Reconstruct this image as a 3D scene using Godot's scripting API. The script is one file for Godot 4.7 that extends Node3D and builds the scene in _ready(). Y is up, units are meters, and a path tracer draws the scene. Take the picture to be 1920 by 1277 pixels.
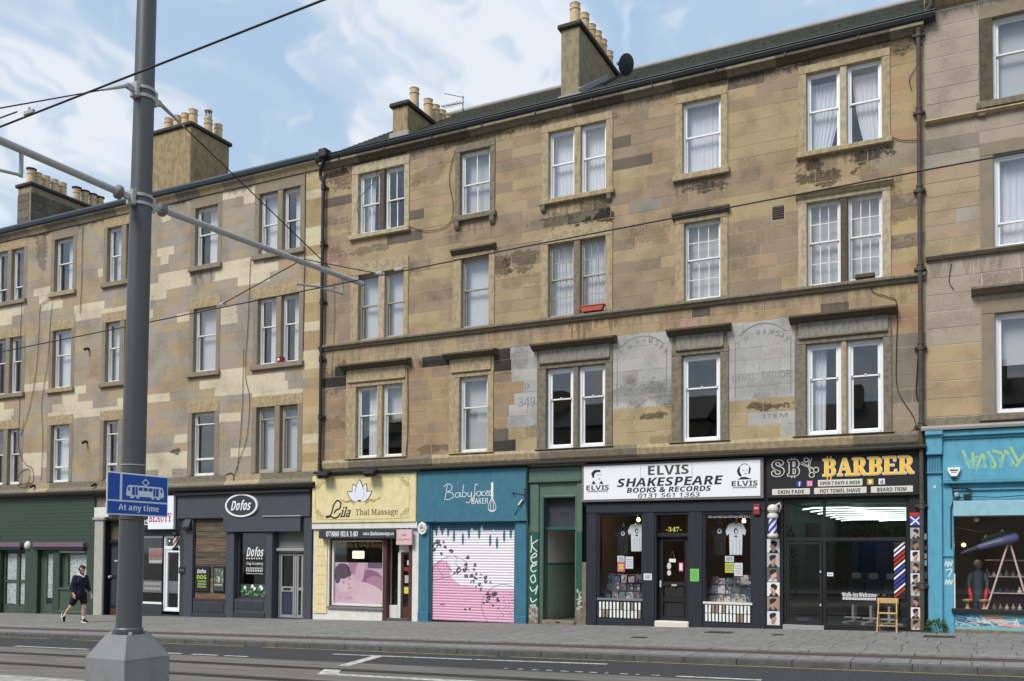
extends Node3D
# A street of stone tenements over shops, seen across tram tracks under a softly clouded sky. y up, metres; the facades lie on z = 0.
const SL := 0.0206            # the street falls this much per metre towards -x
const GROUPS := {"haircut_photo": "haircut photos on the barber front", "opposite_house": "houses across the street", "t_shirt": "shirts hung in the bookshop windows", "framed_poster": "framed posters on the wood panel", "wire_clip": "clips on the tram wires", "delta_cable": "slanting cables of the tram wires", "contact_wire": "overhead tram wires", "window_notice": "notices in the bookshop windows", "pilaster_notice": "notices on the bookshop pilasters", "downlight": "ceiling lights in the salon", "spot_lamp": "spot lamps in the bookshop windows", "access_cover": "covers in the footway slabs", "graffiti": "graffiti on the shopfronts", "stone_tenement": "stone tenements of the row", "shopfront": "shopfronts along the footway", "shop_sign": "signboards over the shops", "alarm_box": "alarm boxes on the shopfronts", "wooden_stool": "wooden stools in the blue shop window", "ivy_panel": "artificial ivy in the barber shop", "window_lettering": "lettering on the shop windows", "barber_pole": "barber poles"}
var M := {}                   # materials
var T := {}                   # computed textures
var taken := {}
var rng := RandomNumberGenerator.new()

# ------------------------------------------------------------------ mesh builder
class MB:
	var v := PackedVector3Array()
	var n := PackedVector3Array()
	var c := PackedColorArray()
	var u := PackedVector2Array()
	var col := Color(1, 1, 1)
	func vert(p: Vector3, nn: Vector3, uv: Vector2) -> void:
		v.append(p); n.append(nn); c.append(col); u.append(uv)
	func uvof(p: Vector3, nn: Vector3) -> Vector2:
		var a := nn.abs()
		if a.z >= a.x and a.z >= a.y: return Vector2(p.x, -p.y)
		if a.x >= a.y: return Vector2(p.z, -p.y)
		return Vector2(p.x, p.z)
	func tri(a: Vector3, b: Vector3, d: Vector3) -> void:      # counter-clockwise seen from the front
		var nn := (b - a).cross(d - a).normalized()
		for p in [a, d, b]: vert(p, nn, uvof(p, nn))
	func quad(a: Vector3, b: Vector3, d: Vector3, e: Vector3) -> void:
		var nn := (d - a).cross(e - b).normalized()
		for p in [a, d, b, a, e, d]: vert(p, nn, uvof(p, nn))
	func quad_uv(a: Vector3, b: Vector3, d: Vector3, e: Vector3) -> void:   # the picture on it runs from a (bottom left) to d (top right)
		var nn := (d - a).cross(e - b).normalized()
		var w := [Vector2(0, 1), Vector2(1, 1), Vector2(1, 0), Vector2(0, 0)]
		var p := [a, b, d, e]
		for i in [0, 2, 1, 0, 3, 2]: vert(p[i], nn, w[i])
	func squad(a: Vector3, b: Vector3, d: Vector3, e: Vector3, na: Vector3, nb: Vector3, nd: Vector3, ne: Vector3) -> void:
		vert(a, na, uvof(a, na)); vert(d, nd, uvof(d, nd)); vert(b, nb, uvof(b, nb))
		vert(a, na, uvof(a, na)); vert(e, ne, uvof(e, ne)); vert(d, nd, uvof(d, nd))
	func box(x0: float, x1: float, y0: float, y1: float, z0: float, z1: float, ch := 0.0, tf := Transform3D()) -> MB:
		var lo := Vector3(minf(x0, x1), minf(y0, y1), minf(z0, z1))
		var hi := Vector3(maxf(x0, x1), maxf(y0, y1), maxf(z0, z1))
		var k := minf(ch, minf(hi.x - lo.x, minf(hi.y - lo.y, hi.z - lo.z)) * 0.45)
		var f := func(ax: int, sx: int, sy: int, sz: int) -> Vector3:   # the corner (sx, sy, sz) on the face across axis ax
			var p := Vector3(hi.x if sx > 0 else lo.x, hi.y if sy > 0 else lo.y, hi.z if sz > 0 else lo.z)
			var d := Vector3(sx, sy, sz) * k
			d[ax] = 0.0
			return tf * (p - d)
		for s in [-1, 1]:
			var q := [[f.call(0, s, -1, 1), f.call(0, s, -1, -1), f.call(0, s, 1, -1), f.call(0, s, 1, 1)], [f.call(1, -1, s, 1), f.call(1, 1, s, 1), f.call(1, 1, s, -1), f.call(1, -1, s, -1)], [f.call(2, -1, -1, s), f.call(2, 1, -1, s), f.call(2, 1, 1, s), f.call(2, -1, 1, s)]]
			for ff in q:
				if s > 0: quad(ff[0], ff[1], ff[2], ff[3])
				else: quad(ff[3], ff[2], ff[1], ff[0])
		if k > 0.0:
			for s in [-1, 1]:
				for t in [-1, 1]:
					pair(f.call(2, s, -1, t), f.call(2, s, 1, t), f.call(0, s, 1, t), f.call(0, s, -1, t), tf.basis * Vector3(s, 0, t))
					pair(f.call(2, -1, s, t), f.call(2, 1, s, t), f.call(1, 1, s, t), f.call(1, -1, s, t), tf.basis * Vector3(0, s, t))
					pair(f.call(0, s, t, -1), f.call(0, s, t, 1), f.call(1, s, t, 1), f.call(1, s, t, -1), tf.basis * Vector3(s, t, 0))
					for w in [-1, 1]:
						var a: Vector3 = f.call(0, s, t, w)
						var b: Vector3 = f.call(1, s, t, w)
						var d: Vector3 = f.call(2, s, t, w)
						if (b - a).cross(d - a).dot(tf.basis * Vector3(s, t, w)) > 0: tri(a, b, d)
						else: tri(a, d, b)
		return self
	func pair(a: Vector3, b: Vector3, d: Vector3, e: Vector3, out: Vector3) -> void:   # a quad turned to face out
		if (d - a).cross(e - b).dot(out) > 0: quad(a, b, d, e)
		else: quad(e, d, b, a)
	func tube(p: Array, r, sides := 8, caps := true) -> MB:    # r: a number, or one for each point
		var up := Vector3.UP
		var rings := []
		for i in p.size():
			var d: Vector3 = (p[mini(i + 1, p.size() - 1)] - p[maxi(i - 1, 0)]).normalized()
			var s := d.cross(up if absf(d.dot(up)) < 0.95 else Vector3.RIGHT).normalized()
			if i > 0:
				var prev: Vector3 = rings[i - 1][1]
				s = (prev - d * prev.dot(d)).normalized()
			rings.append([p[i], s, d.cross(s).normalized(), r[i] if r is Array else r, d])
		for i in rings.size() - 1:
			for k in sides:
				var q := []
				for e in [[i, k], [i + 1, k], [i + 1, k + 1], [i, k + 1]]:
					var g = rings[e[0]]
					var a = TAU * e[1] / sides
					var dir: Vector3 = g[1] * cos(a) + g[2] * sin(a)
					q.append([g[0] + dir * g[3], dir])
				squad(q[0][0], q[3][0], q[2][0], q[1][0], q[0][1], q[3][1], q[2][1], q[1][1])
		if caps:
			for e in [0, rings.size() - 1]:
				var g = rings[e]
				for k in sides:
					var a := TAU * k / sides
					var b := TAU * (k + 1) / sides
					var pa: Vector3 = g[0] + (g[1] * cos(a) + g[2] * sin(a)) * g[3]
					var pb: Vector3 = g[0] + (g[1] * cos(b) + g[2] * sin(b)) * g[3]
					if e == 0: tri(g[0], pb, pa)
					else: tri(g[0], pa, pb)
		return self
	func lathe(at: Vector3, prof: Array, sides := 16) -> MB:    # prof: [radius, height] from the bottom up
		for i in prof.size() - 1:
			var e := Vector2(prof[i + 1][0] - prof[i][0], prof[i + 1][1] - prof[i][1])
			var nr := Vector2(e.y, -e.x).normalized()
			for k in sides:
				var a := TAU * k / sides
				var b := TAU * (k + 1) / sides
				var da := Vector3(cos(a), 0, -sin(a))
				var db := Vector3(cos(b), 0, -sin(b))
				var na := da * nr.x + Vector3.UP * nr.y
				var nb := db * nr.x + Vector3.UP * nr.y
				squad(at + da * prof[i][0] + Vector3.UP * prof[i][1], at + db * prof[i][0] + Vector3.UP * prof[i][1], at + db * prof[i + 1][0] + Vector3.UP * prof[i + 1][1], at + da * prof[i + 1][0] + Vector3.UP * prof[i + 1][1], na, nb, nb, na)
		return self
	func extr(prof: Array, x0: float, x1: float) -> MB:         # a closed outline of [z, y], counter-clockwise seen from +x, drawn out along x
		for i in prof.size():
			var a = prof[i]
			var b = prof[(i + 1) % prof.size()]
			quad(Vector3(x0, a[1], a[0]), Vector3(x0, b[1], b[0]), Vector3(x1, b[1], b[0]), Vector3(x1, a[1], a[0]))
		var pg := PackedVector2Array()
		for a in prof: pg.append(Vector2(a[0], a[1]))
		var t := Geometry2D.triangulate_polygon(pg)
		for i in range(0, t.size(), 3):
			for x in [x0, x1]:
				var p := []
				for k in 3: p.append(Vector3(x, pg[t[i + k]].y, pg[t[i + k]].x))
				if ((p[1] - p[0]).cross(p[2] - p[0]).x > 0) == (x == maxf(x0, x1)): tri(p[0], p[1], p[2])
				else: tri(p[0], p[2], p[1])
		return self
	func plate(pts: Array, z0: float, z1: float, tf := Transform3D()) -> MB:   # a flat shape in x, y with a thickness
		var pg := PackedVector2Array(pts)
		if Geometry2D.is_polygon_clockwise(pg): pg.reverse()
		var t := Geometry2D.triangulate_polygon(pg)
		for i in range(0, t.size(), 3):
			var a := pg[t[i]]; var b := pg[t[i + 1]]; var d := pg[t[i + 2]]
			if (b - a).cross(d - a) < 0:
				var w := b; b = d; d = w
			tri(tf * Vector3(a.x, a.y, z1), tf * Vector3(b.x, b.y, z1), tf * Vector3(d.x, d.y, z1))
			tri(tf * Vector3(a.x, a.y, z0), tf * Vector3(d.x, d.y, z0), tf * Vector3(b.x, b.y, z0))
		for i in pg.size():
			var a := pg[i]; var b := pg[(i + 1) % pg.size()]
			quad(tf * Vector3(a.x, a.y, z1), tf * Vector3(a.x, a.y, z0), tf * Vector3(b.x, b.y, z0), tf * Vector3(b.x, b.y, z1))
		return self
	func stroke(p: Array, w: float, z: float, d := 0.004, tf := Transform3D()) -> MB:  # a brush line through points in x, y
		var q := []
		for i in p.size() - 1:
			for k in 4:
				var a: Vector2 = p[maxi(i - 1, 0)]; var e: Vector2 = p[mini(i + 2, p.size() - 1)]
				q.append(Vector2(p[i]).cubic_interpolate(p[i + 1], a, e, k / 4.0))
		q.append(p[-1])
		for i in q.size() - 1:
			var s: Vector2 = (q[i + 1] - q[i]).normalized()
			var o := Vector2(-s.y, s.x) * w * 0.5
			var a: Vector2 = q[i] - s * w * 0.2; var b: Vector2 = q[i + 1] + s * w * 0.2
			plate([a - o, b - o, b + o, a + o], z, z + d + i * 0.00002, tf)
		return self
	func add_mesh(m: Mesh, tf: Transform3D) -> MB:
		for s in m.get_surface_count():
			var arr := m.surface_get_arrays(s)
			var pv: PackedVector3Array = arr[Mesh.ARRAY_VERTEX]
			var pn: PackedVector3Array = arr[Mesh.ARRAY_NORMAL]
			var idx = arr[Mesh.ARRAY_INDEX]
			for i in (range(pv.size()) if idx == null else idx):
				vert(tf * pv[i], (tf.basis * pn[i]).normalized(), Vector2(0, 0))
		return self
	func commit() -> ArrayMesh:
		var m := ArrayMesh.new()
		if v.is_empty(): return m
		var arr := []
		arr.resize(Mesh.ARRAY_MAX)
		arr[Mesh.ARRAY_VERTEX] = v; arr[Mesh.ARRAY_NORMAL] = n; arr[Mesh.ARRAY_COLOR] = c; arr[Mesh.ARRAY_TEX_UV] = u
		m.add_surface_from_arrays(Mesh.PRIMITIVE_TRIANGLES, arr)
		return m

# ------------------------------------------------------------------ objects
func numbered(parent: Node, called: String) -> String:
	var key := "%d/%s" % [parent.get_instance_id(), called]
	var k: int = taken.get(key, 0)
	taken[key] = k + 1
	return called if k == 0 else "%s_%03d" % [called, k]

func thing(called: String, label: String, category: String, at := Vector3.ZERO, group := "", turn := 0.0) -> Node3D:
	var o := Node3D.new()
	o.name = numbered(self, called)
	add_child(o)
	o.position = at
	o.rotation.y = turn
	tag(o, label, category, group)
	return o

func tag(o: Node3D, label: String, category: String, group := "") -> Node3D:
	o.set_meta("label", label)
	o.set_meta("category", category)
	for k in GROUPS: if group == "" and String(o.name).begins_with(k): group = GROUPS[k]
	if group: o.set_meta("group", group)
	return o

# A mesh built in world coordinates; own = true when it is built in its parent's own axes.
func obj(called: String, mb, m: Material, parent: Node = self, own := false) -> MeshInstance3D:
	var o := MeshInstance3D.new()
	o.name = numbered(parent, called)
	o.mesh = mb.commit() if mb is MB else mb
	o.material_override = m
	if parent != self and parent.get_parent() == self and not own: o.position = -(parent as Node3D).position
	parent.add_child(o)
	return o

func struct(called: String, mb, m: Material) -> MeshInstance3D:
	var o := obj(called, mb, m)
	o.set_meta("kind", "structure")
	return o

func P(parent: Node, called: String, x0: float, x1: float, y0: float, y1: float, z0: float, z1: float, m: Material, ch := 0.006) -> MeshInstance3D:
	return obj(called, MB.new().box(x0, x1, y0, y1, z0, z1, ch), m, parent)

func one(called: String, mb, m: Material, label: String, category: String, group := "") -> MeshInstance3D:
	return tag(obj(called, mb, m), label, category, group) as MeshInstance3D

func ell(cx: float, cy: float, rx: float, ry: float, k := 20) -> Array:
	var p := []
	for i in k: p.append(Vector2(cx + rx * cos(TAU * i / k), cy + ry * sin(TAU * i / k)))
	return p

var fonts := {}
func words(s: String, x0: float, x1: float, y0: float, y1: float, z: float, font := "Droid Sans", bold := false, shear := 0.0, depth := 0.006, mb: MB = null, tf := Transform3D()) -> MB:
	var key := font + str(bold)
	if not fonts.has(key):
		var f := SystemFont.new()
		f.font_names = PackedStringArray([font])
		f.font_weight = 700 if bold else 400
		fonts[key] = f
	var t := TextMesh.new()
	t.text = s; t.font = fonts[key]; t.font_size = 32; t.pixel_size = 0.01; t.depth = 0.01; t.curve_step = 2.0
	var b := t.get_aabb()
	var k := Vector3((x1 - x0) / b.size.x, (y1 - y0) / b.size.y, depth / 0.01)
	var basis := Basis(Vector3(k.x, 0, 0), Vector3(shear * k.y, k.y, 0), Vector3(0, 0, k.z))
	if shear != 0.0:
		k.x = (x1 - x0 - absf(shear) * (y1 - y0)) / b.size.x
		basis.x = Vector3(k.x, 0, 0)
	var low := basis * b.position
	var out := mb if mb else MB.new()
	return out.add_mesh(t, tf * Transform3D(basis, Vector3(x0 - low.x, y0 - low.y, z + depth * 0.5)))

# ------------------------------------------------------------------ textures and materials
func noise(sd: int, freq: float, oct := 4, kind := FastNoiseLite.TYPE_SIMPLEX_SMOOTH) -> FastNoiseLite:
	var f := FastNoiseLite.new()
	f.seed = sd; f.frequency = freq; f.noise_type = kind
	f.fractal_type = FastNoiseLite.FRACTAL_FBM; f.fractal_octaves = oct
	return f

func grey(sd: int, freq: float, lo: float, hi: float, oct := 5, speck := 0.0, side := 512) -> ImageTexture:
	var d := noise(sd, freq, oct).get_seamless_image(side, side).get_data()
	var e := noise(sd + 7, 0.35, 2).get_seamless_image(side, side).get_data()
	for i in d.size():
		d[i] = int(clampf(lerpf(lo, hi, d[i] / 255.0) * (1.0 + speck * (e[i] / 127.5 - 1.0)), 0, 1) * 255.0)
	var im := Image.create_from_data(side, side, false, Image.FORMAT_L8, d)
	im.convert(Image.FORMAT_RGB8)
	return ImageTexture.create_from_image(im)

func mat(k: String, col: Color, rough := 0.8, o := {}) -> StandardMaterial3D:
	var m := StandardMaterial3D.new()
	m.resource_name = k
	m.albedo_color = col
	m.roughness = rough
	m.metallic_specular = o.get("spec", 0.5)
	m.metallic = o.get("metal", 0.0)
	if o.has("tex"):
		m.albedo_texture = T[o.tex]
		m.uv1_triplanar = true
		m.uv1_world_triplanar = true
		m.uv1_scale = o.get("s", Vector3.ONE)
		if o.has("bump"):
			m.heightmap_enabled = true
			m.heightmap_texture = T[o.tex]
			m.heightmap_scale = o.bump
	if o.has("glow"):
		m.emission_enabled = true
		m.emission = o.get("glow_col", col)
		m.emission_energy_multiplier = o.glow
	m.vertex_color_use_as_albedo = o.get("vc", false)
	M[k] = m
	return m

func C(r: int, g: int, b: int) -> Color: return Color8(r, g, b)
func L(r: float, g: float, b: float) -> Color:              # a stone colour, as linear values
	var k := (r + g + b) / 3.0
	return Color(lerpf(r, k, 0.06) / 255.0, lerpf(g, k, 0.06) / 255.0, lerpf(b, k, 0.06) / 255.0).srgb_to_linear()
func gy(x: float) -> float: return SL * x

func make_materials() -> void:
	T.grain = grey(3, 0.02, 0.78, 1.1, 6, 0.1)
	T.soft = grey(5, 0.008, 0.92, 1.05, 5, 0.03)
	T.tar = grey(9, 0.03, 0.55, 1.25, 5, 0.45)
	T.conc = grey(11, 0.015, 0.79, 1.06, 6, 0.1)
	T.wood = wood_tex()
	var g := Vector3(0.55, 0.55, 0.55)
	mat("backing", C(150, 132, 104), 0.95, {"tex": "grain", "s": g})
	mat("mortar", C(196, 182, 158), 0.95, {"tex": "grain", "s": g})
	mat("mortar_light", C(204, 196, 184), 0.95)
	mat("dressed", C(174, 156, 124), 0.9, {"tex": "grain", "s": Vector3(0.6, 0.4, 0.6), "bump": 0.4})
	mat("dressed_pale", C(184, 169, 140), 0.9, {"tex": "grain", "s": Vector3(0.6, 0.4, 0.6), "bump": 0.4})
	mat("dressed_grey", C(128, 118, 100), 0.9, {"tex": "grain", "s": g, "bump": 0.8})
	mat("dressed_dark", C(92, 83, 68), 0.95, {"tex": "grain", "s": g, "bump": 0.8})
	mat("sooty", C(62, 58, 50), 0.95, {"tex": "grain", "s": g, "bump": 0.8})
	mat("ghost_grey", C(146, 142, 132), 0.9, {"tex": "grain", "s": Vector3(0.9, 0.3, 0.9), "bump": 0.8})
	mat("taupe", C(138, 126, 108), 0.9, {"tex": "soft", "s": g})
	mat("tan_lintel", C(174, 153, 119), 0.9, {"tex": "grain", "s": g})
	mat("render", C(158, 140, 104), 0.95, {"tex": "grain", "s": Vector3(0.4, 0.25, 0.4)})
	mat("render_grey", C(150, 138, 112), 0.95, {"tex": "grain", "s": Vector3(0.4, 0.25, 0.4)})
	mat("cope", C(74, 70, 60), 0.95, {"tex": "grain", "s": g})
	mat("pot", C(214, 188, 148), 0.85, {"tex": "grain", "s": Vector3(1.4, 1.4, 1.4)})
	mat("lead", C(150, 148, 144), 0.6, {"tex": "soft", "s": g})
	mat("slate", C(68, 70, 60), 0.85, {"tex": "tar", "s": Vector3(0.5, 0.8, 0.8), "bump": 2.0})
	mat("slate_blue", C(80, 86, 92), 0.75, {"tex": "tar", "s": Vector3(0.5, 0.8, 0.8), "bump": 2.0})
	mat("gutter", C(34, 36, 40), 0.5)
	mat("gutter_blue", C(52, 60, 70), 0.5)
	mat("pipe_black", C(34, 34, 34), 0.55, {"tex": "soft", "s": g})
	mat("pipe_grey", C(78, 73, 64), 0.7, {"tex": "grain", "s": g})
	mat("cable", C(36, 34, 32), 0.8)
	mat("cable_grey", C(120, 112, 100), 0.8)
	mat("white_paint", C(226, 226, 222), 0.5, {"tex": "soft", "s": Vector3(1.2, 1.2, 1.2)})
	mat("pvc", C(236, 238, 240), 0.3)
	mat("worn_paint", C(176, 170, 158), 0.7, {"tex": "grain", "s": Vector3(2, 2, 2)})
	mat("curtain", C(222, 226, 232), 0.9).backlight = Color(0.25, 0.25, 0.26)
	mat("blind", C(196, 198, 200), 0.9)
	mat("plaster", C(150, 146, 138), 0.95)
	mat("dark_room", C(132, 128, 121), 0.95)
	mat("glass", Color(0, 0, 0, 0.02), 0.0, {"spec": 0.74}).transparency = BaseMaterial3D.TRANSPARENCY_ALPHA
	mat("glass_shop", Color(0, 0, 0, 0.02), 0.0, {"spec": 0.5}).transparency = BaseMaterial3D.TRANSPARENCY_ALPHA
	mat("asphalt", C(62, 63, 65), 0.9, {"tex": "tar", "s": Vector3(0.8, 0.8, 0.8), "bump": 0.5})
	mat("track_concrete", C(116, 112, 106), 0.9, {"tex": "conc", "s": Vector3(0.06, 0.5, 0.5), "bump": 0.4})
	mat("ground", C(120, 118, 114), 0.95, {"tex": "conc", "s": Vector3(0.3, 0.3, 0.3)})
	mat("slab", C(255, 255, 255), 0.9, {"tex": "conc", "s": Vector3(0.45, 0.45, 0.45), "bump": 0.4, "vc": true})
	mat("red_tar", C(88, 70, 65), 0.95, {"tex": "tar", "s": Vector3(0.8, 0.8, 0.8)})
	mat("joint", C(84, 80, 74), 0.95)
	mat("rail_steel", C(70, 66, 62), 0.4, {"metal": 0.7})
	mat("line_white", C(206, 204, 196), 0.8, {"tex": "tar", "s": Vector3(0.35, 0.35, 0.35)})
	mat("line_yellow", C(168, 150, 88), 0.85, {"tex": "tar", "s": Vector3(0.5, 0.5, 0.5)})
	mat("pole", C(76, 79, 80), 0.45, {"tex": "soft", "s": Vector3(0.4, 0.15, 0.4), "spec": 0.6})
	mat("plinth", C(128, 129, 130), 0.75, {"tex": "soft", "s": Vector3(0.7, 0.7, 0.7)})
	mat("galv", C(176, 176, 172), 0.5, {"metal": 0.0, "tex": "soft", "s": Vector3(2, 2, 2)})
	mat("insulator", C(150, 144, 140), 0.35)
	mat("wire", C(40, 32, 36), 0.6)
	mat("sign_blue", C(16, 78, 172), 0.35)
	mat("sign_white", C(222, 226, 232), 0.4)
	for a in [["green", 52, 70, 58], ["green_door", 64, 84, 68], ["grey_shop", 68, 71, 79], ["grey_dark", 54, 56, 62], ["cream", 226, 212, 160], ["cream_dark", 208, 190, 136], ["teal", 56, 112, 132], ["teal_dark", 48, 98, 116], ["navy", 34, 36, 48], ["navy_light", 44, 46, 58], ["black", 24, 24, 26], ["sky_blue", 90, 162, 186], ["blue_mid", 78, 146, 170], ["blue_pale", 146, 190, 200], ["close_green", 82, 108, 92], ["close_green_dark", 28, 84, 70], ["off_white", 222, 220, 212], ["oxblood", 82, 48, 40], ["stone_paint", 176, 172, 160], ["purple", 118, 92, 112], ["mural", 44, 70, 112], ["close_pale", 150, 172, 158]]:
		mat(a[0], C(a[1], a[2], a[3]), 0.55, {"tex": "soft", "s": Vector3(0.9, 0.5, 0.9)})
	for a in [["ink", 26, 26, 26], ["ink_green", 66, 72, 58], ["white", 232, 232, 230], ["grey_text", 118, 118, 118], ["brown_ink", 86, 74, 44], ["gold", 160, 138, 76], ["yellow", 250, 194, 48], ["lotus", 226, 226, 238], ["pink_board", 214, 182, 186], ["magenta", 176, 34, 98], ["red", 196, 44, 40], ["red_dark", 140, 40, 36], ["royal", 58, 62, 176], ["lime", 176, 208, 74], ["leaf", 90, 150, 92], ["post_green", 112, 196, 92], ["paper", 224, 230, 236], ["paper_yellow", 206, 208, 96], ["pink", 218, 92, 142], ["faded", 126, 127, 127], ["terracotta", 168, 74, 52], ["tan_book", 150, 132, 104], ["fb", 44, 66, 150], ["ig", 206, 120, 150], ["snap", 206, 168, 40], ["steel", 176, 176, 176], ["skin_wood", 196, 158, 108], ["rim_grey", 120, 112, 108], ["bone", 214, 210, 198], ["scribble", 156, 192, 140], ["scribble_blue", 104, 174, 196], ["tie_dye", 54, 68, 74], ["graffiti", 206, 214, 208], ["lilac", 106, 104, 158], ["lilac_dark", 52, 51, 76], ["board_green", 96, 152, 128], ["aluminium", 150, 150, 150]]:
		mat(a[0], C(a[1], a[2], a[3]), 0.6)
	mat("tile_floor", C(104, 101, 97), 0.5)
	mat("led", C(236, 255, 248), 0.5, {"glow": 2.0})
	mat("bulb", C(255, 214, 150), 0.5, {"glow": 5.0})
	mat("open_sign", C(255, 246, 214), 0.5, {"glow": 0.9})
	mat("plank", C(255, 255, 255), 0.85, {"vc": true})
	M.plank.albedo_texture = T.wood
	M.plank.uv1_scale = Vector3(0.7, 1.4, 1)
	mat("leafy", C(58, 84, 40), 0.8).backlight = Color(0.1, 0.16, 0.05)
	mat("ceil_green", C(104, 130, 124), 0.8)

func wood_tex() -> ImageTexture:
	var im := Image.create(256, 256, false, Image.FORMAT_RGB8)
	var f := noise(21, 0.02, 4)
	for y in 256:
		for x in 256:
			var a := f.get_noise_2d(x * 0.25, y * 2.2) * 0.5 + 0.5
			var k := 0.55 + 0.55 * a
			im.set_pixel(x, y, Color(k, k, k))
	return ImageTexture.create_from_image(im)

# ------------------------------------------------------------------ sky
func sky_tex() -> ImageTexture:
	var w := 3072
	var h := 1536
	var d := PackedFloat32Array()
	d.resize(w * h * 3)
	d.fill(0.3)
	var big := noise(40, 1.0, 3)
	var fine := noise(47, 4.4, 6)
	var wisp := noise(52, 1.1, 4)
	for j in h / 2:
		var el := PI * 0.5 - PI * (j + 0.5) / h
		var y := sin(el)
		var r := cos(el)
		var step := 1 if el < 1.0 else 6
		var t := pow(1.0 - y, 2.2)
		var br := lerpf(0.28, 0.54, t)
		var bg := lerpf(0.44, 0.68, t)
		var bb := lerpf(0.65, 0.81, t)
		var q := 2.2 / (y + 0.16)
		for i in range(0, w, step):
			var az := TAU * (i + 0.5) / w            # 0 looks along -z, growing towards +x
			var px := sin(az) * r * q
			var pz := -cos(az) * r * q
			var s := px * 0.35 + pz * 0.94           # along the streaks, and across them
			var c := -px * 0.94 + pz * 0.35
			var wx := wisp.get_noise_2d(s * 0.8, c * 0.9)
			var g := big.get_noise_2d(s * 0.45 + 7.0, c * 0.8 + wx * 0.4)
			var f := fine.get_noise_2d(s * 0.42 + wx * 0.2, c + wx * 0.3)
			var a := 0.34 * smoothstep(-0.7, 0.5, g) + 0.62 * smoothstep(-0.12, 0.5, g * 0.75 + f * 0.75 + 0.06)
			a = clampf(a + 0.12 * t, 0.0, 0.93)
			var cr := lerpf(br, 0.75, a)
			var cg := lerpf(bg, 0.785, a)
			var cb := lerpf(bb, 0.84, a)
			for e in mini(step, w - i):
				var k := (j * w + i + e) * 3
				d[k] = cr; d[k + 1] = cg; d[k + 2] = cb
	return ImageTexture.create_from_image(Image.create_from_data(w, h, false, Image.FORMAT_RGBF, d.to_byte_array()))

func _ready() -> void:
	rng.seed = 11
	var cam := Camera3D.new()
	cam.name = "camera"
	add_child(cam)
	cam.transform = Transform3D(Basis(Vector3.UP, 0.465702762) * Basis(Vector3.RIGHT, 0.0299893982) * Basis(Vector3.BACK, 0.00640645604), Vector3(0, 1.674, 23))
	cam.set_frustum(0.1 * 1277.0 / 1712.5987, Vector2(0, 0.1 * 351.4059 / 1712.5987), 0.1, 1500.0)
	cam.current = true
	var env := Environment.new()
	env.background_mode = Environment.BG_SKY
	env.tonemap_mode = Environment.TONE_MAPPER_LINEAR
	env.tonemap_exposure = 1.12
	env.background_energy_multiplier = 1.0
	env.sdfgi_enabled = true; env.ssao_enabled = true; env.ssil_enabled = true
	var sm := PanoramaSkyMaterial.new()
	sm.panorama = sky_tex()
	var sk := Sky.new()
	sk.sky_material = sm
	env.sky = sk
	var we := WorldEnvironment.new()
	we.environment = env
	add_child(we)
	var sun := DirectionalLight3D.new()
	sun.light_energy = 1.0
	sun.light_angular_distance = 22.0
	sun.light_color = Color(1.0, 0.98, 0.955)
	sun.shadow_enabled = true
	add_child(sun)
	sun.look_at_from_position(Vector3(-0.3, 1.12, 0.92), Vector3.ZERO)
	make_materials()
	ground()
	middle_tenement()
	left_tenement()
	right_tenement()
	opposite_tenement()
	shops()
	street_furniture()
	add_person()

# ------------------------------------------------------------------ ground
func sheet(x0: float, x1: float, z0: float, z1: float, dy: float) -> MB:
	var b := MB.new()
	b.quad(Vector3(x0, gy(x0) + dy, z1), Vector3(x1, gy(x1) + dy, z1), Vector3(x1, gy(x1) + dy, z0), Vector3(x0, gy(x0) + dy, z0))
	return b

func bed(x0: float, x1: float, z0: float, z1: float, top: float, low: float) -> MB:   # a sloping bed with a thickness
	var b := MB.new()
	b.box(0, 1, low, top, z0, z1, 0.0, Transform3D(Basis(Vector3(x1 - x0, gy(x1) - gy(x0), 0), Vector3.UP, Vector3.BACK), Vector3(x0, gy(x0), 0)))
	return b

func paving(called: String, into: Node3D, cells: Array, top: float, thick: float, m: Material, base: Color, vary: float, gap := 0.005) -> void:
	# cells: [x0, x1, z0, z1]; the 300 nearest to the camera are pieces of their own
	cells.sort_custom(func(a, b): return Vector2(a[0], a[2] - 23.0).length() - 2.0 * (a[1] - a[0]) < Vector2(b[0], b[2] - 23.0).length() - 2.0 * (b[1] - b[0]))
	var rest := MB.new()
	for i in cells.size():
		var a = cells[i]
		var b := MB.new() if i < 300 else rest
		var k := 1.0 + rng.randf_range(-vary, vary)
		b.col = Color(base.r * k, base.g * k * rng.randf_range(0.985, 1.015), base.b * k * rng.randf_range(0.97, 1.02))
		var dy := rng.randf_range(-0.0015, 0.001)
		var tf := Transform3D(Basis(Vector3(1, SL, 0), Vector3.UP, Vector3.BACK), Vector3.ZERO)
		b.box(a[0] + gap, a[1] - gap, top - thick + dy, top + dy, a[2] + gap, a[3] - gap, 0.006, tf)
		if i < 300: obj(called, b, m, into)
	if not rest.v.is_empty():
		obj(called + "_far", rest, m, into).set_meta("kind", "stuff")

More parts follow.
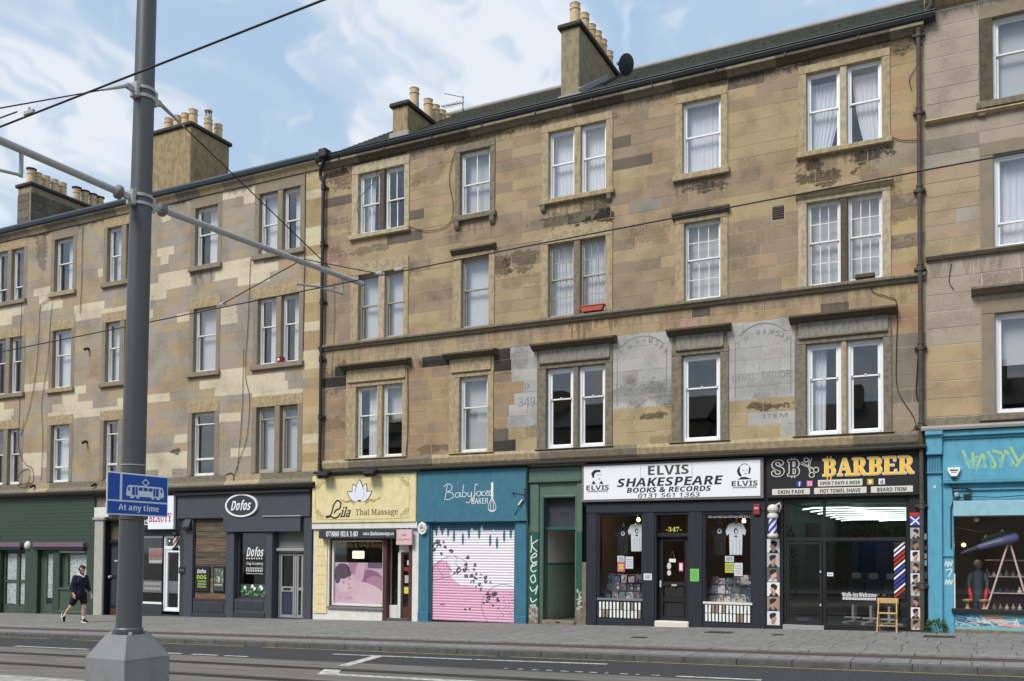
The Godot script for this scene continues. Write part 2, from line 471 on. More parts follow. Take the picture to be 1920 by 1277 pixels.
func ground() -> void:
	struct("ground", sheet(-600, 500, -600, 500, -0.3), M.ground)
	# footway of stone slabs, from the shopfronts to the low kerb
	var foot := struct("footway", bed(-62, 40, -0.6, 5.36, -0.03, -0.25), M.joint)
	var cells := []
	for row in 6:
		var x := -45.0 + (row % 2) * 0.02
		while x < 8.0:
			var w := 0.62 if rng.randf() < 0.85 else 0.5
			cells.append([x, x + w, -0.04 + row * 0.85, 0.81 + row * 0.85])
			x += w
	paving("slab", foot, cells, 0.0, 0.05, M.slab, Color(0.235, 0.228, 0.212), 0.06)
	var kc := []
	var x := -45.0
	while x < 8.0:
		kc.append([x, x + 0.9, 5.066, 5.40]); x += 0.9
	paving("edge_stone", foot, kc, 0.004, 0.06, M.slab, Color(0.25, 0.246, 0.235), 0.05)
	struct("cycle_lane", bed(-62, 40, 5.36, 6.26, -0.034, -0.25), M.red_tar)
	var buf := struct("kerb_strip", bed(-62, 40, 6.26, 7.22, -0.035, -0.25), M.joint)
	var bc := []
	var kb := []
	x = -45.0
	while x < 8.0:
		bc.append([x, x + 0.45, 6.24, 6.95]); x += 0.45
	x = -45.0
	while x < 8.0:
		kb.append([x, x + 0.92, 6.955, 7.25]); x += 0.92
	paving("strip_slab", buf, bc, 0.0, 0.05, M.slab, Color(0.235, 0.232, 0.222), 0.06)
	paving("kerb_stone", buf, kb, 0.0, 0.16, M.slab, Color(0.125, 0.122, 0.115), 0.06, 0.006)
	struct("road", bed(-90, 60, 7.2, 9.3, -0.105, -0.3), M.asphalt)
	struct("tram_bed", bed(-90, 60, 9.3, 13.0, -0.105, -0.3), M.track_concrete)
	struct("far_tram_bed", bed(-90, 60, 16.9, 20.4, -0.105, -0.3), M.track_concrete)
	struct("near_road", bed(-90, 60, 20.4, 24.5, -0.105, -0.3), M.asphalt)
	struct("near_footway", bed(-90, 60, 24.5, 38.0, 0.0, -0.3), M.ground)
	var med := struct("tram_median", bed(-90, 60, 13.0, 16.9, -0.115, -0.3), M.joint)
	var mc := []
	for row in 19:
		x = -20.0 + (row % 2) * 0.15
		while x < -2.0:
			mc.append([x, x + 0.3, 13.0 + row * 0.2, 13.2 + row * 0.2]); x += 0.3
	paving("sett", med, mc, -0.095, 0.04, M.slab, Color(0.42, 0.40, 0.355), 0.1, 0.004)
	for a in [[10.25, 0.0], [11.69, 0.0], [18.0, 0.0], [19.44, 0.0]]:   # grooved rails: head, groove, lip
		var rl := thing("tram_rail", {10.25: "steel grooved tram rail nearest the road edge", 11.69: "steel grooved tram rail beside the pale setts", 18.0: "tram rail nearer the median in the near track", 19.44: "tram rail nearer the near road"}[a[0]], "rail", Vector3(-15, gy(-15) - 0.1, a[0]), "grooved tram rails in the street")
		obj("rail_head", bed(-60, 30, a[0] - 0.028, a[0] + 0.028, -0.099, -0.14), M.rail_steel, rl)
		obj("groove", bed(-60, 30, a[0] + 0.028, a[0] + 0.072, -0.102, -0.14), M.ink, rl)
		obj("rail_lip", bed(-60, 30, a[0] + 0.072, a[0] + 0.09, -0.1, -0.14), M.rail_steel, rl)
		for e in [[-0.11, -0.085], [0.14, 0.165]]: obj("seal", bed(-60, 30, a[0] + e[0], a[0] + e[1], -0.1, -0.14), M.ink, rl)
	# painted lines
	var y := -0.101
	var mk := func(called: String, pts: Array, m: Material) -> void:
		var b := MB.new()
		b.plate(pts, 0, 0.003, Transform3D(Basis(Vector3(1, SL, 0), Vector3(0, 0, -1), Vector3(0, 1, 0)), Vector3(0, y, 0)))
		struct(called, b, m)
	for a in [[-60.0, -21.0], [-20.2, -14.5], [-14.0, -8.2], [-7.9, 10.0]]: mk.call("yellow_line", [Vector2(a[0], -7.42), Vector2(a[1], -7.42), Vector2(a[1], -7.35), Vector2(a[0], -7.35)], M.line_yellow)
	mk.call("white_line", [Vector2(-11.5, -8.15), Vector2(-8.3, -8.12), Vector2(-8.3, -8.02), Vector2(-11.5, -8.06)], M.line_white)
	mk.call("white_line", [Vector2(-8.25, -8.09), Vector2(-5.7, -7.98), Vector2(-5.7, -7.86), Vector2(-8.25, -8.0)], M.line_white)
	mk.call("white_line", [Vector2(-10.5, -8.15), Vector2(-10.25, -8.15), Vector2(-9.85, -9.8), Vector2(-10.08, -9.8)], M.line_white)
	mk.call("white_line", [Vector2(-9.95, -10.35), Vector2(-9.6, -10.35), Vector2(-9.2, -10.95), Vector2(-9.62, -10.95)], M.line_white)
	mk.call("white_line", [Vector2(-9.6, -10.97), Vector2(-5.6, -11.0), Vector2(-5.6, -10.76), Vector2(-9.3, -10.8)], M.line_white)
	var dots := [[-45.0, -36.0], [-34.0, -26.0], [-19.9, -17.4], [-15.2, -14.6], [-14.3, -13.6], [-13.4, -12.8], [-4.1, -2.8], [-1.0, 2.5]]
	for i in 11: dots.append([-7.1 + i * 0.26, -7.1 + i * 0.26 + rng.randf_range(0.06, 0.15)])
	for a in dots:
		var hw := 0.05 if a[1] - a[0] > 0.3 else 0.025
		mk.call("white_line", [Vector2(a[0], -9.13 - hw), Vector2(a[1], -9.13 - hw), Vector2(a[1], -9.13 + hw), Vector2(a[0], -9.13 + hw)], M.line_white)
	for a in [[-6.6, 3.55, 0.35, 0.18, "drain"], [-0.62, 1.35, 0.62, 0.42, "hatch"], [-5.3, 1.55, 0.62, 0.4, "hatch"], [-3.9, 1.9, 0.24, 0.2, "hatch"]]:
		var cov := thing("drain_cover" if a[4] == "drain" else "access_cover", {-6.6: "small dark drain cover in the slabs near the low kerb", -0.62: "dark rectangular cover in the slabs below the blue shop pillar", -5.3: "dark rectangular cover in the slabs before the right window of the bookshop", -3.9: "tiny square cover in the slabs left of the barber door"}[a[0]], "cover", Vector3(a[0], gy(a[0]), a[1]))
		obj("plate", bed(a[0] - a[2] * 0.5, a[0] + a[2] * 0.5, a[1] - a[3] * 0.5, a[1] + a[3] * 0.5, 0.012, -0.01), M.rail_steel, cov)
		for k in 4: obj("rib", bed(a[0] - a[2] * 0.42, a[0] + a[2] * 0.42, a[1] + a[3] * (k * 0.2 - 0.36), a[1] + a[3] * (k * 0.2 - 0.28), 0.018, 0.01), M.cope, cov)

# ------------------------------------------------------------------ walls
# A wall on z = zf with its holes, their reveals and a back.
func holed(b: MB, x0: float, x1: float, y0: float, y1: float, zf: float, zb: float, holes: Array) -> MB:
	var xs := [x0, x1]
	var ys := [y0, y1]
	for h in holes:
		for k in [h[0], h[1]]: if k > x0 and k < x1 and not xs.has(k): xs.append(k)
		for k in [h[2], h[3]]: if k > y0 and k < y1 and not ys.has(k): ys.append(k)
	xs.sort(); ys.sort()
	for j in ys.size() - 1:
		var run = null
		for i in xs.size():
			var solid := false
			if i < xs.size() - 1:
				solid = true
				var cx: float = (xs[i] + xs[i + 1]) * 0.5
				var cy: float = (ys[j] + ys[j + 1]) * 0.5
				for h in holes:
					if cx > h[0] and cx < h[1] and cy > h[2] and cy < h[3]: solid = false; break
			if solid and run == null: run = xs[i]
			if not solid and run != null:
				b.quad(Vector3(run, ys[j], zf), Vector3(xs[i], ys[j], zf), Vector3(xs[i], ys[j + 1], zf), Vector3(run, ys[j + 1], zf))
				b.quad(Vector3(run, ys[j + 1], zb), Vector3(xs[i], ys[j + 1], zb), Vector3(xs[i], ys[j], zb), Vector3(run, ys[j], zb))
				run = null
	for h in holes:
		b.quad(Vector3(h[0], h[2], zf), Vector3(h[0], h[3], zf), Vector3(h[0], h[3], zb), Vector3(h[0], h[2], zb))
		b.quad(Vector3(h[1], h[2], zb), Vector3(h[1], h[3], zb), Vector3(h[1], h[3], zf), Vector3(h[1], h[2], zf))
		b.quad(Vector3(h[0], h[3], zf), Vector3(h[1], h[3], zf), Vector3(h[1], h[3], zb), Vector3(h[0], h[3], zb))
		b.quad(Vector3(h[0], h[2], zb), Vector3(h[1], h[2], zb), Vector3(h[1], h[2], zf), Vector3(h[0], h[2], zf))
	b.quad(Vector3(x0, y0, zb), Vector3(x0, y0, zf), Vector3(x0, y1, zf), Vector3(x0, y1, zb))
	b.quad(Vector3(x1, y0, zf), Vector3(x1, y0, zb), Vector3(x1, y1, zb), Vector3(x1, y1, zf))
	b.quad(Vector3(x0, y1, zf), Vector3(x1, y1, zf), Vector3(x1, y1, zb), Vector3(x0, y1, zb))
	b.quad(Vector3(x0, y0, zb), Vector3(x1, y0, zb), Vector3(x1, y0, zf), Vector3(x0, y0, zf))
	return b

# Courses of stone laid round blocked rectangles; each stone a piece of its own, up to 300.
func ashlar(into: Node3D, x0: float, x1: float, keys: Array, h: float, lens: Array, blocked: Array, tint: Callable, m: Material, gap: float, proud: float, ch: float, most := 300) -> void:
	var list := []
	for s in keys.size() - 1:
		var rows := maxi(1, roundi((keys[s + 1] - keys[s]) / h))
		for r in rows:
			var ya := lerpf(keys[s], keys[s + 1], float(r) / rows)
			var yb := lerpf(keys[s], keys[s + 1], float(r + 1) / rows)
			var xs := [x0, x1]
			for q in blocked:
				if q[2] < yb - 0.01 and q[3] > ya + 0.01:
					for k in [q[0], q[1]]: if k > x0 and k < x1: xs.append(k)
			xs.sort()
			var spans := []
			for i in xs.size() - 1:
				if xs[i + 1] - xs[i] < 0.02: continue
				var cx: float = (xs[i] + xs[i + 1]) * 0.5
				var lo := ya
				var hi := yb
				for q in blocked:
					if cx > q[0] and cx < q[1] and q[2] < yb - 0.01 and q[3] > ya + 0.01:
						if q[2] <= ya + 0.01 and q[3] >= yb - 0.01: lo = hi
						elif q[2] <= ya + 0.01: lo = maxf(lo, q[3])
						else: hi = minf(hi, q[2])
				if hi - lo < 0.03: continue
				if spans.size() and absf(spans[-1][1] - xs[i]) < 0.001 and spans[-1][2] == lo and spans[-1][3] == hi: spans[-1][1] = xs[i + 1]
				else: spans.append([xs[i], xs[i + 1], lo, hi])
			for sp in spans:
				var x: float = sp[0]
				while x < sp[1] - 0.01:
					var w := rng.randf_range(lens[0], lens[1])
					if sp[1] - (x + w) < lens[0] * 0.7: w = sp[1] - x
					w = minf(w, sp[1] - x)
					list.append([x, x + w, sp[2], sp[3]])
					x += w
	list.sort_custom(func(a, b): return (a[1] - a[0]) * (a[3] - a[2]) / (23.0 - 0.5 * a[0]) > (b[1] - b[0]) * (b[3] - b[2]) / (23.0 - 0.5 * b[0]))
	var rest := MB.new()
	for i in list.size():
		var a = list[i]
		var b := MB.new() if i < most else rest
		b.col = tint.call((a[0] + a[1]) * 0.5, (a[2] + a[3]) * 0.5, a)
		var z := proud + rng.randf_range(-0.003, 0.003)
		var g := gap * 0.5
		var xa: float = a[0] + g; var xb: float = a[1] - g; var ya: float = a[2] + g; var yb: float = a[3] - g
		var e := [Vector3(xa, ya, -0.02), Vector3(xb, ya, -0.02), Vector3(xb, yb, -0.02), Vector3(xa, yb, -0.02)]
		var f := [Vector3(xa, ya, z - ch), Vector3(xb, ya, z - ch), Vector3(xb, yb, z - ch), Vector3(xa, yb, z - ch)]
		var t := [Vector3(xa + ch, ya + ch, z), Vector3(xb - ch, ya + ch, z), Vector3(xb - ch, yb - ch, z), Vector3(xa + ch, yb - ch, z)]
		b.quad(t[0], t[1], t[2], t[3])
		for k in 4:
			var k2 := (k + 1) % 4
			b.quad(f[k], f[k2], t[k2], t[k])
			b.quad(e[k], e[k2], f[k2], f[k])
		if i < most: obj("stone", b, m, into)
	if not rest.v.is_empty(): obj("small_stones", rest, m, into).set_meta("kind", "stuff")

# One light of a window: box frame, two sashes with their bars and panes, and what hangs behind.
# o: m (paint), f (frame width), split (share of the height below the meeting rail), bars [across, up] for each sash, cover, transom
func light(into: Node3D, x0: float, x1: float, y0: float, y1: float, o := {}) -> MeshInstance3D:
	var m: Material = o.get("m", M.white_paint)
	var f: float = o.get("f", 0.045)
	var z: float = o.get("z", -0.1)
	var b := MB.new()
	b.box(x0, x0 + f, y0, y1, z - 0.12, z, 0.004); b.box(x1 - f, x1, y0, y1, z - 0.12, z, 0.004)
	b.box(x0 + f, x1 - f, y1 - f, y1, z - 0.12, z - 0.002, 0.004); b.box(x0 + f - 0.002, x1 - f + 0.002, y0, y0 + f * 1.3, z - 0.12, z + 0.02, 0.006)
	var w := obj("window", b, m, into)
	var ym := lerpf(y0, y1, o.get("split", 0.5))
	var st: float = o.get("st", 0.045)
	var parts := [["upper_sash", ym - 0.02, y1 - f, z - 0.03], ["lower_sash", y0 + f, ym + 0.025, z - 0.075]]
	if o.has("lean"): parts[1][1] += o.lean
	for k in 2:
		var p = parts[k]
		var s := MB.new()
		var xa := x0 + f - 0.004
		var xb := x1 - f + 0.004
		s.box(xa, xa + st, p[1], p[2], p[3] - 0.035, p[3], 0.004); s.box(xb - st, xb, p[1], p[2], p[3] - 0.035, p[3], 0.004)
		s.box(xa + st, xb - st, p[1], p[1] + (st if k == 1 else 0.04), p[3] - 0.034, p[3] + 0.002, 0.004); s.box(xa + st, xb - st, p[2] - (0.04 if k == 1 else st), p[2], p[3] - 0.034, p[3] + 0.002, 0.004)
		var bars = o.get("bars", [0, 0])
		var bt: float = o.get("bt", 0.022)
		for i in bars[0]:
			var cx := lerpf(xa + st, xb - st, (i + 1.0) / (bars[0] + 1))
			s.box(cx - bt * 0.5, cx + bt * 0.5, p[1] + 0.03, p[2] - 0.03, p[3] - 0.028, p[3] - 0.004, 0.0)
		for i in bars[1]:
			var cy := lerpf(p[1] + 0.04, p[2] - 0.04, (i + 1.0) / (bars[1] + 1))
			s.box(xa + st - 0.005, xb - st + 0.005, cy - bt * 0.5, cy + bt * 0.5, p[3] - 0.03, p[3] - 0.006, 0.0)
		obj(p[0], s, m, w)
		obj("pane", MB.new().box(xa + st * 0.6, xb - st * 0.6, p[1] + 0.02, p[2] - 0.02, p[3] - 0.014, p[3] - 0.01).box(xa + st * 0.6, xb - st * 0.6, p[1] + 0.02, p[2] - 0.02, p[3] - 0.03, p[3] - 0.026), M.glass, w)
		if o.get("horns", false) and k == 0:
			var hn := MB.new()
			for cx in [xa + st * 0.5, xb - st * 0.5, (xa + xb) * 0.5]: hn.box(cx - 0.022, cx + 0.022, p[1] + 0.035, p[1] + 0.07, p[3], p[3] + 0.022, 0.004)
			obj("sash_catch", hn, m, w)
	cover(w, o.get("cover", "dark"), x0, x1, y0, y1, z - 0.24)
	return w

func cover(w: Node3D, kind: String, x0: float, x1: float, y0: float, y1: float, z: float) -> void:
	match kind:
		"curtain": obj("curtain", drape(x0 - 0.06, x1 + 0.06, x0 - 0.06, x1 + 0.06, y0 - 0.05, y1 + 0.1, z, 0.012), M.curtain, w)
		"half_curtain": obj("curtain", drape(lerpf(x0, x1, 0.35), x1 + 0.06, lerpf(x0, x1, 0.35), x1 + 0.06, y0 - 0.05, y1 + 0.1, z, 0.012), M.curtain, w)
		"drape_l": obj("curtain", drape(x0 - 0.06, x1 + 0.04, x0 - 0.06, lerpf(x0, x1, 0.6), y0 - 0.05, y1 - 0.16, z, 0.016, true), M.curtain, w)
		"drape_r": obj("curtain", drape(lerpf(x0, x1, 0.12), x1 + 0.06, lerpf(x0, x1, 0.5), x1 + 0.06, y0 - 0.05, y1 - 0.16, z, 0.016, true), M.curtain, w)
		"side": obj("curtain", drape(x0 - 0.06, lerpf(x0, x1, 0.55), x0 - 0.06, lerpf(x0, x1, 0.5), y0 - 0.05, y1 + 0.1, z, 0.016), M.curtain, w)
		"blind": obj("blind", MB.new().box(x0 - 0.03, x1 + 0.03, y0 - 0.02, y1 + 0.05, z - 0.01, z), M.blind, w)
		"half_blind": obj("blind", MB.new().box(x0 - 0.03, x1 + 0.03, lerpf(y0, y1, 0.5), y1 + 0.05, z - 0.01, z), M.blind, w)
		"slats":
			var b := MB.new()
			var k := 9
			for i in k:
				var xa := lerpf(x0 - 0.02, x1 + 0.02, float(i) / k)
				var xb := lerpf(x0 - 0.02, x1 + 0.02, (i + 0.94) / k)
				b.quad(Vector3(xa, y0 - 0.02, z + 0.022), Vector3(xb, y0 - 0.02, z - 0.012), Vector3(xb, y1 + 0.05, z - 0.012), Vector3(xa, y1 + 0.05, z + 0.022))
			obj("blind", b, M.curtain, w)

# Cloth hung in folds between two widths: at the top (xa to xb) and at the foot (xc to xd).
func drape(xa: float, xb: float, xc: float, xd: float, y0: float, y1: float, z: float, amp: float, swag := false) -> MB:
	var b := MB.new()
	var nx := 40
	var ny := 6
	var ph := rng.randf() * 6.0
	var folds := (xb - xa) / 0.11
	var at := func(i: int, j: int) -> Vector3:
		var t := float(j) / ny
		var u := float(i) / nx
		var k := t if not swag else pow(1.0 - t, 1.6)
		var l := lerpf(xa, xc, k if swag else 1.0 - t)
		var r := lerpf(xb, xd, k if swag else 1.0 - t)
		return Vector3(lerpf(l, r, u), lerpf(y0, y1, t), z + amp * sin(u * folds * TAU + ph + 0.6 * sin(t * 3.0)) + amp * 0.4 * sin(u * folds * 2.3 * TAU + t * 2.0))
	for i in nx:
		for j in ny:
			b.quad(at.call(i, j), at.call(i + 1, j), at.call(i + 1, j + 1), at.call(i, j + 1))
	return b

func shell(into: Node3D, x0: float, x1: float, floors: Array, top: float, walls: Array) -> void:   # rooms behind a front: floors, back and cross walls
	var b := MB.new()
	for y in floors: b.box(x0 + 0.02, x1 - 0.02, y - 0.2, y, -6.0, -0.36)
	for x in walls: b.box(x - 0.06, x + 0.06, floors[0], top, -6.0, -0.36)
	b.box(x0, x1, floors[0] - 0.2, top, -6.25, -6.0)
	b.box(x0 + 0.01, x0 + 0.2, floors[0] - 0.2, top, -6.0, -0.36); b.box(x1 - 0.2, x1 - 0.01, floors[0] - 0.2, top, -6.0, -0.36)
	obj("inner_wall", b, M.plaster, into)

func roof(into: Node3D, x0: float, x1: float, y: float, pitch: float, ridge: float, m: Material) -> void:
	var b := MB.new()
	var yr := y + ridge * pitch
	var rows := 18
	for r in rows:                                             # courses of slate, each lapping the one below
		var t0 := float(r) / rows
		var t1 := float(r + 1) / rows
		var za := 0.12 - (ridge + 0.12) * t0; var zb := 0.12 - (ridge + 0.12) * t1
		var ya := y + (yr - y) * t0 + 0.03; var yb := y + (yr - y) * t1 + 0.008
		b.quad(Vector3(x0, ya, za), Vector3(x1, ya, za), Vector3(x1, yb, zb), Vector3(x0, yb, zb))
		b.quad(Vector3(x0, ya - 0.03, za), Vector3(x1, ya - 0.03, za), Vector3(x1, ya, za), Vector3(x0, ya, za))
	b.quad(Vector3(x1, yr, -ridge), Vector3(x1, y, -2 * ridge), Vector3(x0, y, -2 * ridge), Vector3(x0, yr, -ridge))
	b.quad(Vector3(x0, y, 0.12), Vector3(x0, y, -2 * ridge), Vector3(x0, yr, -ridge), Vector3(x0, yr, -ridge))
	b.tri(Vector3(x0, y, 0.1), Vector3(x0, yr, -ridge), Vector3(x0, y, -2 * ridge)); b.tri(Vector3(x1, y, 0.1), Vector3(x1, y, -2 * ridge), Vector3(x1, yr, -ridge))
	b.quad(Vector3(x0, y, -2 * ridge), Vector3(x1, y, -2 * ridge), Vector3(x1, y, 0.1), Vector3(x0, y, 0.1))
	var rf := obj("roof", b, m, into)
	obj("ridge_capping", MB.new().tube([Vector3(x0, yr + 0.02, -ridge), Vector3(x1, yr + 0.02, -ridge)], 0.09, 8), M.lead, rf)

func chimney(into: Node3D, x0: float, x1: float, y0: float, y1: float, z0: float, z1: float, m: Material, pots: Array, blocks := false) -> void:
	var b := MB.new()
	b.box(x0, x1, y0, y1 - 0.14, z0, z1, 0.02)
	var c := obj("chimney", b, m, into)
	if blocks:                                                # a stack of squared stones
		var rows := int((y1 - 0.14 - y0) / 0.34)
		for r in rows:
			var ya := y0 + r * 0.34
			var za := z1
			while za < z0 - 0.05:
				var ln := minf(rng.randf_range(0.5, 0.9), z0 - za)
				var q := MB.new()
				var k := rng.randf_range(0.62, 1.0)
				q.col = Color(0.20 * k, 0.165 * k, 0.12 * k)
				q.box(x1 - 0.1, x1 + 0.015, ya + 0.006, ya + 0.334, za + 0.006, za + ln - 0.006, 0.006)
				obj("stone", q, M.stone_vc, c)
				za += ln
			var q2 := MB.new()
			var k2 := rng.randf_range(0.65, 1.0)
			q2.col = Color(0.21 * k2, 0.175 * k2, 0.13 * k2)
			q2.box(x0, x1 - 0.1, ya + 0.006, ya + 0.334, z0 - 0.1, z0 + 0.015, 0.006)
			obj("stone", q2, M.stone_vc, c)
	obj("cope", MB.new().box(x0 - 0.09, x1 + 0.09, y1 - 0.14, y1, z1 - 0.09, z0 + 0.09, 0.03), M.cope, c)
	for p in pots:                                            # [x, z, height, cowl]
		var h: float = p[2]
		var q := MB.new()
		q.lathe(Vector3(p[0], y1 - 0.01, p[1]), [[0.17, 0.0], [0.16, 0.06], [0.145, h - 0.2], [0.165, h - 0.17], [0.165, h - 0.13], [0.14, h - 0.12], [0.15, h - 0.02], [0.165, h], [0.12, h], [0.11, h - 0.2]], 16)
		q.lathe(Vector3(p[0], y1 - 0.01, p[1]), [[0.11, h - 0.2], [0.0, h - 0.2]], 16)
		obj("pot", q, M.pot, c)
		if p.size() > 3 and p[3] == 1: obj("cowl", MB.new().lathe(Vector3(p[0], y1 + h + 0.03, p[1]), [[0.17, -0.04], [0.2, 0.0], [0.2, 0.03], [0.02, 0.08], [0.0, 0.08]], 16), M.cope, c)
		if p.size() > 3 and p[3] == 2:
			var w := MB.new()
			w.lathe(Vector3(p[0], y1 + h, p[1]), [[0.12, -0.02], [0.12, 0.1]], 12)
			for i in 6: w.tube([Vector3(p[0] + 0.11 * cos(i * PI / 3), y1 + h + 0.08, p[1] + 0.11 * sin(i * PI / 3)), Vector3(p[0] + 0.11 * cos(i * PI / 3), y1 + h + 0.3, p[1] + 0.11 * sin(i * PI / 3))], 0.018, 5)
			w.lathe(Vector3(p[0], y1 + h + 0.3, p[1]), [[0.0, 0.0], [0.15, 0.0], [0.15, 0.03], [0.0, 0.06]], 12)
			obj("cowl", w, M.galv, c)

func downpipe(into: Node3D, x: float, z: float, y0: float, y1: float, m: Material, hopper: bool) -> void:
	var b := MB.new()
	if hopper: b.tube([Vector3(x + 0.12, y1 + 0.5, z + 0.18), Vector3(x + 0.12, y1 + 0.32, z + 0.14), Vector3(x - 0.12, y1 + 0.12, z + 0.02), Vector3(x - 0.1, y1 - 0.12, z), Vector3(x, y1 - 0.3, z), Vector3(x, y0, z)], 0.055, 10)
	else: b.tube([Vector3(x, y1, z), Vector3(x, y0, z)], 0.05, 10)
	var p := obj("downpipe", b, m, into)
	var y := y1 - 0.45
	while y > y0:
		obj("collar", MB.new().lathe(Vector3(x, y, z), [[0.05, -0.09], [0.072, -0.07], [0.072, -0.04], [0.063, -0.03], [0.063, 0.05], [0.074, 0.06], [0.074, 0.09], [0.05, 0.1]], 12), m, p)
		obj("ear", MB.new().box(x - 0.13, x + 0.13, y - 0.03, y + 0.03, 0.0, z - 0.03, 0.004), m, p)
		y -= 1.83
	if hopper: obj("hopper", MB.new().box(x - 0.01, x + 0.3, y1 + 0.4, y1 + 0.68, z - 0.02, z + 0.3, 0.03), m, p)

func hang(into: Node3D, pts: Array, r := 0.009, m: Material = null) -> void:   # a cable on the wall through [x, y] points
	var q := []
	for i in pts.size() - 1:
		for k in 5:
			var a = pts[maxi(i - 1, 0)]; var e = pts[mini(i + 2, pts.size() - 1)]
			var t := Vector2(pts[i][0], pts[i][1]).cubic_interpolate(Vector2(pts[i + 1][0], pts[i + 1][1]), Vector2(a[0], a[1]), Vector2(e[0], e[1]), k / 5.0)
			q.append(Vector3(t.x, t.y, 0.03))
	q.append(Vector3(pts[-1][0], pts[-1][1], 0.03))
	obj("cable", MB.new().tube(q, r, 5), m if m else M.cable, into)

# ------------------------------------------------------------------ the stains and weathering of a front, over x0..x1, y0..y1
func stain_tex(x0: float, x1: float, y0: float, y1: float, w: int, h: int, patches: Array, streaks: Array) -> ImageTexture:
	var a := noise(61, 0.012, 5).get_image(w, h).get_data()
	var b := noise(67, 0.16, 3).get_image(w, h).get_data()
	var d := PackedByteArray()
	d.resize(w * h)
	for i in d.size():
		d[i] = clampi(203 + (a[i] * 32 >> 7) + (b[i] * 15 >> 7), 0, 255)
	var f := noise(71, 1.7, 5)
	var g := noise(73, 7.0, 3)
	for p in patches:                                         # [x, y, half width, half height, strength]: ragged dark or pale patches
		var ia := clampi(int((p[0] - p[2] * 1.4 - x0) / (x1 - x0) * w), 0, w - 1)
		var ib := clampi(int((p[0] + p[2] * 1.4 - x0) / (x1 - x0) * w), 0, w - 1)
		var ja := clampi(int((y1 - p[1] - p[3] * 1.4) / (y1 - y0) * h), 0, h - 1)
		var jb := clampi(int((y1 - p[1] + p[3] * 1.4) / (y1 - y0) * h), 0, h - 1)
		for j in range(ja, jb):
			for i in range(ia, ib):
				var x := x0 + (i + 0.5) / w * (x1 - x0)
				var y := y1 - (j + 0.5) / h * (y1 - y0)
				var r := Vector2((x - p[0]) / p[2], (y - p[1]) / p[3]).length()
				var n := f.get_noise_2d(x, y) * 0.9 + g.get_noise_2d(x, y) * 0.45
				var k := smoothstep(0.0, 0.22, 1.0 - r + n)
				if k > 0.0: d[j * w + i] = int(clampf(d[j * w + i] * (1.0 - p[4] * k * (0.75 + 0.5 * g.get_noise_2d(x * 2.0, y * 2.0))), 0, 255))
	for p in streaks:                                         # [x0, x1, y top, y foot, strength]: runs of dirt down the stone
		var ia := clampi(int((p[0] - x0) / (x1 - x0) * w), 0, w - 1)
		var ib := clampi(int((p[1] - x0) / (x1 - x0) * w), 0, w - 1)
		var ja := clampi(int((y1 - p[2]) / (y1 - y0) * h), 0, h - 1)
		for i in range(ia, ib):
			var x := x0 + (i + 0.5) / w * (x1 - x0)
			var ln: float = (p[2] - p[3]) * clampf(0.45 + 1.3 * g.get_noise_2d(x * 0.8, p[2]) + 0.5 * f.get_noise_2d(x, 3.0), 0.0, 1.0)
			var je := clampi(int((y1 - p[2] + ln) / (y1 - y0) * h), 0, h - 1)
			for j in range(ja, je):
				var n := 0.75 + 0.6 * g.get_noise_2d(x * 1.5, j * 0.05)
				d[j * w + i] = int(clampf(d[j * w + i] * (1.0 - p[4] * n), 0, 255))
	var im := Image.create_from_data(w, h, false, Image.FORMAT_L8, d)
	im.convert(Image.FORMAT_RGB8)
	return ImageTexture.create_from_image(im)

func stone_mat(k: String, tex: ImageTexture, x0: float, x1: float, y0: float, y1: float) -> StandardMaterial3D:
	var m := StandardMaterial3D.new()
	m.resource_name = k
	m.roughness = 0.95
	m.vertex_color_use_as_albedo = true
	m.albedo_texture = tex
	m.uv1_scale = Vector3(1.0 / (x1 - x0), 1.0 / (y1 - y0), 1)
	m.uv1_offset = Vector3(-x0 / (x1 - x0), y1 / (y1 - y0), 0)
	m.heightmap_enabled = true
	m.heightmap_texture = tex
	m.heightmap_scale = 1.2
	M[k] = m
	return m

const DARK_STONES := [[-8.97, 10.87, 2], [-10.25, 10.93, 1], [-9.09, 11.29, 1], [-8.18, 12.74, 2], [-8.21, 12.09, 2], [-8.4, 10.16, 1], [-8.0, 10.93, 3], [-8.45, 9.52, 1], [-17.91, 12.7, 2], [-15.0, 11.76, 2], [-15.42, 11.22, 2], [-17.8, 12.09, 1], [-14.59, 13.77, 1], [-17.7, 7.38, 4], [-17.7, 7.04, 4], [-14.57, 7.37, 4], [-13.87, 7.37, 4], [-11.79, 7.41, 4], [-11.79, 7.03, 4], [-14.37, 10.46, 1], [-11.68, 10.13, 1], [-11.77, 9.91, 1], [-17.87, 5.08, 1], [-11.99, 5.03, 2], [-11.69, 4.78, 4], [-11.36, 10.23, 1], [-11.36, 9.89, 1], [-5.93, 7.93, 2], [-7.64, 8.52, 1], [-5.05, 13.75, 2], [-4.59, 8.51, 1], [-3.04, 7.74, 2], [-1.39, 10.15, 1], [-1.39, 9.17, 1], [-5.36, 9.5, 1], [-6.14, 7.71, 5], [-12.0, 12.3, 1], [-17.9, 9.6, 1], [-17.9, 10.9, 5]]
const GHOST := [[-11.47, -10.78, 5.3, 7.62], [-8.52, -6.98, 5.5, 7.62], [-5.48, -3.8, 5.5, 7.62], [-4.66, -3.8, 4.95, 5.25], [-4.1, -3.8, 4.62, 5.2], [-5.5, -5.15, 4.62, 4.95], [-1.66, -1.42, 6.5, 6.9], [-1.66, -1.42, 5.55, 5.9]]

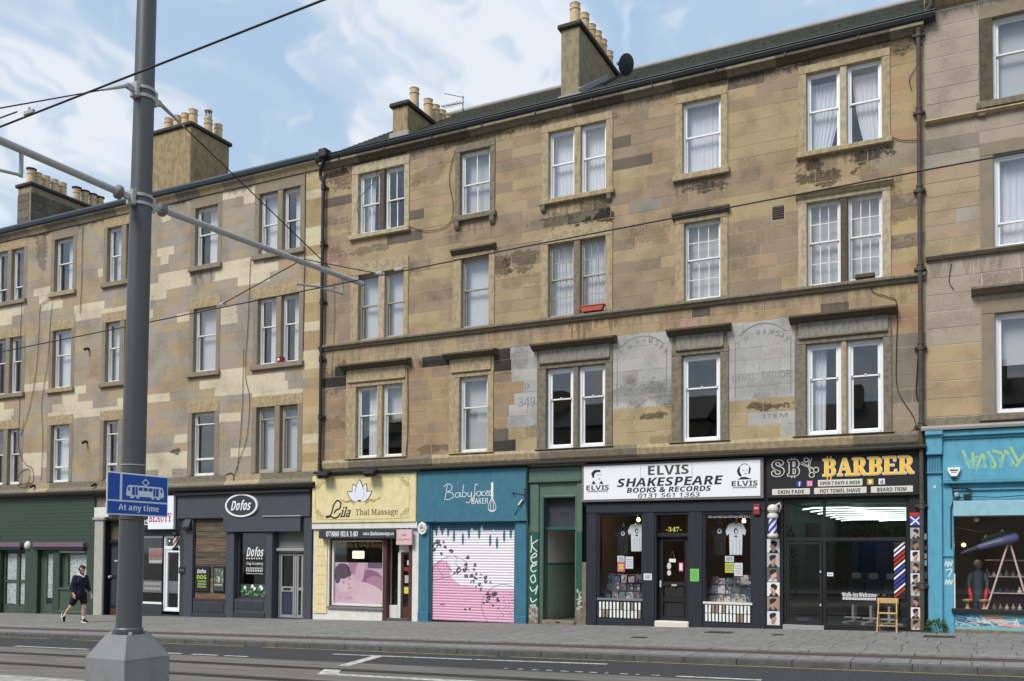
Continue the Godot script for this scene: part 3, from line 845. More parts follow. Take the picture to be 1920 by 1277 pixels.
func mid_tint(cx: float, cy: float, a: Array) -> Color:
	for g in GHOST:
		if cx > g[0] and cx < g[1] and cy > g[2] and cy < g[3]:
			var k := rng.randf_range(0.88, 1.08)
			return L(172, 170, 164) * k
	for q in DARK_STONES:
		if q[0] > a[0] and q[0] < a[1] and q[1] > a[2] and q[1] < a[3]:
			return [L(0, 0, 0), L(146, 129, 107), L(108, 96, 81), L(142, 135, 124), L(62, 58, 52), L(180, 146, 126)][q[2]]
	if cy < 5.5 and ((cx > -8.6 and cx < -6.9) or (cx > -5.5 and cx < -3.8) or (cx > -11.5 and cx < -10.75)): return L(172, 152, 114) * rng.randf_range(0.95, 1.04)
	if cx > -1.7: 
		if cy > 5.4 and cy < 6.95: return L(132, 122, 106) * rng.randf_range(0.95, 1.05)
		return [L(176, 154, 112), L(170, 147, 108), L(176, 142, 108), L(156, 142, 118)][rng.randi() % 4] * rng.randf_range(0.92, 1.05)
	if cy > 7.55 and cy < 8.2: return [L(166, 140, 110), L(172, 146, 112), L(160, 140, 116), L(170, 150, 116)][rng.randi() % 4] * rng.randf_range(0.95, 1.04)
	if cy < 7.6: return [L(164, 137, 104), L(158, 132, 104), L(168, 142, 106), L(152, 130, 106)][rng.randi() % 4] * rng.randf_range(0.94, 1.04)
	var t: float = N_left.get_noise_2d(cx * 0.6 + 90.0, cy * 1.3) + rng.randf_range(-0.16, 0.16)
	if t > 0.22: return L(170, 150, 113) * rng.randf_range(0.96, 1.03)
	if t < -0.2: return L(153, 132, 109) * rng.randf_range(0.95, 1.03)
	return [L(166, 142, 111), L(161, 138, 110), L(168, 143, 112), L(158, 136, 109), L(163, 140, 107), L(169, 146, 114)][rng.randi() % 6] * rng.randf_range(0.95, 1.04)

func hood(into: Node3D, x0: float, x1: float, y: float, m: Material, out := 0.24) -> void:
	var b := MB.new()
	b.extr([[-0.02, y + 0.02], [out * 0.6, y], [out, y - 0.03], [out, y - 0.08], [out * 0.72, y - 0.1], [out * 0.55, y - 0.15], [out * 0.3, y - 0.18], [-0.02, y - 0.19]], x0, x1)
	obj("hood_moulding", b, m, into)

func middle_tenement() -> void:
	var b := thing("stone_tenement", "long sandy stone tenement with faded painted lettering, above the bookshop and barber", "building", Vector3(-9.6, gy(-9.6), 0))
	var X0 := -18.42
	var X1 := -0.885
	var patches := [[-8.97, 10.87, 0.5, 0.17, 0.72], [-9.1, 11.22, 0.55, 0.14, 0.4], [-10.2, 10.93, 0.7, 0.2, 0.35], [-3.37, 11.27, 0.32, 0.14, 0.55], [-2.1, 11.27, 0.5, 0.16, 0.55], [-3.2, 10.9, 0.65, 0.2, 0.5], [-6.0, 11.2, 0.5, 0.16, 0.45], [-11.3, 10.05, 0.6, 0.3, 0.35], [-8.3, 13.7, 0.5, 0.18, -0.3], [-1.35, 12.3, 0.35, 0.3, -0.25], [-17.6, 7.2, 0.55, 0.5, 0.3], [-14.2, 7.38, 0.8, 0.12, 0.35], [-12.0, 10.0, 0.4, 0.35, 0.35], [-7.6, 5.35, 0.5, 0.09, 0.55], [-4.5, 5.4, 0.55, 0.1, 0.5], [-16.5, 11.1, 1.0, 0.12, 0.25], [-1.3, 9.2, 0.3, 0.25, -0.2], [-1.4, 9.9, 0.35, 0.4, 0.2], [-5.0, 13.85, 0.9, 0.1, 0.4], [-12.8, 13.8, 1.2, 0.14, 0.35], [-8.1, 6.35, 0.2, 0.14, 0.12], [-10.9, 5.1, 0.3, 0.2, 0.2], [-17.6, 13.5, 0.8, 0.3, 0.35], [-16.2, 13.85, 1.2, 0.12, 0.4], [-14.3, 4.8, 0.7, 0.15, 0.3]]
	var streaks := [[-18.4, -1.0, 8.1, 7.6, 0.12], [-9.9, -8.4, 8.1, 7.55, 0.2], [-10.7, -8.6, 11.45, 11.0, 0.2], [-6.9, -5.5, 11.45, 11.0, 0.2], [-3.8, -1.6, 11.45, 10.9, 0.2], [-18.4, -1.0, 13.95, 13.6, 0.15], [-13.5, -12.1, 11.4, 10.9, 0.2]]
	rng.seed = 404
	for i in 70: patches.append([rng.randf_range(-18.2, -1.2), rng.randf_range(4.7, 13.9), rng.randf_range(0.25, 1.0), rng.randf_range(0.12, 0.45), rng.randf_range(-0.1, 0.2)])   # weathering
	for i in 16: patches.append([rng.randf_range(-18.2, -1.2), rng.randf_range(13.55, 13.9), rng.randf_range(0.3, 0.8), 0.12, rng.randf_range(0.2, 0.42)])
	var tx := stain_tex(-18.5, -0.9, 4.1, 14.3, 1536, 890, patches, streaks)
	stone_mat("mid_stone", tx, -18.5, -0.9, 4.1, 14.3)
	stone_mat("stone_vc", T.grain, 0, 2, 0, 2)
	stone_mat("plain_stone", T.conc, 0, 3, 0, 3)
	# window lights: [x0, x1, y0, y1, options]
	var W := []
	var g := {"m": M.worn_paint}
	for x in [[-16.99, -16.21], [-16.02, -15.28]]:
		W.append([x[0], x[1], 11.6, 13.53, {"m": M.white_paint, "f": 0.07, "bars": [1, 0], "cover": "side" if x[0] < -16.5 else "dark", "bt": 0.03}])
		W.append([x[0] + 0.04, x[1], 8.29, 10.34, {"m": M.worn_paint, "f": 0.05, "cover": "slats", "split": 0.53}])
		W.append([x[0], x[1], 4.63, 6.85, {"m": M.white_paint, "f": 0.06, "cover": "half_curtain" if x[0] < -16.5 else "half_blind", "split": 0.6, "st": 0.05}])
	W.append([-13.34, -12.34, 11.6, 13.5, {"f": 0.07, "bars": [1, 0], "cover": "blind", "bt": 0.03}])
	W.append([-13.27, -12.35, 8.29, 10.34, {"m": M.worn_paint, "cover": "slats", "f": 0.05, "split": 0.55}])
	W.append([-13.3, -12.36, 4.64, 6.85, {"m": M.white_paint, "cover": "blind", "f": 0.07, "split": 0.6}])
	for x in [[-10.48, -9.71], [-9.52, -8.77]]:
		W.append([x[0], x[1], 11.6, 13.52, {"m": M.pvc, "f": 0.05, "cover": "curtain", "split": 0.53}])
		W.append([x[0], x[1], 8.29, 10.35, {"m": M.worn_paint, "bars": [2, 1], "cover": "curtain", "bt": 0.018, "split": 0.52}])
		W.append([x[0] - 0.04, x[1] + 0.0, 4.62, 6.86, {"m": M.pvc, "f": 0.075, "st": 0.06, "horns": true, "cover": "dark", "split": 0.62}])
	W.append([-6.65, -5.64, 11.6, 13.51, {"m": M.pvc, "f": 0.05, "cover": "curtain", "split": 0.53}])
	W.append([-6.6, -5.65, 8.29, 10.33, {"m": M.white_paint, "bars": [2, 1], "cover": "blind", "bt": 0.02, "split": 0.53}])
	W.append([-6.66, -5.66, 4.62, 6.87, {"m": M.pvc, "f": 0.075, "st": 0.06, "horns": true, "cover": "dark", "split": 0.62}])
	for x in [[-3.53, -2.75], [-2.59, -1.81]]:
		W.append([x[0], x[1], 11.59, 13.56, {"m": M.pvc, "f": 0.05, "cover": "drape_l" if x[0] < -3 else "drape_r", "split": 0.53}])
		W.append([x[0], x[1], 8.28, 10.34, {"m": M.white_paint, "bars": [2, 1], "cover": "blind", "bt": 0.02, "split": 0.53}])
		W.append([x[0] - 0.03, x[1], 4.62, 6.86, {"m": M.pvc, "f": 0.075, "st": 0.06, "horns": true, "cover": "side" if x[0] < -3 else "dark", "split": 0.62}])
	var holes := []
	for w in W: holes.append([w[0] - 0.05, w[1] + 0.05, w[2] - 0.02, w[3] + 0.05])   # the dressed stone closes the edge
	obj("wall", holed(MB.new(), X0, X1, 4.15, 14.2, -0.005, -0.36, holes), M.mortar, b)
	shell(b, X0, X1, [4.1, 7.72, 11.05], 14.1, [-14.4, -11.3, -7.6, -4.6])
	for w in W: light(b, w[0], w[1], w[2], w[3], w[4])
	# dressed stone round the openings: [x0, x1 (outer), y0, y1 (outer), lights..., material]
	var blocked := []
	var sur := func(x0: float, x1: float, y0: float, y1: float, ls: Array, yo0: float, yo1: float, m: Material, mull: Material) -> void:
		blocked.append([x0, x1, y0, y1])
		for e in [[x0, ls[0][0]], [ls[-1][1], x1]]: P(b, "jamb", e[0], e[1], yo0, yo1, -0.3, 0.03, m, 0.012)
		P(b, "lintel", x0, x1, yo1, y1, -0.3, 0.033, m, 0.012)
		if ls.size() > 1: P(b, "mullion", ls[0][1], ls[1][0], yo0, yo1, -0.3, 0.01, mull, 0.02)
		if y0 < yo0 - 0.02:
			P(b, "sill", x0 - 0.05, x1 + 0.05, y0, yo0, -0.3, 0.12, m, 0.015)
	var d1 := [[-16.99, -16.21], [-16.02, -15.28]]
	var d3 := [[-10.48, -9.71], [-9.52, -8.77]]
	var d5 := [[-3.53, -2.75], [-2.59, -1.81]]
	sur.call(-17.24, -15.1, 11.46, 13.82, d1, 11.6, 13.53, M.dressed_pale, M.dressed_dark)
	sur.call(-13.5, -12.17, 11.44, 13.72, [[-13.34, -12.34]], 11.6, 13.5, M.dressed_grey, M.dressed_grey)
	for x in [-13.4, -12.24]:
		obj("console", MB.new().extr([[0, 11.44], [0.12, 11.44], [0.1, 11.3], [0.05, 11.22], [0, 11.2]], x - 0.07, x + 0.07), M.dressed_grey, b)
	sur.call(-10.7, -8.57, 11.46, 13.74, d3, 11.6, 13.52, M.dressed, M.dressed)
	for x in [-10.62, -8.66]:
		obj("console", MB.new().extr([[0, 11.46], [0.11, 11.46], [0.09, 11.32], [0, 11.24]], x - 0.06, x + 0.06), M.dressed_grey, b)
	sur.call(-6.84, -5.46, 11.44, 13.74, [[-6.65, -5.64]], 11.6, 13.51, M.dressed, M.dressed)
	sur.call(-3.72, -1.62, 11.46, 13.76, d5, 11.59, 13.56, M.dressed, M.dressed_pale)
	sur.call(-17.24, -15.1, 8.28, 10.74, [[-16.95, -16.21], [-15.98, -15.28]], 8.29, 10.34, M.dressed, M.dressed_pale)
	sur.call(-13.55, -12.16, 8.28, 10.5, [[-13.27, -12.35]], 8.29, 10.34, M.dressed, M.dressed)
	sur.call(-10.7, -8.57, 8.28, 10.66, d3, 8.29, 10.35, M.dressed, M.dressed_grey)
	sur.call(-6.84, -5.46, 8.28, 10.46, [[-6.6, -5.65]], 8.29, 10.33, M.dressed, M.dressed)
	sur.call(-3.74, -1.62, 8.28, 10.46, d5, 8.28, 10.34, M.dressed_pale, M.dressed_dark)
	sur.call(-17.3, -15.12, 4.6, 7.0, [[-16.99, -16.21], [-16.02, -15.28]], 4.63, 6.85, M.dressed, M.dressed)
	sur.call(-13.54, -12.17, 4.6, 7.0, [[-13.3, -12.36]], 4.64, 6.85, M.dressed, M.dressed)
	sur.call(-10.78, -8.56, 4.6, 7.02, [[-10.52, -9.71], [-9.56, -8.77]], 4.62, 6.86, M.dressed_grey, M.dressed_grey)
	sur.call(-6.93, -5.44, 4.6, 7.04, [[-6.66, -5.66]], 4.62, 6.87, M.dressed_grey, M.dressed_grey)
	sur.call(-3.82, -1.62, 4.6, 7.04, [[-3.56, -2.75], [-2.62, -1.81]], 4.62, 6.86, M.dressed_grey, M.dressed)
	hood(b, -13.58, -12.12, 10.64, M.dressed_dark, 0.16)
	hood(b, -6.9, -5.42, 10.62, M.dressed_dark, 0.16)
	hood(b, -3.78, -1.58, 10.62, M.dressed, 0.16)
	for h in [[-17.5, -14.97, 0], [-13.77, -12.05, 0], [-10.92, -8.44, 1], [-7.02, -5.37, 1], [-3.93, -1.5, 1]]:
		var fm: Material = M.dressed if h[2] == 0 else M.ghost_grey
		P(b, "frieze", h[0] + 0.2, h[1] - 0.2, 7.04, 7.4, -0.3, 0.05, fm, 0.01)
		P(b, "architrave", h[0] + 0.2, h[1] - 0.2, 6.98, 7.04, -0.3, 0.09, M.dressed if h[2] == 0 else M.dressed_grey, 0.02)
		for e in [h[0] + 0.12, h[1] - 0.24]: P(b, "outer_jamb", e, e + 0.12, 4.62, 7.4, -0.05, 0.02, M.dressed_grey if h[2] == 1 else M.dressed, 0.01)
		blocked.append([h[0] + 0.2, h[1] - 0.2, 6.98, 7.5])
		hood(b, h[0], h[1], 7.57, M.dressed_dark, 0.27)
	blocked.append([-4.37, -4.06, 10.05, 10.4])
	P(b, "wall_vent", -4.36, -4.07, 10.06, 10.39, -0.05, 0.004, M.sooty)
	for i in 5: P(b, "vent_slat", -4.345, -4.085, 10.09 + i * 0.06, 10.12 + i * 0.06, 0.0, 0.016, M.dressed_dark, 0.004)
	P(b, "old_brick", -2.42, -1.98, 8.3, 8.42, -0.1, 0.1, M.dressed_dark, 0.03)
	ashlar(b, X0 + 0.02, X1, [4.62, 7.57, 8.08], 0.33, [0.42, 0.95], blocked, mid_tint, M.mid_stone, 0.009, 0.0, 0.004, 120)
	ashlar(b, X0 + 0.02, X1, [8.28, 11.45, 13.9], 0.31, [0.5, 1.35], blocked, mid_tint, M.mid_stone, 0.007, 0.0, 0.004, 180)
	# string course, base band and eaves
	var band := MB.new()
	var x := X0
	while x < X1 - 0.05:
		var nx := minf(x + rng.randf_range(1.3, 1.9), X1)
		obj("string_course", MB.new().extr([[-0.02, 8.29], [0.1, 8.27], [0.14, 8.24], [0.14, 8.19], [0.09, 8.16], [0.06, 8.1], [-0.02, 8.07]], x + 0.002, nx - 0.002), M.dressed_dark if rng.randf() < 0.2 else M.dressed_grey, b)
		x = nx
	x = X0
	while x < X1 - 0.05:
		var nx := minf(x + rng.randf_range(1.0, 1.6), X1)
		obj("base_band", MB.new().extr([[-0.1, 4.63], [0.06, 4.61], [0.1, 4.52], [0.07, 4.36], [0.03, 4.3], [-0.1, 4.3]], x + 0.002, nx - 0.002), M.dressed_grey if rng.randf() < 0.5 else M.dressed, b)
		x = nx
	obj("lead_flashing", MB.new().extr([[-0.1, 4.31], [0.2, 4.27], [0.28, 4.22], [0.26, 4.18], [-0.1, 4.2]], X0, X1), M.sooty, b)
	x = X0
	while x < X1 - 0.05:
		var nx := minf(x + rng.randf_range(1.0, 1.5), X1)
		obj("eaves_cornice", MB.new().extr([[-0.1, 14.12], [0.2, 14.1], [0.22, 14.02], [0.12, 13.97], [0.06, 13.9], [-0.1, 13.88]], x + 0.002, nx - 0.002), M.dressed_dark if rng.randf() < 0.4 else M.dressed_grey, b)
		x = nx
	roof(b, X0, X1 + 0.1, 14.27, 0.655, 5.0, M.slate)
	var gt := obj("gutter", MB.new().extr([[0.08, 14.27], [0.25, 14.28], [0.27, 14.22], [0.24, 14.14], [0.16, 14.08], [0.08, 14.08]], X0 - 0.1, X1 + 0.25), M.gutter, b)
	obj("gutter_lip", MB.new().box(X0 - 0.1, X1 + 0.25, 14.265, 14.285, 0.25, 0.285), M.gutter_blue, gt)
	x = X0 + 0.8
	while x < X1:
		obj("gutter_bracket", MB.new().box(x, x + 0.03, 14.02, 14.1, 0.06, 0.25), M.gutter, gt)
		x += 1.7
	var pa := []
	for z in [[-1.3, 0.78], [-2.0, 0.85], [-2.55, 0.8], [-3.05, 0.85], [-3.5, 0.82], [-4.05, 0.72]]: pa.append([-10.25, z[0], z[1]])
	chimney(b, -10.52, -9.95, 14.6, 17.06, -0.9, -4.5, M.render_grey, pa)
	obj("lead_skirt", MB.new().box(-10.6, -9.88, 14.72, 14.95, -1.0, -0.84, 0.02), M.lead, b)
	obj("lead_skirt", MB.new().box(-9.96, -9.9, -0.09, 0.09, -1.35, 1.35, 0.02, Transform3D(Basis(Vector3.RIGHT, 0.58), Vector3(0, 15.72, -2.0))), M.lead, b)
	chimney(b, -16.4, -15.83, 14.6, 16.06, -0.95, -4.6, M.render, [[-16.1, -1.75, 0.8], [-16.1, -2.6, 0.82], [-16.1, -3.05, 0.82], [-16.1, -3.45, 0.82], [-16.1, -3.85, 0.82]])
	obj("lead_skirt", MB.new().box(-16.5, -15.75, 14.85, 15.1, -1.0, -0.88, 0.03), M.lead, b)
	P(b, "pier", -1.09, -0.86, -0.2, 4.6, -0.5, -0.02, M.black)
	P(b, "pier", -18.64, -18.54, -0.6, 4.2, -0.5, -0.03, M.black)
	for q in [[2.1, M.paper], [1.86, M.grey_text], [1.66, M.bone], [1.5, M.paper], [1.2, M.grey_text], [0.98, M.paper]]: P(b, "sticker", -1.0 + rng.randf() * 0.03, -0.91, q[0], q[0] + rng.randf_range(0.08, 0.16), -0.02, -0.016, q[1], 0.0)
	downpipe(b, -18.28, 0.12, 4.2, 13.75, M.pipe_black, true)
	downpipe(b, -1.0, 0.14, 0.0, 14.3, M.pipe_grey, false)
	# faded lettering on the stone between the windows
	var z := 0.002
	var t := MB.new()
	for a in [["T", -8.3, 7.1, 0.55], ["M", -8.08, 7.26, 0.4], ["R", -7.85, 7.36, 0.2], ["A", -7.68, 7.38, 0.05], ["M", -7.5, 7.36, -0.15], ["S", -7.33, 7.28, -0.4], ["A", -7.2, 7.17, -0.6], ["Y", -7.1, 7.04, -0.75], ["T", -5.2, 7.02, 0.6], ["M", -5.0, 7.16, 0.4], ["R", -4.7, 7.27, 0.15], ["A", -4.55, 7.29, 0.0], ["M", -4.38, 7.27, -0.15], ["S", -4.23, 7.21, -0.4], ["A", -4.12, 7.14, -0.6], ["Y", -4.02, 7.04, -0.75]]:
		words(a[0], -0.05, 0.05, -0.065, 0.065, z, "Droid Sans", false, 0.0, 0.002, t, Transform3D(Basis(Vector3.BACK, a[3]), Vector3(a[1], a[2], 0)))
	words("LADIES", -8.46, -7.86, 6.1, 6.24, z, "Droid Sans", false, 0.0, 0.002, t)
	words("TAILOR", -7.72, -7.1, 6.08, 6.22, z, "Droid Sans", false, 0.0, 0.002, t)
	words("GENTS", -5.36, -4.78, 6.08, 6.24, z, "Droid Sans", false, 0.0, 0.002, t)
	words("TAILOR", -4.64, -3.92, 6.1, 6.28, z, "Droid Sans", false, 0.0, 0.002, t)
	words("AND", -4.85, -4.45, 5.64, 5.76, z, "Droid Sans", false, 0.0, 0.002, t)
	words("349", -11.38, -10.86, 5.86, 6.12, z, "Droid Sans", false, 0.0, 0.002, t)
	words("P", -11.18, -11.03, 6.3, 6.5, z, "Droid Sans", false, 0.0, 0.002, t)
	words("ITEM", -4.6, -4.0, 5.12, 5.22, z, "Droid Sans", false, 0.0, 0.002, t)
	for c in [[-7.75, 0.9], [-4.6, 0.85]]:
		var arc := []
		for i in 13: arc.append(Vector2(c[0] + c[1] * sin((i - 6) * 0.12), 6.75 + 0.75 * cos((i - 6) * 0.14)))
		t.stroke(arc, 0.025, z, 0.002)
		for s in [-1, 1]: t.stroke([Vector2(c[0] + s * 0.68, 7.1), Vector2(c[0] + s * 0.68, 6.3), Vector2(c[0] + s * 0.68, 5.7)], 0.02, z, 0.002)
	obj("faded_lettering", t, M.faded, b)
	hang(b, [[-16.2, 13.9], [-16.4, 13.2], [-17.0, 12.7], [-16.95, 12.2]])
	hang(b, [[-13.5, 13.6], [-13.7, 12.8], [-13.55, 11.9], [-13.75, 11.4], [-14.5, 11.35], [-15.1, 11.6]])
	hang(b, [[-1.6, 11.6], [-1.45, 11.5], [-1.2, 11.42], [-1.0, 11.4]])
	hang(b, [[-2.05, 8.1], [-2.02, 7.95], [-1.7, 7.8], [-1.5, 7.6], [-1.52, 6.5], [-1.5, 5.6], [-1.15, 4.9], [-1.2, 4.6], [-1.6, 4.4]])
	hang(b, [[-17.9, 10.3], [-17.85, 9.0], [-17.95, 7.2]], 0.008, M.cable_grey)
	hang(b, [[-15.1, 7.3], [-15.05, 5.6], [-15.1, 4.7], [-14.9, 4.4]])
	hang(b, [[-13.4, 4.7], [-13.3, 4.5], [-12.8, 4.4], [-12.3, 4.35]])
	hang(b, [[-1.0, 13.2], [-1.2, 12.9], [-1.15, 12.6]], 0.008)
	hang(b, [[-1.02, 6.9], [-1.1, 5.6], [-1.05, 5.3], [-0.95, 5.2]], 0.014)

func left_tint(cx: float, cy: float, _a: Array) -> Color:
	var n: float = N_left.get_noise_2d(cx * 0.62, cy * 1.9)
	var band := 0.0
	for y in [7.3, 10.95]: band = maxf(band, 1.0 - absf(cy - y) / 0.85)
	if cx < -29.5: band *= 0.75
	if cx > -19.2: return [L(176, 152, 110), L(170, 146, 106), L(186, 166, 124), L(204, 190, 156)][rng.randi() % 4] * rng.randf_range(0.95, 1.04)
	if n + band * 0.55 > 0.42 or (cx > -27.0 and n > 0.24 and cy < 7.0): return L(206, 194, 166) * rng.randf_range(0.96, 1.02)
	var m: float = N_left.get_noise_2d(cx * 0.9 + 40.0, cy * 1.5)
	if m > 0.24: return L(170, 148, 120) * rng.randf_range(0.95, 1.03)
	if m < -0.3 and rng.randf() < 0.7: return L(170, 152, 118) * rng.randf_range(0.95, 1.03)
	if cx < -28.5: return L(162, 149, 131) * rng.randf_range(0.97, 1.02)
	return L(160, 148, 133) * rng.randf_range(0.95, 1.04)

var N_left := noise(31, 0.42, 2)

func left_tenement() -> void:
	var b := thing("stone_tenement", "left tenement of patched beige and cream stone above the grey and green shops", "building", Vector3(-27, gy(-27), 0))
	var X0 := -46.0
	var X1 := -18.44
	stone_mat("left_stone", stain_tex(-46, -18.4, 4.1, 14.6, 1400, 540, [[-31.9, 13.4, 0.3, 0.9, 0.3], [-25.9, 14.0, 2.0, 0.12, 0.3], [-31.5, 14.0, 2.5, 0.14, 0.3], [-22.2, 14.0, 1.5, 0.12, 0.3], [-24.7, 5.2, 0.3, 0.1, 0.6]], [[-46, -18.4, 14.1, 13.75, 0.25], [-24.1, -22.7, 11.35, 10.9, 0.3]]), -46, -18.4, 4.1, 14.6)
	var cols := [[[-37.9, -36.85]], [[-34.72, -33.97], [-33.72, -32.98]], [[-31.18, -30.14]], [[-28.28, -27.55], [-27.3, -26.57]], [[-23.9, -22.86]], [[-21.02, -20.25], [-20.03, -19.29]]]
	var fl := [[4.32, 6.49], [7.88, 10.1], [11.55, 13.6]]
	var W := []
	var blocked := []
	var sm: Material = M.taupe
	for ci in cols.size():
		for fi in 3:
			var ls: Array = cols[ci]
			var y0: float = fl[fi][0]
			var y1: float = fl[fi][1]
			for k in ls.size():
				var o := {"m": M.white_paint, "f": 0.06, "z": -0.13, "cover": ["half_curtain", "curtain", "half_curtain", "curtain"][(ci + fi + k) % 4], "split": 0.5}
				if fi == 2 and ci in [2, 4]: o.cover = "half_curtain"; o.split = 0.55
				if fi == 2 and ci == 1: o.split = 0.28; o.cover = "half_curtain"
				if fi == 1: o.cover = ["curtain", "half_curtain", "curtain", "curtain", "blind", "half_curtain"][ci]; o.split = 0.58
				if fi == 0: o.split = {0: 0.5, 1: 0.55, 2: 0.75, 3: 0.78, 4: 0.82, 5: 0.82}[ci]; o.cover = {0: "dark", 1: "half_curtain", 2: "curtain", 3: "half_curtain", 4: "dark", 5: "blind"}[ci]; o.bars = [0, 0]
				if fi == 0 and ci == 5: o.m = M.worn_paint; o.f = 0.09
				W.append([ls[k][0], ls[k][1], y0, y1, o])
			var xa: float = ls[0][0] - 0.2
			var xb: float = ls[-1][1] + 0.2
			blocked.append([xa, xb, y0 - 0.17 if fi > 0 else y0, y1 + 0.36])
			for e in [[xa, ls[0][0]], [ls[-1][1], xb]]: P(b, "jamb", e[0], e[1], y0, y1, -0.3, 0.012, sm, 0.01)
			var lm: Material = M.tan_lintel if fi < 2 or ci in [1, 3] else M.taupe
			if ls.size() > 1:
				P(b, "mullion", ls[0][1], ls[1][0], y0, y1, -0.3, 0.006, sm, 0.015)
				var xm: float = (ls[0][1] + ls[1][0]) * 0.5
				P(b, "lintel", xa, xm, y1, y1 + 0.36, -0.3, 0.012, lm, 0.008)
				P(b, "lintel", xm, xb, y1, y1 + 0.36, -0.3, 0.012, lm, 0.008)
			else: P(b, "lintel", xa, xb, y1, y1 + 0.36, -0.3, 0.012, lm, 0.008)
			if fi > 0: P(b, "sill", xa - 0.03, xb + 0.03, y0 - 0.17, y0, -0.3, 0.11, M.tan_lintel if ci == 2 else sm, 0.015)
	var holes := []
	for w in W: holes.append([w[0] - 0.05, w[1] + 0.05, w[2] - 0.02, w[3] + 0.05])   # the dressed stone closes the edge
	obj("wall", holed(MB.new(), X0, X1, 3.6, 14.4, -0.004, -0.36, holes), M.backing, b)
	shell(b, X0, X1, [3.5, 7.3, 10.9], 14.3, [-35.8, -32.1, -29.3, -25.2, -21.9])
	for i in W.size():
		var w = W[i]
		var lt := light(b, w[0], w[1], w[2], w[3], w[4])
		if w[2] < 5.0 and w[0] > -32 and w[0] < -22.8:      # a low transom across the ground storey lights
			obj("transom", MB.new().box(w[0] + 0.05, w[1] - 0.05, w[2] + 0.55, w[2] + 0.62, -0.24, -0.15, 0.004), M.white_paint, lt)
	ashlar(b, X0, X1, [4.3, 7.88, 11.55, 13.98], 0.31, [0.35, 1.0], blocked, left_tint, M.left_stone, 0.001, 0.0, 0.0015)
	for y in [[3.95, 4.3, 0.12]]:
		var x := X0
		while x < X1 - 0.05:
			var nx := minf(x + rng.randf_range(1.0, 1.8), X1)
			obj("base_band", MB.new().extr([[-0.1, 4.31], [0.02, 4.3], [0.03, 4.1], [0.12, 4.02], [0.14, 3.96], [-0.1, 3.94]], x + 0.002, nx - 0.002), M.dressed_grey if rng.randf() < 0.75 else M.dressed, b)
			x = nx
	obj("lead_flashing", MB.new().extr([[-0.1, 3.96], [0.2, 3.95], [0.3, 3.9], [0.26, 3.82], [0.1, 3.72], [-0.1, 3.7]], X0, X1), M.sooty, b)
	var x := X0
	while x < X1 - 0.05:
		var nx := minf(x + rng.randf_range(0.9, 1.4), X1)
		obj("eaves_cornice", MB.new().extr([[-0.1, 14.26], [0.18, 14.25], [0.2, 14.18], [0.1, 14.1], [0.05, 13.98], [-0.1, 13.97]], x + 0.002, nx - 0.002), [M.dressed_grey, M.dressed, M.taupe][rng.randi() % 3], b)
		x = nx
	roof(b, X0, X1, 14.38, 0.53, 5.0, M.slate_blue)
	obj("gutter", MB.new().extr([[0.06, 14.42], [0.26, 14.43], [0.29, 14.36], [0.26, 14.26], [0.16, 14.2], [0.06, 14.2]], X0, X1), M.gutter_blue, b)
	chimney(b, -26.75, -24.82, 14.4, 17.12, -0.6, -2.5, M.render, [[-26.3, -0.95, 0.55], [-25.85, -0.95, 0.55], [-25.45, -0.95, 0.55], [-25.08, -0.95, 0.62], [-25.1, -1.7, 0.6, 2], [-25.1, -2.2, 0.62]])
	var pd := []
	for i in 9: pd.append([-33.85, [-0.85, -1.15, -1.52, -1.9, -2.28, -2.95, -3.35, -3.75, -4.1][i], 0.62, 1 if i in [0, 5, 6, 7, 8] else 0])
	chimney(b, -34.3, -33.5, 14.4, 16.5, -0.6, -4.6, M.render_grey, pd, true)
	hang(b, [[-31.2, 11.5], [-31.5, 11.3], [-31.9, 11.1], [-31.95, 10.0], [-32.1, 8.4], [-32.5, 7.0], [-32.9, 6.2]])
	hang(b, [[-31.2, 11.2], [-31.3, 10.6], [-31.4, 9.0], [-31.7, 7.4], [-31.6, 6.0], [-31.65, 4.4]], 0.01, M.cable_grey)
	hang(b, [[-33.0, 11.3], [-33.05, 9.8], [-33.0, 7.4], [-33.0, 5.8], [-32.6, 5.1], [-32.2, 4.9], [-32.1, 4.4], [-32.6, 4.1]])
	hang(b, [[-33.1, 4.5], [-32.7, 4.85], [-32.3, 4.8], [-32.5, 4.2], [-33.0, 4.25], [-32.3, 4.35], [-32.0, 4.15]])
	hang(b, [[-21.35, 11.5], [-21.4, 9.6], [-21.5, 7.7], [-21.3, 6.8], [-21.4, 5.5], [-21.75, 4.7], [-22.0, 4.0]])
	hang(b, [[-21.6, 8.5], [-21.62, 6.4], [-21.8, 4.4]], 0.01, M.cable_grey)
	hang(b, [[-22.3, 4.3], [-22.0, 4.35], [-21.9, 4.0], [-22.1, 3.8], [-21.7, 3.7]], 0.016)
	hang(b, [[-29.4, 14.1], [-29.6, 13.9], [-29.6, 12.0], [-29.65, 10.6]], 0.012, M.cable_grey)
	hang(b, [[-19.1, 14.2], [-19.08, 11.5], [-19.1, 8.2]], 0.016, M.cable_grey)
	for q in [[-26.1, 12.6], [-29.15, 9.2], [-29.15, 5.75], [-32.0, 4.2], [-28.6, 4.15]]:
		obj("pipe_stub", MB.new().tube([Vector3(q[0], q[1], -0.05), Vector3(q[0], q[1] + 0.02, 0.1), Vector3(q[0], q[1] - 0.05, 0.2)], 0.05, 8), M.cable, b)

func right_tint(cx: float, cy: float, _a: Array) -> Color:
	if cy < 6.6: return L(178, 153, 118) * rng.randf_range(0.97, 1.03)
	if cy > 8.6 and cy < 11.2:
		return [L(162, 150, 132), L(174, 152, 122), L(142, 132, 118), L(168, 157, 141), L(170, 146, 122), L(174, 154, 120)][rng.randi() % 6]
	return L(168, 154, 137) * rng.randf_range(0.97, 1.03)

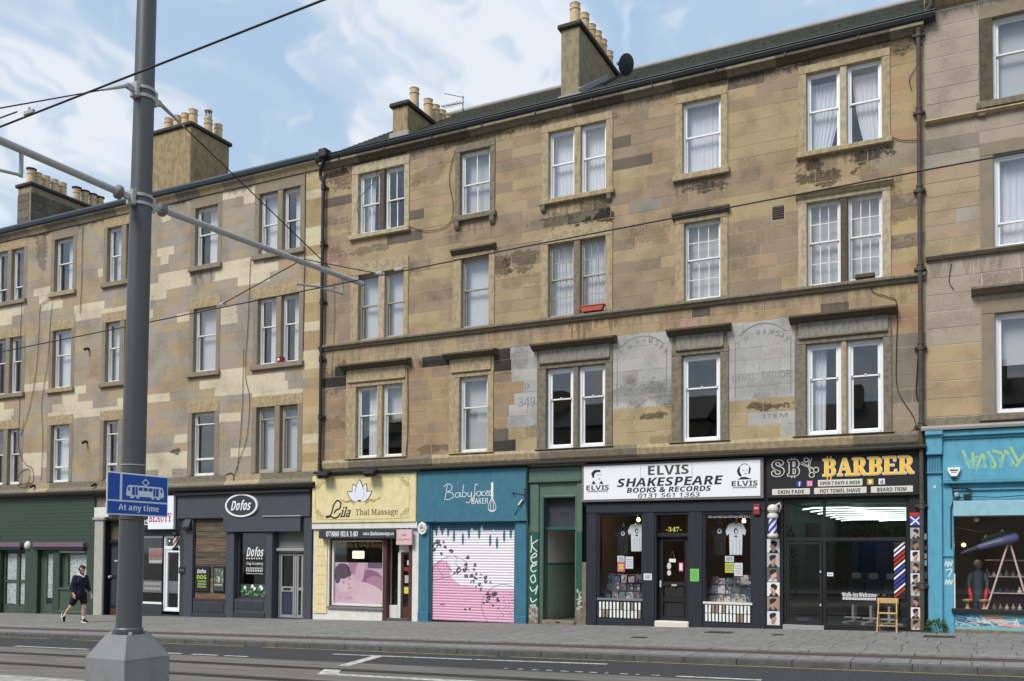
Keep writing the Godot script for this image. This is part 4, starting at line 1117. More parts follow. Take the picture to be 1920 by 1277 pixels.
func right_tenement() -> void:
	var b := thing("stone_tenement", "right tenement of pinkish stone with white joints above the bright blue shop", "building", Vector3(2, gy(2), 0))
	var X0 := -0.88
	var X1 := 12.0
	stone_mat("right_stone", stain_tex(-1, 12, 4.1, 14.6, 1000, 800, [[-0.6, 6.8, 0.2, 0.15, -0.3], [1.5, 8.0, 1.2, 0.2, 0.15]], [[-0.9, 12, 8.55, 8.1, 0.15], [-0.9, 12, 14.4, 14.1, 0.2]]), -1, 12, 4.1, 14.6)
	var W := []
	var blocked := []
	for c in [[[0.52, 1.5], [1.78, 2.76]], [[4.6, 5.7]], [[7.6, 8.5], [8.8, 9.7]]]:
		for f in [[4.9, 7.16, 0], [8.62, 10.76, 1], [11.98, 13.9, 2]]:
			var xa: float = c[0][0] - 0.27
			var xb: float = c[-1][1] + 0.27
			for l in c: W.append([l[0], l[1], f[0], f[1], {"m": M.pvc if f[2] < 2 else M.white_paint, "f": 0.07, "st": 0.06, "cover": ["half_blind", "curtain", "blind"][f[2]], "split": [0.03, 0.28, 0.57][f[2]], "bars": [0, 0]}])
			blocked.append([xa, xb, f[0] - (0.03 if f[2] == 1 else 0.16), f[1] + 0.3])
			for e in [[xa, c[0][0]], [c[-1][1], xb]]: P(b, "jamb", e[0], e[1], f[0], f[1], -0.3, 0.03, M.taupe if f[2] < 2 else M.dressed_dark, 0.012)
			P(b, "lintel", xa, xb, f[1], f[1] + 0.3, -0.3, 0.033, M.taupe, 0.012)
			if c.size() > 1: P(b, "mullion", c[0][1], c[1][0], f[0], f[1], -0.3, 0.01, M.taupe, 0.02)
			if f[2] != 1: P(b, "sill", xa - 0.06, xb + 0.06, f[0] - 0.16, f[0], -0.3, 0.13, M.dressed_grey, 0.015)
			if f[2] == 2:
				for x in [xa + 0.05, xb - 0.05]: obj("console", MB.new().extr([[0, 11.82], [0.11, 11.82], [0.09, 11.68], [0, 11.64]], x - 0.07, x + 0.07), M.taupe, b)
			if f[2] == 0: hood(b, xa - 0.2, xb + 0.2, 7.78, M.dressed_grey, 0.26)
	var holes := []
	for w in W: holes.append([w[0] - 0.05, w[1] + 0.05, w[2] - 0.02, w[3] + 0.05])   # the dressed stone closes the edge
	obj("wall", holed(MB.new(), X0, X1, 4.4, 15.2, -0.006, -0.36, holes), M.mortar_light, b)
	shell(b, X0, X1, [4.4, 8.2, 11.4], 15.0, [3.6, 6.7])
	for w in W: light(b, w[0], w[1], w[2], w[3], w[4])
	ashlar(b, X0, X1, [4.9, 6.55, 8.5], 0.37, [0.6, 1.15], blocked, right_tint, M.right_stone, 0.016, 0.004, 0.004, 100)
	ashlar(b, X0, X1, [8.66, 11.68], 0.34, [0.5, 1.2], blocked, right_tint, M.right_stone, 0.01, 0.004, 0.004, 100)
	ashlar(b, X0, X1, [11.82, 14.34], 0.36, [0.6, 1.2], blocked, right_tint, M.right_stone, 0.016, 0.004, 0.004, 100)
	for y in [[8.5, 8.66, M.dressed_grey], [11.68, 11.82, M.tan_lintel]]:
		var x := X0
		while x < X1 - 0.05:
			var nx := minf(x + rng.randf_range(1.0, 1.6), X1)
			obj("string_course", MB.new().extr([[-0.02, y[1]], [0.1, y[1] - 0.02], [0.13, y[1] - 0.06], [0.08, y[0] + 0.03], [-0.02, y[0]]], x + 0.002, nx - 0.002), y[2], b)
			x = nx
	obj("base_band", MB.new().extr([[-0.1, 4.9], [0.04, 4.88], [0.06, 4.7], [-0.1, 4.68]], X0, X1), M.dressed_grey, b)
	obj("lead_flashing", MB.new().extr([[-0.1, 4.7], [0.2, 4.68], [0.28, 4.62], [0.27, 4.57], [-0.1, 4.58]], X0 - 0.12, X1), M.lead, b)
	obj("eaves_cornice", MB.new().extr([[-0.1, 14.8], [0.34, 14.78], [0.36, 14.66], [0.26, 14.6], [0.2, 14.5], [0.1, 14.42], [-0.1, 14.34]], X0 + 0.02, X1), M.tan_lintel, b)
	obj("gutter", MB.new().extr([[0.2, 14.86], [0.42, 14.88], [0.45, 14.8], [0.4, 14.72], [0.2, 14.7]], X0 - 0.15, X1), M.gutter, b)
	roof(b, X0, X1, 14.85, 0.6, 5.0, M.slate)
	obj("downpipe", MB.new().tube([Vector3(-0.72, 14.75, 0.3), Vector3(-0.72, 14.4, 0.24), Vector3(-0.95, 14.2, 0.14)], 0.06, 8), M.pipe_grey, b)
	hang(b, [[-0.35, 8.4], [-0.4, 8.0], [-0.3, 7.8]], 0.008)

func opposite_tenement() -> void:
	# the block across the street, behind the camera: what the window panes mirror
	for k in 5:
		var x0: float = -46.0 + k * 15.0
		var h: float = [10.4, 11.2, 10.0, 10.9, 10.5][k]
		var b := thing("opposite_house", ["grey stone house", "tall stone house", "low stone house", "brown stone house", "plain stone house"][k] + " across the street behind the camera, mirrored in the panes", "building", Vector3(x0 + 7, gy(x0), 38))
		var holes := []
		for f in 3:
			for i in 5: holes.append([x0 + 1.2 + i * 2.8, x0 + 2.3 + i * 2.8, 0.8 + f * 3.0, 2.9 + f * 3.0])
		var m := MB.new()
		for q in holes: m.box(q[0], q[1], q[2], q[3], 38.25, 38.3)
		obj("window", m, M.glass, b).set_meta("kind", "stuff")
		var w := MB.new()
		holed(w, x0, x0 + 14.99, -1.2, h, 38.6, 38.0, holes)
		w.box(x0, x0 + 14.99, -1.2, h, 44.0, 44.3); w.box(x0, x0 + 0.3, -1.2, h, 38.6, 44.0); w.box(x0 + 14.69, x0 + 14.99, -1.2, h, 38.6, 44.0)
		obj("wall", w, M.dressed_grey, b)
		var r := MB.new()
		r.extr([[46.5, h], [42.2, h + 2.2], [37.8, h - 0.1], [37.8, h - 0.25], [46.5, h - 0.25]], x0, x0 + 14.99)
		obj("roof", r, M.slate, b)
		for c in [1.5, 8.0]:
			obj("chimney", MB.new().box(x0 + c, x0 + c + 1.6, h + 1.0, h + 3.2, 41.0, 42.6, 0.03), M.render_grey, b)

# ------------------------------------------------------------------ printed pictures
func pic(w: int, h: int, bg: Color) -> Image:
	var im := Image.create(w, h, false, Image.FORMAT_RGB8)
	im.fill(bg)
	return im

func blob(im: Image, cx: float, cy: float, rx: float, ry: float, c: Color, turn := 0.0, wob := 0.0) -> void:
	var r := maxf(rx, ry) * (1.0 + wob) + 1.0
	for y in range(maxi(0, int(cy - r)), mini(im.get_height(), int(cy + r) + 1)):
		for x in range(maxi(0, int(cx - r)), mini(im.get_width(), int(cx + r) + 1)):
			var p := Vector2(x + 0.5 - cx, y + 0.5 - cy).rotated(-turn)
			var a := atan2(p.y, p.x)
			if Vector2(p.x / rx, p.y / ry).length() < 1.0 + wob * sin(a * 3.0 + cx): im.set_pixel(x, y, c)

func line(im: Image, a: Vector2, b: Vector2, w: float, c: Color) -> void:
	var n := int(a.distance_to(b)) + 1
	for i in n + 1:
		var p := a.lerp(b, float(i) / n)
		im.fill_rect(Rect2i(int(p.x - w * 0.5), int(p.y - w * 0.5), maxi(1, int(w)), maxi(1, int(w))), c)

func pmat(im: Image, rough := 0.6) -> StandardMaterial3D:
	var m := StandardMaterial3D.new()
	m.albedo_texture = ImageTexture.create_from_image(im)
	m.roughness = rough
	m.texture_repeat = false
	return m

func notice(sd: int, w := 64, h := 96) -> StandardMaterial3D:   # a sheet of coloured notices, too far off to read
	rng.seed = sd
	var im := pic(w, h, C(196, 206, 204))
	for i in 260:
		var c = [C(104, 134, 170), C(120, 164, 150), C(206, 212, 214), C(168, 176, 186), C(186, 192, 150), C(136, 150, 168)][rng.randi() % 6]
		im.fill_rect(Rect2i(rng.randi() % w, rng.randi() % h, 2 + rng.randi() % 8, 1 + rng.randi() % 4), c)
	return pmat(im, 0.4)

func sleeve(sd: int) -> StandardMaterial3D:                # an abstract record or book cover
	rng.seed = sd
	var pal := [C(76, 80, 84), C(190, 188, 182), C(144, 96, 90), C(112, 126, 130), C(206, 204, 204), C(96, 88, 100), C(168, 156, 130), C(54, 56, 60), C(176, 140, 152), C(130, 142, 118), C(84, 96, 124)]
	var im := pic(32, 32, pal[rng.randi() % pal.size()])
	for i in 5 + rng.randi() % 6:
		var c: Color = pal[rng.randi() % pal.size()]
		if rng.randf() < 0.5: im.fill_rect(Rect2i(rng.randi() % 28, rng.randi() % 28, 3 + rng.randi() % 14, 2 + rng.randi() % 10), c)
		else: blob(im, rng.randf() * 32, rng.randf() * 32, 2 + rng.randf() * 8, 2 + rng.randf() * 8, c)
	return pmat(im)

func haircut(sd: int) -> StandardMaterial3D:               # a small portrait of a head of dark hair
	rng.seed = sd
	var im := pic(48, 52, [C(214, 216, 218), C(176, 176, 178), C(96, 92, 90), C(226, 226, 226), C(150, 134, 124)][sd % 5])
	var sk: Color = [C(206, 160, 136), C(190, 142, 116), C(216, 178, 158), C(176, 128, 104)][rng.randi() % 4]
	var f := -1.0 if sd % 3 == 0 else 1.0
	blob(im, 24 - f * 2, 50, 17, 12, [C(30, 30, 34), C(40, 44, 54), C(200, 200, 200)][sd % 3])
	blob(im, 24 - f, 40, 7, 10, sk.darkened(0.15))
	blob(im, 24 + f * 1, 27, 11, 14, sk)
	blob(im, 24 + f * 11, 29, 2.5, 3, sk)
	blob(im, 24 - f * 2, 14, 13, 8, C(28, 24, 24), f * -0.2, 0.06)
	blob(im, 24 - f * 8, 21, 6, 9, C(40, 34, 32))
	blob(im, 24 - f * 6, 29, 2, 4, sk.darkened(0.1))
	blob(im, 24 + f * 5, 26, 2.0, 0.9, C(40, 30, 30)); blob(im, 24 + f * 4, 37, 4, 3, C(96, 70, 60)); blob(im, 24 + f * 5, 36, 2.4, 0.8, C(150, 90, 84))
	return pmat(im)

func card(called: String, x0: float, x1: float, y0: float, y1: float, z: float, m: Material, into: Node = self, d := 0.006) -> MeshInstance3D:
	var b := MB.new()
	b.quad_uv(Vector3(x0, y0, z + d), Vector3(x1, y0, z + d), Vector3(x1, y1, z + d), Vector3(x0, y1, z + d))
	b.col = Color(1, 1, 1)
	var e := MB.new()
	e.box(x0, x1, y0, y1, z, z + d - 0.0015)
	for i in e.v.size(): b.vert(e.v[i], e.n[i], Vector2(0.02, 0.02))
	return obj(called, b, m, into)

func room(into: Node3D, x0: float, x1: float, y0: float, y1: float, z0: float, z1: float, m: Material, fm: Material = null) -> void:
	var b := MB.new()
	b.box(x0 - 0.1, x1 + 0.1, y0 - 0.1, y1 + 0.1, z1 - 0.1, z1)
	b.box(x0 - 0.1, x0, y0 - 0.1, y1 + 0.1, z1, z0); b.box(x1, x1 + 0.1, y0 - 0.1, y1 + 0.1, z1, z0)
	b.box(x0, x1, y1, y1 + 0.1, z1, z0)
	obj("room_lining", b, m, into)
	obj("floor", MB.new().box(x0, x1, y0 - 0.1, y0, z1, z0), fm if fm else M.tile_floor, into)

func glaze(into: Node, x0: float, x1: float, y0: float, y1: float, z: float) -> void:
	obj("pane", MB.new().box(x0, x1, y0, y1, z - 0.005, z), M.glass_shop, into)

func rim(b: MB, x0: float, x1: float, y0: float, y1: float, w: float, z0: float, z1: float, ch := 0.005) -> MB:
	b.box(x0, x0 + w, y0, y1, z0, z1, ch); b.box(x1 - w, x1, y0, y1, z0, z1, ch)
	b.box(x0 + w, x1 - w, y1 - w, y1, z0, z1 - 0.002, ch); b.box(x0 + w, x1 - w, y0, y0 + w, z0, z1 - 0.002, ch)
	return b

func front(into: Node3D, x0: float, x1: float, y1: float, holes: Array, m: Material, z := 0.0) -> void:
	obj("front_wall", holed(MB.new(), x0, x1, gy(x0) - 0.15, y1, z, -0.3, holes), m, into)

func scrib(called: String, into: Node, lines: Array, w: float, z: float, m: Material, mb: MB = null) -> MB:
	var b := mb if mb else MB.new()
	for l in lines:
		var p := []
		for q in l: p.append(Vector2(q[0], q[1]))
		b.stroke(p, w, z, 0.003)
	if called: obj(called, b, m, into)
	return b

# ------------------------------------------------------------------ shops
func shops() -> void:
	green_shop()
	salon()
	pet_shop()
	massage_shop()
	bakery()
	close_entry()
	bookshop()
	barber()
	blue_shop()

func green_shop() -> void:
	var t := thing("shopfront", "dark green shopfront at the far left with paper notices in its panes", "shopfront", Vector3(-32, gy(-32), 0))
	var holes := [[-33.95, -32.45, -0.75, 1.76], [-31.75, -30.86, -0.8, 1.76], [-30.5, -29.02, -0.5, 1.72], [-38.5, -37.0, -0.8, 1.76], [-36.5, -35.0, -0.5, 1.72]]
	front(t, -45.9, -28.62, 3.7, holes, M.green, 0.03)
	P(t, "cornice", -45.9, -28.6, 3.68, 3.74, -0.1, 0.1, M.green)
	for y in 11: P(t, "boarding_line", -45.9, -28.66, 2.16 + y * 0.14, 2.29 + y * 0.14, 0.0, 0.037, M.green, 0.004)
	P(t, "panel", -30.52, -29.0, -0.55, 0.28, -0.2, 0.0, M.green_door); P(t, "panel_rail", -30.55, -28.98, 0.28, 0.36, -0.2, 0.05, M.green_door)
	P(t, "threshold", -30.5, -29.0, -0.56, -0.49, -0.1, 0.06, M.close_green)
	for d in [[-33.92, -33.08, -33.78, -33.16], [-33.08, -32.47, -32.96, -32.52]]:
		var f := MB.new()
		rim(f, d[0], d[1], -0.72, 1.75, 0.09, -0.2, -0.12)
		f.box(d[0] + 0.09, d[1] - 0.09, 0.5, 0.58, -0.19, -0.13); f.box(d[0] + 0.09, d[1] - 0.09, -0.63, -0.36, -0.19, -0.13)
		var dd := obj("door", f, M.green_door, t)
		for y in [[-0.36, 0.5], [0.58, 1.63]]:
			glaze(dd, d[2] - 0.06, d[3] + 0.04, y[0], y[1], -0.15)
			card("notice", d[2], d[3], y[0] + 0.02, y[1] - 0.02, -0.18, notice(int(d[0] * -10) + int(y[0] * 10)), dd)
	var f2 := MB.new()
	rim(f2, -31.74, -30.87, -0.72, 1.75, 0.14, -0.2, -0.12); f2.box(-31.6, -31.4, -0.6, 1.6, -0.19, -0.13); f2.box(-31.4, -31.0, -0.6, -0.28, -0.19, -0.13)
	var d2 := obj("door", f2, M.green_door, t)
	glaze(d2, -31.42, -30.98, -0.3, 1.64, -0.15)
	card("notice", -31.4, -31.0, -0.05, 1.6, -0.18, notice(51), d2)
	obj("window_frame", rim(MB.new(), -30.5, -29.02, 0.34, 1.72, 0.08, -0.2, -0.1), M.green_door, t)
	P(t, "window_post", -30.42, -30.2, 0.4, 1.66, -0.2, -0.12, M.green_door)
	glaze(t, -30.42, -29.1, 0.4, 1.66, -0.14)
	card("notice", -30.15, -29.12, 0.42, 1.58, -0.18, notice(77, 96, 96), t)
	card("notice", -36.4, -35.1, -0.3, 1.6, -0.18, notice(78), t)
	room(t, -45.8, -28.8, -0.95, 3.2, -0.3, -4.0, M.dark_room)
	for s in [[-36.5, -32.6], [-31.84, -29.04]]:
		P(t, "shutter_box", s[0], s[1], 1.76, 1.87, 0.0, 0.16, M.ink, 0.01)
		P(t, "shutter_box", s[0], s[1], 1.87, 2.04, 0.0, 0.18, M.purple, 0.015)
	P(t, "shutter_rail", -30.5, -29.1, 1.66, 1.74, -0.05, 0.05, M.galv)
	P(t, "wall_vent", -34.3, -33.9, 2.2, 2.36, 0.0, 0.05, M.green_door)
	for y in 4: P(t, "vent_slat", -34.28, -33.92, 2.22 + y * 0.035, 2.235 + y * 0.035, 0.03, 0.06, M.green)
	var lamp := thing("wall_lamp", "round white bulkhead lamp on the green shopfront pier", "lamp", Vector3(-32.3, 1.94, 0.03))
	obj("lamp_glass", MB.new().lathe(Vector3.ZERO, [[0.15, 0.0], [0.15, 0.03], [0.135, 0.07], [0.09, 0.11], [0.0, 0.125]], 20), M.off_white, lamp, true).rotation.x = PI / 2
	obj("lamp_rim", MB.new().lathe(Vector3.ZERO, [[0.165, 0.0], [0.165, 0.03], [0.15, 0.04]], 20), M.galv, lamp, true).rotation.x = PI / 2

func salon() -> void:
	var t := thing("shopfront", "black fronted hair salon with white window frames behind the tram pole", "shopfront", Vector3(-26, gy(-26), 0))
	front(t, -28.62, -24.2, 3.72, [[-28.1, -27.2, -0.75, 2.84], [-26.9, -25.22, -0.12, 2.28], [-25.22, -24.36, -0.8, 2.28]], M.black, -0.02)
	P(t, "pilaster", -28.6, -28.14, -0.75, 2.88, -0.1, 0.06, M.stone_paint, 0.02)
	P(t, "pilaster_cap", -28.66, -28.02, 2.86, 2.95, -0.1, 0.12, M.stone_paint, 0.02); P(t, "lintel_block", -28.6, -27.1, 2.95, 3.32, -0.1, 0.09, M.off_white, 0.02)
	P(t, "rough_panel", -28.55, -27.2, 3.32, 3.68, -0.1, 0.03, M.dressed_grey, 0.02)
	var dr := obj("door", MB.new().box(-28.08, -27.22, -0.6, 2.02, -0.28, -0.22, 0.004), M.black, t)
	for p in [[-27.98, -27.7, -0.25, 0.7], [-27.6, -27.32, -0.25, 0.7], [-27.98, -27.7, 0.85, 1.85], [-27.6, -27.32, 0.85, 1.85]]: obj("door_panel", MB.new().box(p[0], p[1], p[2], p[3], -0.23, -0.205, 0.012), M.grey_dark, dr)
	obj("letter_plate", MB.new().box(-27.82, -27.48, 1.35, 1.41, -0.21, -0.19), M.steel, dr)
	obj("door_knob", MB.new().tube([Vector3(-28.0, 0.8, -0.22), Vector3(-28.0, 0.8, -0.12)], 0.05, 10), M.steel, dr)
	P(t, "kick_board", -28.0, -27.25, -0.6, -0.36, -0.23, -0.2, M.oxblood)
	P(t, "transom", -28.1, -27.2, 2.02, 2.14, -0.28, -0.16, M.black); P(t, "fanlight", -28.1, -27.2, 2.14, 2.84, -0.26, -0.24, M.dressed_dark)
	var f := MB.new()
	rim(f, -26.9, -25.22, -0.12, 2.28, 0.07, -0.2, -0.08)
	obj("window_frame", f, M.pvc, t)
	glaze(t, -26.85, -25.27, -0.06, 2.22, -0.14)
	var g := MB.new()
	rim(g, -25.22, -24.36, -0.35, 2.28, 0.07, -0.2, -0.08); g.box(-25.15, -24.43, 1.8, 1.92, -0.2, -0.08, 0.004)
	obj("door_frame", g, M.pvc, t)
	var d := obj("door", rim(MB.new(), -25.14, -24.44, -0.3, 1.79, 0.09, -0.17, -0.1), M.pvc, t)
	glaze(d, -25.07, -24.5, -0.24, 1.72, -0.13)
	glaze(t, -25.15, -24.43, 1.92, 2.21, -0.14)
	obj("stall_riser", MB.new().box(-26.95, -25.2, gy(-26) - 0.1, -0.12, -0.2, 0.0), M.grey_dark, t)
	P(t, "step", -27.0, -24.3, gy(-26) - 0.1, -0.47, -0.2, 0.08, M.grey_dark)
	for x in [[-26.84, -25.28], [-25.05, -24.52]]:
		var b := MB.new()
		b.box(x[0], x[1], 0.28, 0.7, -0.155, -0.15)
		obj("frosted_band", b, M.grey_text, t)
	for y in [0.38, 0.55]:
		var b := MB.new()
		for i in 8: b.box(-26.2 + i * 0.1, -26.13 + i * 0.1, y, y + 0.08, -0.148, -0.145)
		obj("band_print", b, M.steel, t)
	room(t, -28.5, -24.3, -0.7, 3.0, -0.3, -4.0, M.dark_room)
	P(t, "fascia", -27.1, -24.3, 2.46, 3.6, -0.1, 0.03, M.black)
	obj("lettering", words("RS", -26.18, -25.82, 2.66, 2.86, 0.03, "Droid Sans", true), M.white, t)
	P(t, "pillar", -24.34, -24.12, gy(-24) - 0.1, 3.6, -0.3, 0.02, M.grey_dark)
	var s := thing("shop_sign", "white box sign with magenta lettering half hidden by the blue tram sign", "sign", Vector3(-25.15, 2.5, 0.03))
	P(s, "board", -25.78, -24.55, 2.5, 3.66, 0.03, 0.14, M.pvc, 0.01)
	obj("lettering", words("BEAUTY", -25.72, -24.64, 2.76, 3.06, 0.14, "Droid Serif", true), M.magenta, s)
	barber_pole("barber_pole", "small black capped barber pole on the salon wall", Vector3(-24.45, 1.76, 0.12), 0.62, 0.11, true, 0)
	var e := thing("window_sign", "small red and white neon style sign inside the salon window", "sign", Vector3(-25.8, 1.3, -0.25))
	P(e, "board", -26.15, -25.42, 1.3, 1.85, -0.27, -0.25, M.dark_room)
	obj("red_lettering", scrib("", e, [[[-26.08, 1.62], [-26.0, 1.74], [-25.92, 1.62]], [[-25.86, 1.62], [-25.86, 1.74], [-25.78, 1.7], [-25.86, 1.66]], [[-25.7, 1.62], [-25.7, 1.76], [-25.6, 1.76]], [[-25.55, 1.6], [-25.55, 1.75]], [[-26.1, 1.56], [-25.5, 1.58]]], 0.035, -0.25, M.red), M.red, e)
	obj("white_lettering", words("BARBERS", -26.08, -25.5, 1.32, 1.42, -0.25, "Droid Sans", true), M.white, e)
	for x in [-25.9, -24.8]:
		var dl := thing("downlight", "small white ceiling light glowing in the salon, %s one" % ("left" if x < -25 else "right"), "lamp", Vector3(x, 2.12, -0.9))
		obj("lamp_glass", MB.new().lathe(Vector3(0, -0.03, 0), [[0.0, 0.0], [0.05, 0.0], [0.055, 0.04], [0.0, 0.05]], 12), M.led, dl, true)
		obj("flex", MB.new().tube([Vector3(0, 0.02, 0), Vector3(0, 0.88, 0)], 0.006, 5), M.ink, dl, true)
		var o := OmniLight3D.new()
		o.light_energy = 0.08; o.light_size = 0.05; o.omni_range = 6.0; o.omni_attenuation = 2.0; o.shadow_enabled = true
		dl.add_child(o)
	var pl := thing("sign_plate", "small dark plate on the pillar between the salon and the pet shop", "sign", Vector3(-24.2, 0.98, 0.02))
	P(pl, "plate", -24.34, -24.06, 0.97, 1.2, 0.02, 0.07, M.black)
	obj("print", MB.new().box(-24.3, -24.1, 1.06, 1.08, 0.07, 0.073).box(-24.3, -24.1, 1.11, 1.13, 0.07, 0.073), M.grey_text, pl)

func barber_pole(called: String, label: String, at: Vector3, h: float, r: float, black: bool, kind: int) -> void:
	var t := thing(called, label, "barber pole", at)
	var cap: Material = M.black if black else M.bone
	obj("lower_cap", MB.new().lathe(Vector3.ZERO, [[0, 0], [r * 0.8, 0], [r, h * 0.06], [r, h * 0.14], [r * 0.8, h * 0.17]], 18), cap, t, true)
	obj("upper_cap", MB.new().lathe(Vector3.ZERO, [[r * 0.8, h * 0.8], [r, h * 0.83], [r, h * 0.93], [r * 0.7, h], [0, h]], 18), cap, t, true)
	obj("glass", MB.new().lathe(Vector3.ZERO, [[r * 0.76, h * 0.15], [r * 0.76, h * 0.82]], 18), M.white, t, true)
	for k in 4:
		var b := MB.new()
		var p := []
		for s in 14:
			var q := s / 13.0
			p.append([TAU * (k / 4.0 + q * 0.55), h * lerpf(0.16, 0.81, q)])
		for s in 13:
			for e in 3:
				var w := TAU / 8.0 / 3.0
				var q := []
				for c in [[s, e], [s, e + 1], [s + 1, e + 1], [s + 1, e]]:
					var a: float = p[c[0]][0] + c[1] * w
					q.append(Vector3(cos(a) * r * 0.79, p[c[0]][1], -sin(a) * r * 0.79))
				b.quad(q[0], q[1], q[2], q[3])
		obj("stripe", b, (M.red if k % 2 == 0 else (M.ink if black else M.royal)) if kind == 0 else (M.royal if k % 2 == 0 else M.royal), t, true)
	obj("bracket", MB.new().box(-0.03, 0.03, h * 0.4, h * 0.6, -at.z, -r * 0.7), cap, t, true)

func pet_shop() -> void:
	var t := thing("shopfront", "slate grey pet shop front with a wood clad panel and recessed glass door", "shopfront", Vector3(-21.5, gy(-21.5), 0))
	var x0 := -24.12
	front(t, x0, -18.6, 3.66, [[-23.7, -22.24, 0.1, 2.84], [-21.84, -20.52, 0.18, 2.42], [-20.2, -18.94, -0.7, 2.42]], M.grey_shop, 0.0)
	P(t, "fascia", -24.42, -18.66, 2.86, 3.64, -0.05, 0.1, M.grey_shop, 0.01)
	P(t, "lower_fascia", -22.28, -19.02, 2.39, 2.87, -0.02, 0.13, M.grey_shop, 0.008)
	P(t, "fascia_ledge", -20.55, -18.98, 2.87, 2.9, 0.05, 0.17, M.galv)
	P(t, "cornice", -24.46, -18.6, 3.64, 3.72, -0.05, 0.2, M.ink)
	P(t, "pilaster", -24.14, -23.72, gy(x0) - 0.1, 2.86, -0.05, 0.05, M.grey_shop, 0.01)
	P(t, "floodlight", -24.1, -23.76, 2.48, 2.58, 0.05, 0.2, M.ink, 0.02)
	obj("lamp_hood", MB.new().extr([[0.05, 2.84], [0.08, 2.84], [0.2, 2.58], [0.05, 2.58]], -24.08, -23.78), M.grey_dark, t)
	P(t, "pilaster", -22.22, -21.86, gy(-22) - 0.1, 2.4, -0.05, 0.05, M.grey_shop, 0.01); P(t, "pilaster", -20.5, -20.22, gy(-20) - 0.1, 2.4, -0.05, 0.05, M.grey_shop, 0.01)
	P(t, "pilaster", -18.94, -18.62, gy(-18) - 0.1, 2.86, -0.05, 0.05, M.grey_shop, 0.01)
	P(t, "panel", -23.62, -22.3, -0.32, 0.04, -0.02, 0.02, M.grey_dark, 0.01); P(t, "panel", -21.76, -20.6, -0.16, 0.12, -0.02, 0.02, M.grey_dark, 0.01); P(t, "skirting", -21.84, -20.52, gy(-21.5) - 0.1, -0.26, -0.02, 0.06, M.grey_dark)
	P(t, "skirting", -23.7, -22.24, gy(-23) - 0.1, -0.36, -0.02, 0.05, M.grey_dark)
	var ys := [0.12, 0.36, 0.6, 0.84, 1.06, 1.3, 1.52, 1.72, 1.94, 2.2, 2.42, 2.6, 2.84]
	for i in ys.size() - 1:
		var xa := -23.69
		while xa < -22.25:
			var xb := minf(xa + rng.randf_range(0.9, 1.6), -22.25)
			if -22.25 - xb < 0.35: xb = -22.25
			var b := MB.new()
			b.col = [L(120, 100, 80), L(126, 104, 82), L(108, 94, 78), L(118, 106, 92), L(136, 124, 106), L(94, 80, 68), L(146, 112, 82)][(i * 3 + rng.randi() % 2 + (3 if i in [8, 9] else 0)) % 7] * 1.2
			b.box(xa + 0.004, xb - 0.004, ys[i] + 0.005, ys[i + 1] - 0.005, -0.12, -0.05 + rng.randf_range(-0.008, 0.012), 0.005)
			obj("plank", b, M.plank, t)
			xa = xb
	P(t, "ledge", -23.68, -22.26, 0.08, 0.16, -0.1, 0.02, M.oxblood)
	obj("window_frame", rim(MB.new(), -21.84, -20.52, 0.18, 2.42, 0.07, -0.22, -0.12), M.grey_dark, t)
	glaze(t, -21.78, -20.58, 0.24, 2.36, -0.16)
	P(t, "transom_panel", -20.2, -18.94, 1.84, 2.42, -0.3, -0.22, M.grey_text); P(t, "shutter_rail", -20.2, -18.94, 1.76, 1.86, -0.3, -0.1, M.aluminium, 0.01)
	var df := MB.new()
	rim(df, -20.18, -18.94, -0.42, 1.76, 0.06, -0.3, -0.22)
	df.box(-19.5, -19.44, -0.36, 1.7, -0.3, -0.22)
	obj("door_frame", df, M.aluminium, t)
	var d := obj("door", rim(MB.new(), -20.1, -19.52, -0.36, 1.68, 0.06, -0.28, -0.22), M.aluminium, t)
	obj("rail", MB.new().box(-20.04, -19.58, 0.45, 0.62, -0.28, -0.22), M.aluminium, d); obj("letter_slot", MB.new().box(-19.96, -19.66, 0.5, 0.57, -0.22, -0.21), M.ink, d)
	obj("kick_panel", MB.new().box(-20.04, -19.58, -0.3, 0.45, -0.26, -0.24), M.lilac_dark, d); glaze(d, -20.04, -19.58, 0.62, 1.62, -0.24)
	P(t, "door_mat", -20.1, -19.0, gy(-19.5) - 0.05, gy(-19.5) + 0.02, -0.3, 0.1, M.ink)
	var d2 := obj("door", rim(MB.new(), -19.42, -18.98, -0.36, 1.68, 0.07, -0.28, -0.22), M.aluminium, t)
	obj("rail", MB.new().box(-19.36, -19.04, 0.5, 0.6, -0.28, -0.22), M.aluminium, d2); obj("mid_stile", MB.new().box(-19.24, -19.17, -0.3, 1.62, -0.28, -0.223), M.aluminium, d2); glaze(d2, -19.36, -19.04, -0.3, 1.62, -0.24)
	room(t, -24.0, -18.7, -0.55, 2.8, -0.3, -4.5, M.dark_room)
	var s := thing("shop_sign", "oval white rimmed sign with white script on the slate grey fascia", "sign", Vector3(-21.5, 3.0, 0.1))
	obj("board", MB.new().plate(ell(-21.47, 3.26, 0.68, 0.37, 40), 0.1, 0.14), M.grey_dark, s)
	var rg := MB.new()
	for i in 40:
		var o := ell(-21.47, 3.26, 0.7, 0.385, 40)
		var n := ell(-21.47, 3.26, 0.63, 0.33, 40)
		rg.plate([o[i], o[(i + 1) % 40], n[(i + 1) % 40], n[i]], 0.1, 0.165)
	obj("rim", rg, M.white, s)
	obj("lettering", words("Dofos", -21.92, -21.02, 3.1, 3.44, 0.14, "Droid Sans", true, 0.25, 0.02), M.white, s)
	obj("stay", MB.new().tube([Vector3(-21.7, 3.64, 0.12), Vector3(-21.75, 3.95, 0.02)], 0.01, 5).tube([Vector3(-21.25, 3.64, 0.12), Vector3(-21.1, 3.95, 0.02)], 0.01, 5), M.cable, s)
	var w := thing("window_lettering", "white lettering and green flower transfer on the pet shop window", "sign", Vector3(-21.1, 0.2, -0.15))
